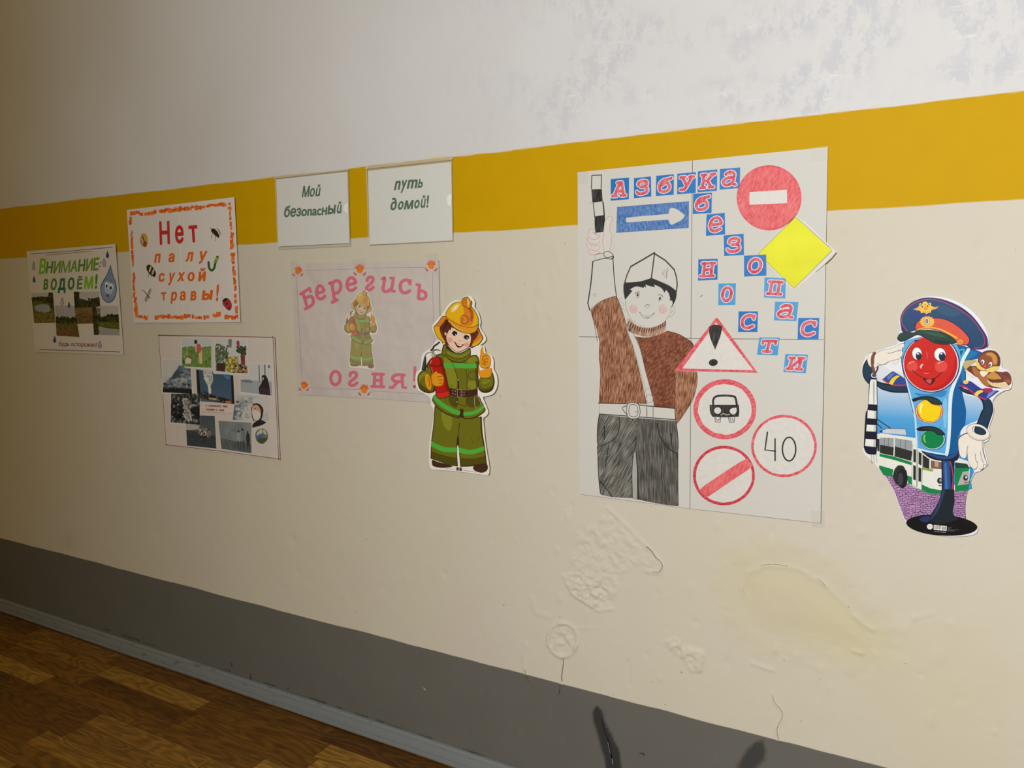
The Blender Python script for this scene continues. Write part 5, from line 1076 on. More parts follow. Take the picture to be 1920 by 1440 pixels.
# raised baton and hand
bt = Part(b, 'baton', layer=3)
bt.blob(BLKP, ZHA([(150, 282, 1), (308, 275, 1), (320, 460, 1), (168, 480, 1)])).blob(BLKP, ZHA([(200, 686, 1), (348, 664, 1), (350, 760), (332, 918, 1), (214, 932, 1), (200, 820)]))
for q in ([(156, 70), (302, 65)], [(158, 70), (150, 275)], [(302, 55), (298, 270)], [(180, 488), (200, 700)], [(322, 465), (335, 560), (346, 680)]): bt.line(PEN, ZHA(q), 1.1, dl=1)
bt.line(PEN, ZHA([(325, 470), (338, 590), (348, 760)]), 1.6, dl=1).line(FAINT, ZHA([(112, 480), (180, 482)]), .6, dl=1).line(PEN, ZHA([(214, 930), (214, 958)]), .7, dl=1).build()
hn = Part(b, 'hand', layer=2)
hn.blob(ink((212, 206, 199), .7), ZHA([(350, 760), (400, 692), (450, 684), (466, 720), (438, 800), (428, 900), (456, 960), (450, 1060), (440, 1140), (412, 1225), (330, 1240), (215, 1330), (200, 1262), (125, 1245), (108, 1190), (78, 1130), (95, 1050), (100, 940), (120, 880), (200, 880), (215, 935), (330, 925)]))
for q in ([(352, 750), (400, 692), (450, 684), (466, 720), (436, 800), (426, 900), (456, 960), (450, 1060), (440, 1140), (412, 1210)], [(336, 925), (336, 970), (320, 1040), (328, 1150), (346, 1230)], [(206, 882), (150, 872), (110, 904), (104, 950), (130, 1012), (200, 1032), (268, 1000), (272, 975), (190, 942), (178, 922), (210, 930)],
          [(95, 1000), (90, 1050), (150, 1090), (220, 1106), (270, 1082), (270, 1040)], [(90, 1085), (80, 1130), (130, 1180), (210, 1202), (270, 1172), (272, 1130), (180, 1122), (104, 1100)], [(110, 1180), (122, 1240), (180, 1262), (248, 1246), (262, 1210)], [(198, 1262), (216, 1344)]): hn.line(PINKP, ZHA(q), .85, dl=1)
hn.build()
sl = Part(b, 'white_sleeve', layer=3)
sl.line(PEN, ZHA([(168, 1362), (300, 1325), (420, 1300), (482, 1275)]), 1.0).line(PEN, ZA([(158, 872), (142, 1040), (122, 1168)]), 1.5).line(PEN, ZA([(122, 1168), (135, 1218)]), 1.3).line(PEN, ZA([(300, 838), (310, 1000), (325, 1115)]), 1.1).line(PEN, ZHA([(200, 1262), (250, 1250), (330, 1235)]), .7)
sl.line(PEN, ZHA(ell(408, 1268, 76, 52, 25)), .8, closed=True, curve=False).line(PEN, ZHA([(430, 1325), (470, 1320), (486, 1290)]), 1.2).line(FAINT, ZA(ell(170, 1110, 9, 9)), .6, closed=True, curve=False).build()
# sweater
sw = Part(b, 'sweater', layer=2)
LS = ZA([(140, 1222, 1), (220, 1152), (325, 1116, 1), (372, 1240), (396, 1330)]) + ZC([(418, 30), (448, 130), (500, 330), (542, 522, 1), (400, 516), (200, 512, 1), (212, 300), (202, 180), (206, 80), (188, 0)]) + ZA([(166, 1310)])
sw.blob(BRN, LS)
sw.blob(BRD, ZA([(452, 1404, 1), (560, 1410), (688, 1364, 1), (770, 1388), (838, 1430)]) + ZC([(866, 90), (866, 130), (742, 282, 1), (742, 548, 1), (594, 540, 1), (572, 440), (534, 300), (494, 130), (456, 40)]))
sw.blob(BRN, ZC([(742, 286, 1), (894, 292, 1), (898, 370), (862, 500), (760, 658), (745, 640, 1)]))
for q in (ZA([(135, 1218), (220, 1152), (325, 1116)]), ZC([(188, 0), (206, 80), (202, 180), (212, 300), (202, 510)]), ZA([(150, 1225), (166, 1310), (190, 1440)]), ZC([(895, 292), (898, 370), (862, 500), (760, 656)]), ZC([(742, 300), (742, 548)]), ZA([(690, 1366), (770, 1390), (838, 1430)]) + ZC([(866, 90), (866, 125)]), ZA([(325, 1116), (372, 1240), (400, 1340)])):
    sw.line(ink((70, 44, 30), .7), q, .8, dl=1)
sw.build()
cl = Part(b, 'collar', layer=4)
cl.blob(pencil('collar_crayon', (160, 112, 86), (212, 182, 160), 80, 300, 40, .4, .7), ZHE([(205, 1110, 1), (240, 1100), (330, 1190), (470, 1236), (620, 1226), (730, 1172), (790, 1120, 1), (792, 1262, 1), (700, 1335), (500, 1372), (300, 1322), (196, 1262, 1)]))
for k in range(17):
    t = k / 16; x = 225 + t * 545; y0 = 1130 + math.sin(math.pi * t) * 105; cl.line(ink((60, 36, 26), .7), ZHE([(x + 10, y0 + 12), (x - 14 + 22 * t, y0 + 76)]), 1.6, dl=1)
cl.build()
# cross strap and belt
cs = Part(b, 'shoulder_strap', layer=4)
cs.poly(BP, ZA([(398, 1310), (425, 1330)]) + ZC([(440, 20), (492, 130), (534, 300), (566, 415), (528, 415), (500, 300), (450, 130), (404, 10)]))
for q in ([(404, 0), (450, 130), (500, 300), (530, 415), (545, 515)], [(440, 15), (492, 130), (534, 300), (566, 415), (590, 515)], [(530, 415), (566, 410)], [(540, 520), (545, 610)], [(585, 520), (585, 612)]): cs.line(FAINT, ZC(q), .6, dl=1)
cs.poly(BP, ZC(ell(560, 483, 26, 28)), dl=1).line(FAINT, ZC(ell(560, 483, 26, 28)), .8, dl=2, closed=True, curve=False).build()
be = Part(b, 'belt', layer=5)
be.poly(BP, ZC([(200, 516), (400, 522), (742, 550), (742, 630), (400, 606), (204, 592)]))
be.line(PEN, ZC([(198, 514), (400, 520), (560, 536), (742, 552)]), 1.2, dl=1).line(PEN, ZC([(204, 592), (400, 606), (560, 618), (744, 632)]), 1.2, dl=1).line(PEN, ZC([(740, 548), (744, 632)]), .9, dl=1).line(FAINT, ZC([(205, 516), (206, 592)]), .6, dl=1)
be.line(PEN, ZC([(408, 532), (366, 550), (404, 600)]), .9, dl=1).line(PEN, ZC([(540, 540), (540, 612)]), .6, dl=1).line(PEN, ZC([(586, 546), (586, 614)]), .6, dl=1)
be_o = be.build()
bu = Part(b, 'buckle', be_o, layer=7); bu.blob(BP, ZC([(404, 518), (482, 522), (486, 616), (408, 616)])).line(PEN, ZC([(406, 520), (482, 524), (486, 614), (408, 614)]), .8, dl=1, closed=True).line(PEN, ZC([(420, 532), (470, 534), (474, 602), (420, 602)]), .7, dl=1, closed=True).line(PEN, ZC([(456, 576), (478, 576)]), .7, dl=1).build()
tr = Part(b, 'trousers', layer=2)
tr.blob(GRYP, ZC([(204, 594, 1), (470, 622, 1), (462, 860), (440, 900), (436, 1190, 1), (296, 1182, 1), (216, 1166, 1), (194, 1000), (190, 760), (196, 660)])).blob(GRY2, ZC([(470, 620, 1), (748, 640, 1), (764, 760), (762, 1000), (764, 1247, 1), (640, 1232), (470, 1198, 1), (470, 1000), (464, 860)]))
tr.poly(ink((166, 164, 158), .7), ZC([(446, 866), (466, 866), (470, 1204), (438, 1192)]), dl=1)
for q, w in (([(204, 596), (192, 680), (190, 780), (196, 810)], 1.2), ([(345, 616), (346, 690), (310, 770), (212, 820)], 1.2), ([(240, 680), (240, 770)], 1.2), ([(270, 810), (252, 930), (246, 970)], 1.2), ([(614, 660), (636, 750), (690, 830), (752, 872)], 1.6), ([(718, 730), (716, 806)], 1.4), ([(748, 640), (762, 760), (764, 840)], .9), ([(446, 866), (436, 1000), (438, 1190)], 1.1), ([(466, 866), (474, 1000), (482, 1196)], 1.3),
             ([(190, 820), (200, 1050), (212, 1160)], 1.0), ([(210, 1070), (260, 1130), (294, 1180)], 1.3), ([(762, 870), (762, 1100), (764, 1245)], .9), ([(464, 760), (458, 860)], 1.0)): tr.line(PEN, ZC(q), w, dl=2)
tr.build()
# head
hd = Part(b, 'face', layer=3)
for q in ([(180, 830), (185, 900), (230, 1050), (300, 1140), (400, 1200), (520, 1238), (660, 1210), (770, 1140), (840, 1040), (858, 960)], [(130, 790), (90, 820), (92, 870), (130, 930), (160, 970), (185, 968)], [(120, 860), (150, 870), (155, 910)], [(860, 930), (905, 922), (922, 980), (890, 1050), (830, 1075)], [(860, 960), (885, 980), (870, 1020)]): hd.line(FAINT, ZHE(q), .55)
hd.line(PEN, ZHE([(470, 916), (495, 896), (530, 892), (552, 912)]), .6).line(FAINT, ZHE([(486, 932), (500, 940), (520, 930), (538, 936)]), .7)
h_o = hd.build()
for cx, cy in ((300, 955), (742, 955)): Part(b, 'cheek', h_o, layer=4).poly(pencil('pink_crayon', (216, 178, 174), (214, 198, 190), 60, 260, 60, .4, .6), ZHE(ell(cx, cy, 66, 68))).build()
for (lid, ex, ey, low) in (([(328, 738), (350, 705), (395, 698)], 364, 742, [(340, 778), (365, 786), (385, 775)]), ([(670, 748), (705, 738), (750, 770)], 698, 796, [(668, 828), (690, 838), (705, 825)])):
    e = Part(b, 'eye', h_o, layer=4); e.line(PEN, ZHE(lid), .7).poly(PEN, ZHE(ell(ex, ey, 15, 24, 10))).poly(BP, ZHE(ell(ex - 5, ey - 8, 5, 7)), dl=1).line(FAINT, ZHE(low), .7).line(FAINT, ZHE([(ex + 18, ey - 35), (ex + 34, ey), (ex + 14, ey + 34)]), .5).build()
mo = Part(b, 'mouth', h_o, layer=4); mo.line(FAINT, ZHE([(395, 1010), (440, 1050), (510, 1060), (580, 1040), (615, 1015)]), .6).line(FAINT, ZHE([(408, 1020), (440, 1075), (500, 1096), (560, 1075), (608, 1025)]), .6).line(PEN, ZHE([(396, 996), (402, 1016)]), .8).line(PEN, ZHE([(608, 1008), (616, 1034)]), .8).line(FAINT, ZHE([(462, 1082), (500, 1074), (540, 1080), (500, 1092)]), .7).build()
ha = Part(b, 'hair', layer=6)
ha.blob(ink((46, 44, 42), .7), ZHE([(152, 590, 1), (180, 558, 1), (300, 556), (430, 540), (572, 494, 1), (640, 528), (800, 588), (900, 648), (952, 690, 1), (942, 790), (905, 880), (856, 948, 1), (890, 876), (882, 832, 1), (844, 822, 1), (854, 800, 1), (830, 720), (790, 668, 1), (768, 712, 1), (720, 640), (608, 586, 1), (626, 626, 1), (550, 612), (482, 586, 1), (492, 636, 1), (468, 614, 1), (452, 638, 1), (340, 616), (250, 662, 1), (286, 680, 1), (236, 744), (176, 816, 1), (154, 700)])).build()
cp = Part(b, 'side_cap', layer=8)
for q, w in (([(160, 595), (204, 450), (262, 318)], 2.0), ([(262, 318), (430, 222), (618, 110)], 2.6), ([(618, 124), (780, 226), (912, 362)], 2.6), ([(912, 362), (944, 470), (958, 590), (946, 690)], 2.2), ([(618, 120), (596, 300), (570, 496)], 2.2), ([(176, 562), (300, 558), (430, 540), (572, 494)], 1.4), ([(572, 494), (700, 546), (840, 610), (946, 690)], 1.4)): cp.line(ink((62, 60, 58), .7), ZHE(q), w, curve=len(q) > 3)
cp.line(FAINT, ZHE([(818, 332), (728, 424), (796, 500)]), 1.0, dl=1, curve=False, closed=True).line(FAINT, ZHE([(800, 380), (752, 430), (790, 470)]), .6, dl=1, curve=False, closed=True).build()
# ---- letter tiles
DBL, LBL = ink((14, 112, 186), .4), ink((70, 152, 208), .4); LR, LRO = (pencil('red_letter', (206, 66, 78), (226, 128, 138), 70, 160, 60, .35, .65)), ink((240, 214, 216), .5)
tiles = [('А', ZA([(285, 287), (415, 277), (413, 430), (285, 440)]), 0), ('з', ZA([(450, 281), (570, 268), (573, 410), (450, 423)]), 0), ('б', ZA([(608, 264), (733, 253), (732, 398), (606, 407)]), 0), ('у', ZA([(758, 249), (889, 238), (888, 385), (757, 395)]), 0),
         ('к', ZB([(108, 233), (246, 218), (243, 370), (107, 381)]), 0), ('а', ZB([(265, 216), (409, 205), (405, 350), (263, 362)]), 0), ('б', ZB([(75, 392), (208, 383), (205, 528), (72, 535)]), 0), ('е', ZB([(170, 540), (299, 527), (302, 680), (166, 690)]), 0),
         ('з', ZB([(292, 688), (433, 675), (436, 826), (296, 833)]), 0), ('о', ZB([(436, 832), (594, 823), (595, 973), (437, 980)]), 0), ('п', ZB([(582, 985), (732, 993), (729, 1135), (578, 1128)]), 1), ('а', ZB([(657, 1158), (823, 1160), (808, 1296), (649, 1290)]), 1),
         ('с', ZB([(822, 1274), (971, 1274), (965, 1424), (817, 1424)]), 0), ('н', ZB([(112, 858), (249, 853), (248, 1002), (110, 1008)]), 0), ('о', ZB([(255, 1030), (378, 1027), (374, 1181), (254, 1183)]), 1), ('с', ZB([(398, 1227), (535, 1227), (531, 1373), (394, 1373)]), 0),
         ('т', ZD([(596, 180), (727, 181), (713, 296), (581, 291)]), 1), ('и', ZD([(763, 287), (908, 291), (894, 410), (751, 403)]), 1)]
for k, (ch, q, lt) in enumerate(tiles):
    t = Part(b, 'letter_tile', layer=12); t.poly(LBL if lt else DBL, q, thick=.00012); t_o = t.build()
    iq = inset(q, .15 if ch not in 'о' else .19, .17)
    L = Part(b, 'letter', t_o, layer=14); L.slab(LRO, ch, iq, 8.6, shear=.12).slab(LR, ch, iq, 5.6, dl=7, shear=.12).build()
# ---- signs
REDC = pencil('red_crayon', (222, 84, 88), (244, 134, 136), 65, 260, 60, .34, .70); REDL = pencil('red_crayon_rim', (218, 76, 88), (236, 126, 132), 30, 200, 90, .38, .66); BLUC = pencil('blue_crayon', (62, 106, 172), (116, 154, 204), 8, 90, 240, .36, .68)
s = Part(b, 'no_entry_sign', layer=4); s.poly(REDC, ZB(ell(614, 420, 231, 232, n=48))).poly(ink((216, 212, 206)), ZB([(475, 380), (742, 363), (742, 458), (474, 470)]), dl=1)
s.line(REDL, ZB(ell(614, 420, 222, 224, n=48)), 3.0, dl=1, closed=True, curve=False).build()
s = Part(b, 'yellow_diamond_sign', layer=5); s.poly(ink((216, 212, 206)), ZB([(800, 545), (870, 588), (1092, 806), (1064, 846), (930, 965), (800, 1072), (768, 1062), (532, 820)]), thick=.0001)
YEL = mottle('yellow_card', [(226, 226, 30), (240, 240, 44)], 12, rough=.6); GE = ink((112, 110, 96), .7)
s.poly(YEL, ZB([(803, 556), (1062, 795), (792, 1064), (538, 818)]), dl=1).line(GE, ZB([(803, 556), (1035, 765), (1062, 795), (792, 1064), (538, 818)]), .9, dl=2, curve=False, closed=True).line(GE, ZB([(1090, 808), (1050, 856), (945, 950)]), 1.0, dl=1).build()
s = Part(b, 'arrow_sign', layer=4); s.poly(BLUC, ZA([(330, 487), (840, 446), (838, 632), (325, 667)]))
s.blob(BP, ZA([(395, 578), (412, 560), (600, 543), (696, 534, 1), (704, 500), (730, 492), (770, 512), (812, 545, 1), (790, 575), (740, 602), (712, 610), (694, 575, 1), (560, 583), (410, 594)]), dl=1).line(ink((60, 96, 160)), ZA([(330, 487), (840, 446), (838, 632), (325, 667)]), .8, dl=1, curve=False, closed=True).build()
s = Part(b, 'warning_sign', layer=8); s.poly(REDL, ZD([(318, 54), (330, 58), (586, 408), (50, 395)]), thick=.0001).poly(ink((216, 212, 206)), ZD([(318, 84), (556, 391), (100, 380)]), dl=1)
w_o = s.build(); Part(b, 'exclamation_mark', w_o, layer=10).blob(BLKP, ZD([(272, 112, 1), (310, 98), (356, 108, 1), (348, 165), (312, 260, 1), (278, 175)])).blob(BLKP, ZD(ell(300, 342, 29, 22, -8, 12))).build()
def ringsign(name, Zf, c, rx, ry, w, layer=6, m=REDL):
    s = Part(b, name, layer=layer); s.poly(ink((214, 210, 204)), Zf(ell(c[0], c[1], rx, ry, n=48)), thick=.0001)
    o = ell(c[0], c[1], rx, ry, n=48); rs3 = random.Random(int(c[0]))
    i = [(c[0] + (x - c[0]) * (1 - w / rx * rs3.uniform(.9, 1.12)), c[1] + (y - c[1]) * (1 - w / ry * rs3.uniform(.9, 1.12))) for x, y in o]
    s.poly(m, Zf(o), dl=1, holes=[Zf(i)])
    return s
s = ringsign('no_cars_sign', ZCA, (712, 605), 532, 508, 82); o_ = s.build()
c = Part(b, 'car_drawing', o_, layer=9)
c.line(BLKP, ZCA([(515, 530), (520, 440), (570, 388), (700, 375), (840, 385), (890, 410), (915, 530)]), 4.0).blob(BLKP, ZCA([(455, 530, 1), (948, 530, 1), (956, 640), (945, 732, 1), (720, 742), (500, 732, 1), (460, 640)]), dl=1)
c.poly(ink((214, 210, 204)), ZCA(ell(592, 628, 58, 56)), dl=2).blob(ink((214, 210, 204)), ZCA([(792, 630), (830, 590), (905, 578, 1), (912, 640), (870, 692), (820, 680)]), dl=2).line(ink((176, 172, 166)), ZCA([(640, 705), (690, 680), (740, 700), (800, 690)]), 1.6, dl=2)
for q in ([(545, 735), (552, 818), (638, 822), (640, 735)], [(560, 760), (600, 800), (632, 760)], [(775, 740), (790, 830), (866, 828), (878, 745)], [(800, 750), (810, 820), (840, 750), (850, 820)]): c.line(PEN, ZCA(q), .9, curve=False)
c.build()
s = ringsign('diagonal_bar_sign', ZD, (368, 1068), 199, 192, 18, m=pencil('red_crayon_deep', (196, 44, 60), (220, 84, 96), 30, 200, 90, .38, .66)); s.blob(REDC, ZD([(216, 1158), (320, 1080), (500, 966), (530, 980), (546, 1012), (420, 1100), (262, 1206), (240, 1195)]), dl=2).build()
s = ringsign('speed_limit_sign', ZD, (754, 878), 211, 201, 17); o_ = s.build()
d = Part(b, 'number', o_, layer=9); d.line(PEN, ZD([(648, 790), (632, 904), (700, 911)]), 2.0, curve=False).line(PEN, ZD([(697, 832), (697, 972)]), 1.9).line(PEN, ZD(ell(787, 898, 43, 76)), 2.0, closed=True, curve=False).build()
p = Part(b, 'pencil_mark', layer=2); p.line(FAINT, ZB([(122, 1124), (132, 1120), (140, 1110)]), 1.4).build()
tape(b, ZB([(905, 65), (1034, 52), (1036, 150), (915, 165)]), 18); tape(b, ZD([(925, 1290), (1010, 1290), (1012, 1400), (930, 1395)]), 18); tape(b, ZA([(48, 240), (120, 232), (124, 320), (50, 325)]), 18)

# ---------------------------------------------------------------- die-cut smiling traffic light in a peaked cap
b = Board('traffic_light_cutout', 'glossy cardboard cut-out of a saluting traffic light wearing a police cap, at the right', 'cutout figure', (1755, 780), .0075, -.002, -.002)
TC = ZT([(488, 425), (478, 340), (516, 250), (598, 158), (700, 102), (820, 88), (950, 102), (1082, 146), (1216, 226), (1326, 346), (1396, 478), (1404, 572), (1386, 622), (1442, 632), (1514, 688), (1540, 760), (1545, 830), (1606, 858), (1648, 958), (1648, 1002), (1628, 1050), (1570, 1066), (1510, 1100), (1466, 1140), (1444, 1190), (1454, 1230)]) + \
     ZU([(1462, 40), (1444, 130), (1412, 230), (1424, 300), (1394, 372), (1358, 400), (1396, 590), (1392, 622), (1352, 655), (1312, 685), (1264, 702), (1222, 780), (1190, 870), (1166, 980), (1160, 1080), (1166, 1180), (1250, 1226), (1294, 1288), (1252, 1342), (1100, 1362), (950, 1359), (780, 1328), (640, 1273), (556, 1216), (526, 1170), (466, 1010), (414, 880), (325, 730), (215, 600), (106, 490), (110, 400), (128, 150)]) + \
     ZT([(150, 1250), (160, 1180), (170, 1030), (118, 952), (86, 882), (94, 800), (122, 730), (142, 690), (228, 664), (270, 645), (400, 604), (466, 574), (456, 525), (478, 480)])
Part(b, 'backing_card').blob(ink((226, 226, 234), .32), TC, n=4, thick=.0016).build()
def g(c, r=.32): return ink(c, r, .2)
NV, NVD, OUT = g((26, 54, 76)), g((24, 32, 54)), g((22, 26, 42))
sky = Part(b, 'sky_print', layer=2)
sky.blob(ramp_print('sky_gradient', [(0, (58, 148, 214)), (.3, (80, 164, 222)), (.75, (190, 212, 232)), (1, (222, 224, 230))], -.05, .085, .32),
         ZT([(245, 820), (380, 850), (540, 890), (1000, 1060), (1340, 1160), (1350, 1250)]) + ZU([(1335, 60), (1300, 150), (1190, 200), (1110, 300), (1250, 680), (1250, 700), (1216, 782), (1186, 872), (700, 700), (400, 700), (300, 560), (246, 470), (246, 200)]), n=3).build()
cob = MATS.get('cobbles')
def cobbles():
    m, nt, bs = new_mat('cobbles'); tc = nd(nt, 'ShaderNodeTexCoord'); mp = nd(nt, 'ShaderNodeMapping'); br = nd(nt, 'ShaderNodeTexBrick'); no = nd(nt, 'ShaderNodeTexNoise'); ad = nd(nt, 'ShaderNodeVectorMath', operation='MULTIPLY_ADD')
    L = nt.links.new; L(tc.outputs['Object'], no.inputs['Vector']); no.inputs['Scale'].default_value = 60
    L(no.outputs['Color'], ad.inputs[0]); ad.inputs[1].default_value = (.012, .012, .012); L(tc.outputs['Object'], ad.inputs[2])
    L(ad.outputs[0], mp.inputs['Vector']); mp.inputs['Rotation'].default_value = (math.radians(-90), 0, 0)
    L(mp.outputs['Vector'], br.inputs['Vector']); br.inputs['Scale'].default_value = 96; br.inputs['Mortar Size'].default_value = .05; br.inputs['Brick Width'].default_value = .95; br.inputs['Row Height'].default_value = .42; br.inputs['Mortar Smooth'].default_value = .3
    br.inputs['Color1'].default_value = lin((196, 150, 190)); br.inputs['Color2'].default_value = lin((168, 122, 176)); br.inputs['Mortar'].default_value = lin((64, 36, 84))
    L(br.outputs['Color'], bs.inputs['Base Color']); bs.inputs['Roughness'].default_value = .32
    return m
Part(b, 'cobblestone_print', layer=3).blob(cobbles(), ZU([(310, 715, 1), (480, 740), (700, 880), (1186, 872, 1), (1166, 980), (1160, 1080), (1166, 1184, 1), (560, 1200, 1), (530, 1168), (470, 1010), (420, 880), (335, 740)])).build()
BW, BG, BK = g((226, 226, 216)), g((20, 128, 72)), g((44, 46, 44))
tb = Part(b, 'trolleybus', layer=4)
tb.poly(BW, ZU([(245, 300), (290, 288), (640, 345), (700, 440), (930, 560), (925, 880), (800, 915), (605, 826), (410, 745), (310, 720), (270, 650), (165, 545), (160, 500), (240, 480)]))
tb.poly(BG, ZU([(268, 622), (415, 665), (415, 745), (312, 722), (268, 650)]), dl=1).poly(BG, ZU([(556, 728), (606, 742), (606, 826), (570, 812)]), dl=1).poly(BG, ZU([(272, 500), (420, 530), (605, 590), (605, 622), (420, 566), (272, 530)]), dl=1).poly(g((150, 160, 90)), ZU([(715, 642), (830, 662), (825, 690), (715, 668)]), dl=1)
tb.poly(BG, ZU([(708, 820), (800, 862), (925, 884), (925, 912), (800, 917), (708, 876)]), dl=1).line(BG, ZU([(600, 830), (800, 925), (930, 915)]), 1.0, dl=1, curve=False)
for x in (185, 210, 240): tb.line(g((120, 124, 124)), ZU([(x, 495), (x + 4, 600)]), .8, dl=1)
tb.poly(BK, ZU([(245, 345), (272, 348), (272, 480), (250, 475)]), dl=1)
t_o = tb.build()
for q in ([(275, 335), (420, 340), (415, 525), (275, 495)], [(432, 340), (612, 368), (600, 578), (428, 530)]):
    w = Part(b, 'bus_window', t_o, layer=7); w.poly(g((150, 156, 160)), ZU(q)); (x0, y0), (x1, y1), (x2, y2), (x3, y3) = q
    w.poly(BK, ZU([(x0, y0 + (y3 - y0) * .45), (x1, y1 + (y2 - y1) * .52), (x2, y2), (x3, y3)]), dl=1)
    for t in (.33, .62): w.line(BK, ZU([(x0 + (x1 - x0) * t, y0 + (y1 - y0) * t), (x3 + (x2 - x3) * t, y3 + (y2 - y3) * t)]), .6, dl=2)
    w.build()
w = Part(b, 'windscreen', t_o, layer=7); w.poly(BK, ZU([(722, 510), (790, 560), (788, 660), (722, 640)])).poly(g((120, 92, 76)), ZU([(805, 570), (925, 592), (925, 662), (805, 655)])).poly(g((190, 150, 130)), ZU([(845, 580), (885, 588), (885, 640), (845, 636)]), dl=1).build()
for q in ([(612, 405), (660, 425), (658, 840), (608, 825)], [(664, 428), (720, 470), (712, 850), (662, 842)]):
    d = Part(b, 'bus_door', t_o, layer=7); d.line(g((90, 94, 94)), ZU(q), .7, curve=False, closed=True)
    for v0, v1 in ((.1, .42), (.5, .86)): d.poly(BK, cut(ZU(q), .25, v0, .82, v1))
    d.build()
w = Part(b, 'wheel', t_o, layer=7); w.poly(BK, ZU(ell(485, 725, 74, 106))).poly(g((232, 230, 222)), ZU(ell(485, 725, 78, 112, 0, 20, 180, 330) + ell(485, 725, 68, 100, 0, 20, 330, 180))).poly(g((30, 32, 40)), ZU(ell(510, 760, 54, 100)), dl=1).poly(g((60, 62, 70)), ZU(ell(490, 765, 28, 66)), dl=2).build()
w = Part(b, 'headlamp', t_o, layer=7); w.poly(BK, ZU(ell(898, 782, 28, 32))).poly(g((150, 156, 160)), ZU(ell(906, 778, 13, 17)), dl=1).poly(g((190, 50, 44)), ZU([(885, 825), (915, 828), (915, 840), (885, 838)])).build()
w = Part(b, 'roof_gear', t_o, layer=6); w.poly(g((196, 200, 206)), ZU([(300, 262), (345, 240), (540, 245), (555, 308), (310, 286)])).line(NVD, ZU([(300, 262), (345, 240), (540, 245), (555, 308)]), .8, dl=1, curve=False)
w.line(NVD, ZU([(240, 138), (300, 180), (390, 240)]), 1.6, dl=1, curve=False).line(NVD, ZU([(240, 185), (300, 240)]), 1.6, dl=1, curve=False).poly(BK, ZU([(275, 262), (300, 260), (300, 280), (275, 280)]), dl=1).line(BW, ZU([(250, 304), (440, 322), (640, 350)]), 4.0, dl=1).build()
t2 = Part(b, 'second_bus', layer=4); t2.poly(BG, ZU([(1050, 655), (1214, 640), (1212, 780), (1190, 885), (1055, 895)])).poly(BW, ZU([(1060, 570), (1090, 545), (1190, 580), (1214, 640), (1050, 660)])).poly(g((30, 66, 56)), ZU([(1055, 592), (1180, 606), (1206, 648), (1055, 655)]), dl=1)
t2.poly(g((170, 172, 168)), ZU([(1135, 690), (1210, 680), (1196, 815), (1080, 832)]), dl=1).poly(BK, ZU(ell(1166, 752, 25, 30)), dl=2).poly(g((200, 204, 204)), ZU(ell(1172, 746, 12, 14)), dl=3).poly(g((190, 50, 44)), ZU([(1150, 798), (1186, 794), (1184, 808), (1150, 810)]), dl=2).line(BW, ZU([(1205, 660), (1200, 780)]), 1.4, dl=2).build()
# pole, boot, foot
lg = Part(b, 'leg', layer=9)
lg.blob(NVD, ZU([(700, 470, 1), (950, 520), (1092, 455, 1), (1094, 545), (1045, 580), (900, 575), (790, 545)])).blob(g((40, 74, 130)), ZU([(740, 490), (950, 532), (1080, 475), (1070, 520), (1000, 556), (880, 550)]), dl=1)
lg.poly(NVD, ZU([(915, 570), (1048, 578), (1044, 878), (918, 880)])).poly(g((36, 78, 140)), ZU([(930, 574), (1006, 580), (1010, 872), (938, 874)]), dl=1).poly(g((66, 112, 170)), ZU([(946, 600), (966, 600), (980, 872), (955, 872)]), dl=2).line(g((190, 50, 70)), ZU([(1006, 584), (1026, 660), (1036, 760), (1026, 866)]), 2.2, dl=2).build()
bo = Part(b, 'boot', layer=12)
bo.poly(g((24, 24, 28), .2), ZU(ell(918, 1243, 370, 108, 4, 40))).blob(g((30, 38, 46)), ZU([(918, 868, 1), (1046, 872, 1), (1050, 1000), (1036, 1120), (1100, 1185, 1), (900, 1230), (760, 1190, 1), (840, 1080), (890, 980)]), dl=1).blob(g((34, 52, 96)), ZU([(700, 1165), (780, 1145), (790, 1195), (740, 1215), (690, 1190)]), dl=2)
bo.blob(g((44, 60, 96)), ZU([(930, 880), (950, 890), (900, 1050), (840, 1150), (800, 1180), (870, 1050)]), dl=2); bo.build()
lb = Part(b, 'barcode', layer=16); WH = g((224, 224, 220))
lb.poly(WH, ZU(ell(795, 1258, 31, 29))).poly(WH, ZU([(836, 1240), (970, 1252), (968, 1304), (834, 1290)]))
for k in range(9): x = 846 + k * 8; lb.line(BK, ZU([(x, 1246), (x - 1, 1284)]), .5 if k % 3 else .9, dl=1, curve=False)
for k in range(3): x = 930 + k * 12; lb.line(BK, ZU([(x, 1258), (x - 1, 1296)]), 1.1, dl=1, curve=False)
for k, (a, e) in enumerate(((980, 1022), (980, 1000), (980, 1096), (980, 1050))): lb.line(g((120, 124, 124)), ZU([(a, 1268 + k * 11), (e, 1270 + k * 11)]), .6, curve=False)
lb.line(g((150, 154, 150)), ZU([(840, 1308), (960, 1320)]), .8, curve=False).line(g((150, 154, 150)), ZU([(775, 1254), (814, 1256)]), .5, dl=1, curve=False).build()
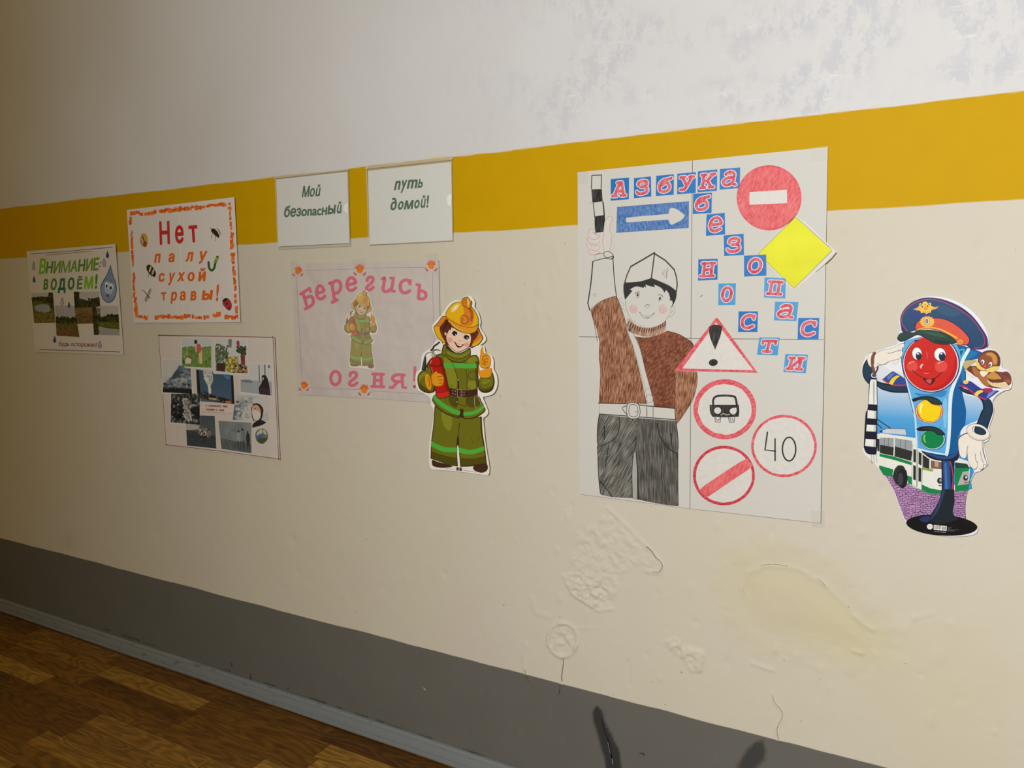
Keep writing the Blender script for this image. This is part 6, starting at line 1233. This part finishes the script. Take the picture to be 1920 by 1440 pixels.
# body
bd = Part(b, 'signal_body', layer=12)
bd.blob(g((12, 88, 150)), ZT([(1060, 580, 1), (1220, 622), (1336, 668, 1), (1300, 730), (1180, 780), (1168, 1000), (1130, 1060), (1168, 1250)]) + ZU([(1166, 150), (1160, 200, 1), (1090, 320), (1092, 475, 1), (975, 522, 1), (1000, 0)]))
bd.blob(g((22, 112, 172)), ZT([(1200, 660), (1290, 680), (1170, 780), (1150, 1000), (1120, 900), (1130, 760)]), dl=1)
bd.blob(g((88, 168, 220)), ZT([(536, 545, 1), (800, 500), (1075, 590, 1), (1112, 700), (1092, 850), (1024, 1000), (982, 1150), (990, 1440)]) + ZU([(978, 400), (955, 518, 1), (800, 488), (652, 440, 1), (642, 222)]) + ZT([(625, 1300), (570, 1080), (508, 800), (510, 660)]), dl=2)
bd.blob(g((52, 130, 190)), ZT([(640, 1090), (780, 1100), (960, 1060), (930, 1130), (780, 1120), (700, 1130)]), dl=3).blob(g((120, 190, 230)), ZT([(930, 1200), (970, 1160), (970, 1400), (940, 1440)]), dl=3)
bd.line(g((214, 232, 238)), ZT([(1196, 640), (1150, 720), (1118, 800), (1098, 870), (1050, 985), (1018, 1090), (1004, 1250), (998, 1440)]) + ZU([(986, 400), (968, 508)]), 6.4, dl=4).line(g((196, 222, 236)), ZT([(512, 780), (560, 1000), (612, 1200), (640, 1330)]) + ZU([(648, 200), (660, 436)]), 3.0, dl=4).line(g((214, 232, 238)), ZU([(655, 444), (800, 484), (965, 512)]), 2.4, dl=4)
bd.line(g((60, 180, 200)), ZT([(1090, 650), (1150, 640), (1110, 740)]), 2.4, dl=3).line(OUT, ZT([(536, 545), (505, 660), (505, 800), (570, 1080), (625, 1300)]), 1.0, dl=5).line(g((70, 140, 200)), ZU([(680, 180), (720, 200), (690, 240), (700, 400), (900, 460), (960, 400), (900, 200)]), 1.0, dl=3, curve=False)
bd.build()
# arms
la = Part(b, 'arm', layer=10); la.blob(OUT, ZT([(150, 730), (104, 800), (94, 880), (118, 950), (176, 1008), (250, 1025), (300, 1056), (420, 1086), (585, 1088, 1), (568, 1008, 1), (440, 1002), (340, 990), (250, 962), (242, 900), (204, 820), (180, 760)]))
la.blob(NV, ZT([(152, 748), (114, 810), (104, 880), (126, 942), (180, 994), (250, 1012), (300, 1042), (420, 1070), (574, 1074, 1), (562, 1020, 1), (440, 1014), (330, 1004), (240, 976), (230, 900), (196, 830)]), dl=1).build()
sb = Part(b, 'shoulder_board', layer=14); sb.blob(g((44, 70, 140)), ZT([(305, 946, 1), (400, 870), (440, 880), (540, 948), (548, 1010, 1), (430, 1008), (340, 980)])).blob(g((86, 118, 176)), ZT([(350, 925), (405, 882), (425, 890), (370, 950)]), dl=1).blob(g((236, 200, 50)), ZT([(368, 992, 1), (400, 940), (452, 908), (482, 916, 1), (440, 950), (406, 1006, 1)]), dl=2).line(g((200, 44, 60)), ZT([(305, 948), (360, 985), (440, 1010), (548, 1008)]), 2.4, dl=1).build()
ra = Part(b, 'arm', layer=18); ra.blob(OUT, ZT([(1100, 1025), (1150, 1085), (1260, 1118), (1330, 1170), (1346, 1250)]) + ZU([(1330, 60), (1300, 140), (1256, 270), (1368, 305), (1405, 200), (1446, 80)]) + ZT([(1452, 1240), (1430, 1170), (1380, 1135), (1250, 1080)]))
ra.blob(NV, ZT([(1115, 1030), (1155, 1070), (1265, 1104), (1346, 1160), (1362, 1250)]) + ZU([(1346, 60), (1314, 140), (1270, 265), (1358, 295), (1392, 200), (1432, 80)]) + ZT([(1438, 1240), (1418, 1176), (1370, 1145), (1250, 1092)]), dl=1).build()
GW, GS = g((230, 222, 208)), g((206, 194, 180))
def glove(outs, lines, layer, name='white_glove'):
    p = Part(b, name, layer=layer)
    for q in outs:
        cx = sum(v[0] for v in q) / len(q); cy = sum(v[1] for v in q) / len(q)
        p.blob(g((60, 52, 70)), [(cx + (v[0] - cx) * 1.035, cy + (v[1] - cy) * 1.045) for v in q])
    for k, q in enumerate(outs): p.blob(GW, q, dl=1 + k)
    for q, w in lines: p.line(g((96, 84, 84)), q, w, dl=6)
    return p.build()
glove([ZAR([(182, 480), (186, 400), (230, 352), (320, 346), (340, 380), (300, 480), (290, 610), (250, 640), (200, 570)]), ZAR([(310, 640), (320, 560), (340, 400), (420, 330), (520, 290), (680, 262), (800, 200), (890, 158), (940, 160), (948, 200), (900, 262), (820, 300), (880, 305), (910, 330), (900, 400), (840, 470), (660, 515), (560, 580), (440, 600), (380, 640), (330, 665)]), ZAR([(690, 540), (760, 500), (826, 490), (836, 530), (790, 572), (740, 575)])],
      [(ZAR([(600, 355), (680, 350), (800, 310), (870, 305)]), .9), (ZAR([(388, 560), (430, 590), (520, 590), (620, 530)]), .7)], 16)
glove([ZU([(1192, 292), (1112, 328), (1090, 380), (1102, 500), (1132, 543), (1168, 538), (1182, 490), (1200, 600), (1250, 660), (1284, 640), (1290, 590), (1306, 650), (1340, 660), (1352, 612), (1384, 610), (1350, 480), (1342, 370), (1264, 330)])],
      [(ZU([(1190, 420), (1180, 470), (1186, 530)]), .9), (ZU([(1266, 500), (1270, 560), (1290, 600)]), .9), (ZU([(1320, 480), (1330, 540), (1352, 600)]), .8), (ZU([(1336, 380), (1345, 470), (1370, 560)]), .8)], 20)
p = Part(b, 'glove_cuff', layer=28); o = ell(1295, 278, 120, 80, 20, 30); p.poly(OUT, ZU(ell(1295, 278, 124, 84, 20, 30)), holes=[ZU(ell(1306, 262, 74, 36, 20, 24))]).poly(GW, ZU(o), dl=1, holes=[ZU(ell(1306, 262, 78, 40, 20, 24))]).line(GS, ZU(ell(1295, 290, 98, 58, 20, 14, 20, 160)), 1.6, dl=2).build()
sb = Part(b, 'shoulder_board', layer=24); sb.blob(g((40, 58, 136)), ZBI([(228, 972, 1), (300, 902), (480, 900), (720, 1060), (940, 1090), (1125, 1112, 1), (880, 1290), (812, 1312, 1), (560, 1185), (400, 1060), (242, 1012)])).line(g((190, 44, 76)), ZBI([(230, 990), (380, 1034), (550, 1175), (640, 1244), (820, 1304)]), 2.6, dl=1)
sb.blob(g((160, 40, 84)), ZBI([(720, 1092), (800, 1050), (962, 1060), (930, 1150), (760, 1140)]), dl=1).blob(g((110, 138, 196)), ZBI([(900, 1150), (1050, 1105), (960, 1200), (840, 1280)]), dl=1).blob(g((238, 206, 56)), ZBI([(556, 1192, 1), (620, 1122), (716, 1095), (754, 1132), (660, 1190), (632, 1256, 1)]), dl=2).poly(g((232, 196, 84)), ZBI(ell(370, 916, 62, 44)), dl=2).blob(g((196, 176, 120)), ZBI([(380, 940), (425, 920), (410, 945)]), dl=3).build()
# baton
bt = Part(b, 'striped_baton', layer=13)
bt.blob(OUT, ZT([(166, 965), (182, 938), (246, 944, 1), (252, 1200), (248, 1440)]) + ZU([(244, 480), (200, 510), (136, 494), (108, 435, 1), (126, 100)]) + ZT([(150, 1240)]))
WT = g((228, 228, 222))
bt.poly(WT, ZT([(174, 968), (186, 948), (240, 952), (246, 1210), (158, 1206)]), dl=1).blob(g((176, 178, 176)), ZT([(205, 980), (222, 1000), (222, 1180), (208, 1190)]), dl=2)
for q in ([(150, 50), (240, 58), (238, 140), (146, 132)], [(140, 200), (238, 206), (236, 272), (134, 268)], [(128, 348), (234, 354), (232, 432), (120, 420)]): bt.poly(WT, ZU(q), dl=1); bt.poly(g((190, 192, 190)), cut(ZU(q), .78, 0, 1, 1), dl=2)
b_o = bt.build()
Part(b, 'strap', b_o, layer=22).line(g((120, 72, 58)), ZAR([(330, 350), (285, 450), (285, 600), (310, 700), (330, 800)]), 5.0).line(g((84, 48, 40)), ZAR([(400, 630), (385, 700), (340, 780)]), 3.0).build()
Part(b, 'ring', b_o, layer=21).line(g((206, 208, 226)), ZT(ell(217, 905, 27, 24)), 1.8, closed=True, curve=False).build()
# faces of the three lamps
RD = g((202, 40, 34), .25)
fc = Part(b, 'red_lamp', layer=18)
fc.poly(g((40, 46, 100)), ZT(ell(808, 788, 300, 298, 0, 48))).poly(g((226, 220, 228)), ZT(ell(806, 786, 288, 290, 0, 48)), dl=1).poly(RD, ZT(ell(804, 784, 278, 284, 0, 48)), dl=2)
fc.blob(g((186, 30, 32), .25), ZT([(1060, 700), (1082, 800), (1040, 940), (930, 1040), (800, 1066), (680, 1030), (800, 1040), (940, 990), (1030, 860)]), dl=3)
fc.line(g((236, 130, 120)), ZT([(752, 655), (768, 690), (764, 735)]), 1.4, dl=4, taper=(.3, .6)).line(g((238, 150, 130)), ZT([(722, 872), (768, 884), (836, 842)]), 1.6, dl=4).line(g((60, 24, 24)), ZT([(640, 552), (680, 540)]), 2.2, dl=4)
f_o = fc.build()
for cx, cy, rx, ry, px, py, pr, ps, gx, gy in ((474, 1084, 84, 108, 505, 1128, 52, 72, 492, 1085), (888, 1098, 100, 114, 926, 1138, 60, 82, 912, 1082)):
    e = Part(b, 'eye', f_o, layer=23); e.poly(g((60, 20, 30)), ZCP(ell(cx, cy, rx + 7, ry + 7, -5))).poly(g((236, 238, 238)), ZCP(ell(cx, cy, rx, ry, -5)), dl=1).poly(g((28, 34, 60)), ZCP(ell(px, py, pr, ps, -5)), dl=2).poly(g((70, 90, 130)), ZCP(ell(gx + 6, gy + 4, 28, 26)), dl=3).poly(g((240, 240, 244)), ZCP(ell(gx, gy, 15, 16)), dl=4).build()
for cx, cy, r in ((612, 812, 58), (912, 812, 66)): 
    p = Part(b, 'cheek', f_o, layer=23); p.poly(g((216, 70, 62)), ZT(ell(cx, cy, r, r * .95))); p.line(g((240, 180, 140)), ZT([(cx - 30, cy - 28), (cx - 5, cy - 45), (cx + 25, cy - 50)]), 1.7, dl=1, taper=(1, .3)).build()
p = Part(b, 'nose', f_o, layer=24); p.poly(g((196, 32, 32), .25), ZT(ell(758, 822, 84, 60))).poly(RD, ZT(ell(756, 812, 80, 54)), dl=1).blob(g((244, 190, 170)), ZT([(690, 815), (712, 790), (728, 788), (712, 815), (705, 838)]), dl=2).build()
p = Part(b, 'mouth', f_o, layer=25); p.line(g((84, 18, 24)), ZT([(608, 850), (660, 895), (730, 936), (790, 944), (850, 935), (930, 868)]), 1.5).blob(g((70, 18, 26)), ZT([(722, 936), (790, 946), (852, 938), (830, 985), (796, 1004), (760, 984)]), dl=1).blob(g((200, 80, 80)), ZT([(754, 958), (790, 944), (815, 956), (795, 994)]), dl=2).build()
p = Part(b, 'yellow_lamp', layer=18); p.poly(g((170, 44, 40)), ZT(ell(788, 1276, 146, 126))).poly(g((238, 226, 214)), ZT(ell(788, 1276, 138, 120)), dl=1).poly(g((204, 90, 44)), ZT(ell(788, 1276, 132, 115)), dl=2).blob(g((244, 206, 24), .25), ZT([(668, 1260), (700, 1185), (760, 1165), (820, 1210), (900, 1230), (906, 1290), (870, 1360), (790, 1385), (710, 1355)]), dl=3).blob(g((250, 238, 150), .25), ZT([(690, 1240), (705, 1200), (722, 1210), (704, 1270), (712, 1310), (696, 1290)]), dl=4)
y_o = p.build(); VG = g((28, 58, 50))
Part(b, 'visor', y_o, layer=23).blob(OUT, ZT([(608, 1158), (640, 1140), (700, 1128), (780, 1120), (872, 1146), (926, 1206), (830, 1206), (760, 1164), (690, 1160), (630, 1180)])).blob(VG, ZT([(640, 1156), (710, 1138), (780, 1130), (866, 1154), (914, 1200), (836, 1196), (770, 1156), (690, 1150)]), dl=1).build()
p = Part(b, 'green_lamp', layer=18); p.poly(g((34, 60, 110)), ZU(ell(825, 352, 134, 110))).poly(g((200, 224, 232)), ZU(ell(823, 351, 127, 105)), dl=1).poly(g((16, 126, 74), .25), ZU(ell(821, 350, 120, 99)), dl=2).blob(g((120, 190, 90), .25), ZU([(725, 350), (730, 310), (748, 305), (744, 350), (755, 385), (738, 380)]), dl=3)
y_o = p.build()
Part(b, 'visor', y_o, layer=23).blob(OUT, ZU([(655, 246), (700, 222), (800, 214), (892, 240), (954, 302), (880, 306), (820, 268), (690, 266)])).blob(VG, ZU([(720, 236), (800, 224), (884, 248), (936, 294), (884, 296), (826, 258), (760, 248)]), dl=1).build()
# sparrow
sp = Part(b, 'sparrow', layer=30, label='brown sparrow perched on the shoulder')
SB, SBD, SBL, CRM = g((168, 106, 56)), g((104, 54, 40)), g((196, 138, 66)), g((230, 208, 164))
sp.blob(SBD, ZBI([(520, 560), (620, 560), (700, 640), (960, 660), (1180, 690), (1290, 676), (1375, 760), (1395, 920), (1330, 1000), (1356, 1046), (1100, 1050), (880, 1024), (760, 960), (640, 810), (560, 700)])).blob(SB, ZBI([(520, 570), (600, 590), (690, 690), (860, 700), (860, 800), (900, 1000), (800, 980), (700, 880), (640, 780), (560, 690)]), dl=1)
s_o = sp.build()
w = Part(b, 'wing', s_o, layer=33); w.blob(g((190, 170, 110)), ZBI([(320, 480), (400, 428), (620, 424), (560, 480), (470, 540), (384, 640), (330, 590)])).blob(CRM, ZBI([(330, 580), (384, 640), (420, 710), (570, 815), (480, 795), (390, 712)])).blob(SBD, ZBI([(390, 630), (480, 550), (560, 590), (610, 790), (500, 720)]), dl=1).blob(SB, ZBI([(510, 590), (570, 580), (620, 700), (620, 800), (540, 700)]), dl=2).build()
w = Part(b, 'wing', s_o, layer=33); w.blob(CRM, ZBI([(846, 840), (900, 900), (1000, 930), (1230, 910), (1300, 960), (1358, 1048), (1180, 1046), (960, 1000), (880, 930)])).blob(SBL, ZBI([(850, 800), (900, 730), (1000, 688), (1120, 770), (1165, 850), (1080, 860), (940, 850)]), dl=1).blob(SBD, ZBI([(860, 850), (1000, 856), (1170, 850), (1240, 905), (1100, 930), (960, 910)]), dl=1)
for k in range(7): x = 900 + k * 62; w.line(g((170, 130, 90)), ZBI([(x, 920 + k * 6), (x + 30, 985 + k * 8)]), .7, dl=2)
w.build()
t = Part(b, 'tail', s_o, layer=34); t.blob(g((122, 62, 58)), ZBI([(1130, 730), (1200, 690), (1290, 684), (1364, 760), (1360, 840), (1220, 860)])).line(g((90, 44, 44)), ZBI([(1180, 760), (1260, 740), (1340, 780)]), 1.2, dl=1).blob(g((150, 84, 64)), ZBI([(1230, 870), (1350, 850), (1384, 910), (1310, 950)]), dl=1).build()
h = Part(b, 'head', s_o, layer=36); h.blob(SBD, ZBI([(640, 440), (680, 310), (780, 226), (900, 196), (1030, 220), (1120, 310), (1150, 440), (1120, 560), (960, 660), (800, 640), (690, 580)])).blob(g((140, 78, 50)), ZBI([(670, 420), (720, 320), (820, 260), (940, 260), (1040, 340), (1080, 460), (1040, 560), (860, 600), (720, 540)]), dl=1)
h.blob(SBL, ZBI([(830, 270), (920, 246), (1010, 280), (1075, 370), (1070, 500), (990, 510), (960, 380), (900, 320), (850, 320)]), dl=2).blob(g((226, 198, 104)), ZBI([(604, 436), (650, 470), (720, 570), (810, 622), (840, 660), (760, 656), (670, 630), (600, 550)]), dl=3).blob(g((226, 198, 104)), ZBI([(790, 640), (880, 606), (980, 566), (1116, 566), (1080, 640), (960, 692), (860, 680)]), dl=3)
h.blob(g((232, 224, 206)), ZBI([(688, 672), (790, 668), (878, 692), (830, 750), (764, 796), (710, 750)]), dl=2); h_o = h.build()
Part(b, 'beak', s_o, layer=41).blob(g((176, 56, 56)), ZBI([(742, 562), (800, 520), (862, 560), (840, 600), (806, 614), (770, 596)])).blob(g((220, 110, 110)), ZBI([(780, 560), (806, 535), (826, 560), (800, 575)]), dl=1).build()
for cx, cy in ((748, 464), (924, 516)): Part(b, 'eye', s_o, layer=41).poly(g((236, 236, 232)), ZBI(ell(cx, cy, 38, 54, 15))).poly(g((30, 24, 26)), ZBI(ell(cx - 14, cy + 12, 22, 32, 10)), dl=1).poly(g((240, 240, 240)), ZBI(ell(cx - 18, cy + 4, 6, 8)), dl=2).build()
# cap
cp = Part(b, 'peaked_cap', layer=24)
CQ = [(245, 705), (185, 590), (176, 440), (238, 298), (370, 168), (540, 92), (700, 74), (900, 98), (1100, 164), (1300, 268), (1482, 420), (1622, 600), (1722, 760), (1748, 860), (1732, 962), (1640, 1006), (1500, 1004), (1380, 950), (1300, 800), (1000, 650), (600, 640)]
cp.blob(g((48, 40, 92)), ZCP(CQ))
cp.blob(g((28, 66, 104)), ZCP([(300, 680), (222, 575), (206, 445), (266, 316), (400, 196), (560, 130), (720, 114), (900, 144), (1100, 224), (1280, 324), (1450, 455), (1596, 640), (1672, 780), (1684, 900), (1624, 962), (1500, 980), (1390, 930), (1300, 800), (1000, 600), (600, 620)]), dl=1)
cp.blob(g((40, 76, 108)), ZCP([(820, 220), (1000, 230), (1260, 340), (1180, 420), (1000, 400), (860, 330)]), dl=2).blob(g((32, 58, 118)), ZCP([(300, 400), (400, 250), (560, 180), (780, 200), (700, 380), (480, 460)]), dl=2)
cp.line(g((186, 56, 110)), ZCP([(310, 688), (216, 570), (200, 440), (260, 310), (400, 190), (560, 124), (720, 110), (900, 140), (1100, 220), (1280, 320), (1452, 450), (1600, 640), (1680, 780), (1692, 900), (1630, 970), (1500, 988)]), 1.3, dl=3)
c_o = cp.build()
bn = Part(b, 'cap_band', c_o, layer=29); bn.blob(g((38, 36, 84)), ZCP([(440, 610), (470, 510), (600, 446), (860, 436), (1060, 488), (1240, 600), (1394, 756), (1430, 842), (1400, 920), (1320, 935), (1200, 885), (850, 670)])).blob(g((216, 82, 54)), ZCP([(452, 630), (482, 524), (600, 462), (860, 452), (1050, 504), (1230, 614), (1378, 764), (1412, 842), (1386, 908), (1320, 920), (1200, 870), (850, 660), (560, 640)]), dl=1).build()
vs = Part(b, 'visor', c_o, layer=32); vs.blob(OUT, ZCP([(124, 785), (178, 716), (300, 694), (420, 702), (480, 664), (700, 655), (900, 692), (1056, 752), (1182, 860), (1156, 898), (1000, 922), (850, 912), (745, 878), (556, 768), (460, 752), (350, 808), (200, 868), (128, 835)])).blob(g((28, 62, 50)), ZCP([(146, 790), (190, 728), (300, 706), (440, 716), (500, 672), (700, 668), (900, 706), (1040, 762), (1160, 862), (1130, 886), (1000, 908), (850, 896), (750, 862), (560, 752), (450, 740), (340, 790), (200, 846)]), dl=1)
vs.blob(g((44, 84, 62)), ZCP([(560, 690), (700, 690), (900, 730), (1000, 790), (860, 780), (700, 740)]), dl=2).blob(g((20, 42, 36)), ZCP([(780, 830), (900, 850), (1100, 860), (1000, 895), (860, 885)]), dl=2).build()
GD, GDD = g((240, 190, 66)), g((200, 130, 40))
Part(b, 'gold_cord', c_o, layer=36).line(GDD, ZCP([(462, 662), (600, 625), (760, 624), (900, 655), (1050, 730), (1180, 802), (1240, 850)]), 4.6, taper=(.4, 1)).line(GD, ZCP([(470, 658), (600, 621), (760, 620), (900, 650), (1050, 724), (1180, 796)]), 3.2, dl=1, taper=(.3, 1)).line(GDD, ZCP([(620, 632), (780, 634), (920, 672), (1060, 744), (1170, 806)]), .7, dl=2).poly(g((196, 90, 40)), ZCP(ell(1252, 876, 66, 58)), dl=2).poly(g((236, 150, 54)), ZCP(ell(1254, 874, 52, 46)), dl=3).poly(GDD, ZCP(ell(1254, 878, 26, 22)), dl=4).build()
ea = Part(b, 'eagle_emblem', c_o, layer=31)
ea.blob(GD, ZCP([(402, 286, 1), (470, 262), (520, 220), (512, 196), (540, 176), (572, 196), (580, 160), (625, 146), (664, 166), (672, 190), (700, 168), (730, 184), (726, 214), (750, 236), (800, 248), (868, 238, 1), (812, 282), (740, 302), (720, 350, 1), (684, 348), (646, 378, 1), (606, 346), (546, 356, 1), (528, 312), (470, 306)]))
for q in ([(420, 290), (500, 268), (540, 262)], [(440, 300), (510, 290), (545, 282)], [(850, 246), (770, 272), (720, 272)], [(820, 270), (760, 290), (715, 292)]): ea.line(GDD, ZCP(q), .6, dl=1)
for x, y, r in ((548, 208, 12), (570, 240, 14), (620, 206, 10), (668, 226, 14), (694, 198, 12)): ea.poly(g((40, 52, 100)), ZCP(ell(x, y, r, r * 1.1, n=10)), dl=1)
ea.poly(GDD, ZCP(ell(632, 270, 34, 34)), dl=1).poly(g((232, 150, 60)), ZCP(ell(632, 268, 22, 22)), dl=2).line(GDD, ZCP([(580, 310), (640, 340), (700, 308)]), .8, dl=1).build()
bg_ = Part(b, 'badge', c_o, layer=38); R_ = []
for k in range(28):
    t = 2 * math.pi * k / 28; f = 1 + .06 * math.cos(14 * t); R_.append((660 + 132 * f * math.cos(t), 512 + 102 * f * math.sin(t)))
bg_.blob(GDD, ZCP(R_), n=2).blob(GD, ZCP([(660 + (x - 660) * .93, 512 + (y - 512) * .93) for x, y in R_]), dl=1, n=2)
for k in range(14):
    t = 2 * math.pi * (k + .5) / 14; bg_.line(GDD, ZCP([(660 + 70 * math.cos(t), 512 + 62 * math.sin(t)), (660 + 118 * math.cos(t), 512 + 90 * math.sin(t))]), .6, dl=2)
bg_.poly(GDD, ZCP(ell(652, 502, 56, 72)), dl=3).poly(g((236, 232, 226)), ZCP(ell(652, 500, 40, 60)), dl=4).poly(g((96, 80, 96)), ZCP(ell(652, 500, 26, 46)), dl=5).poly(g((196, 186, 196)), ZCP(ell(652, 500, 8, 30)), dl=6).build()
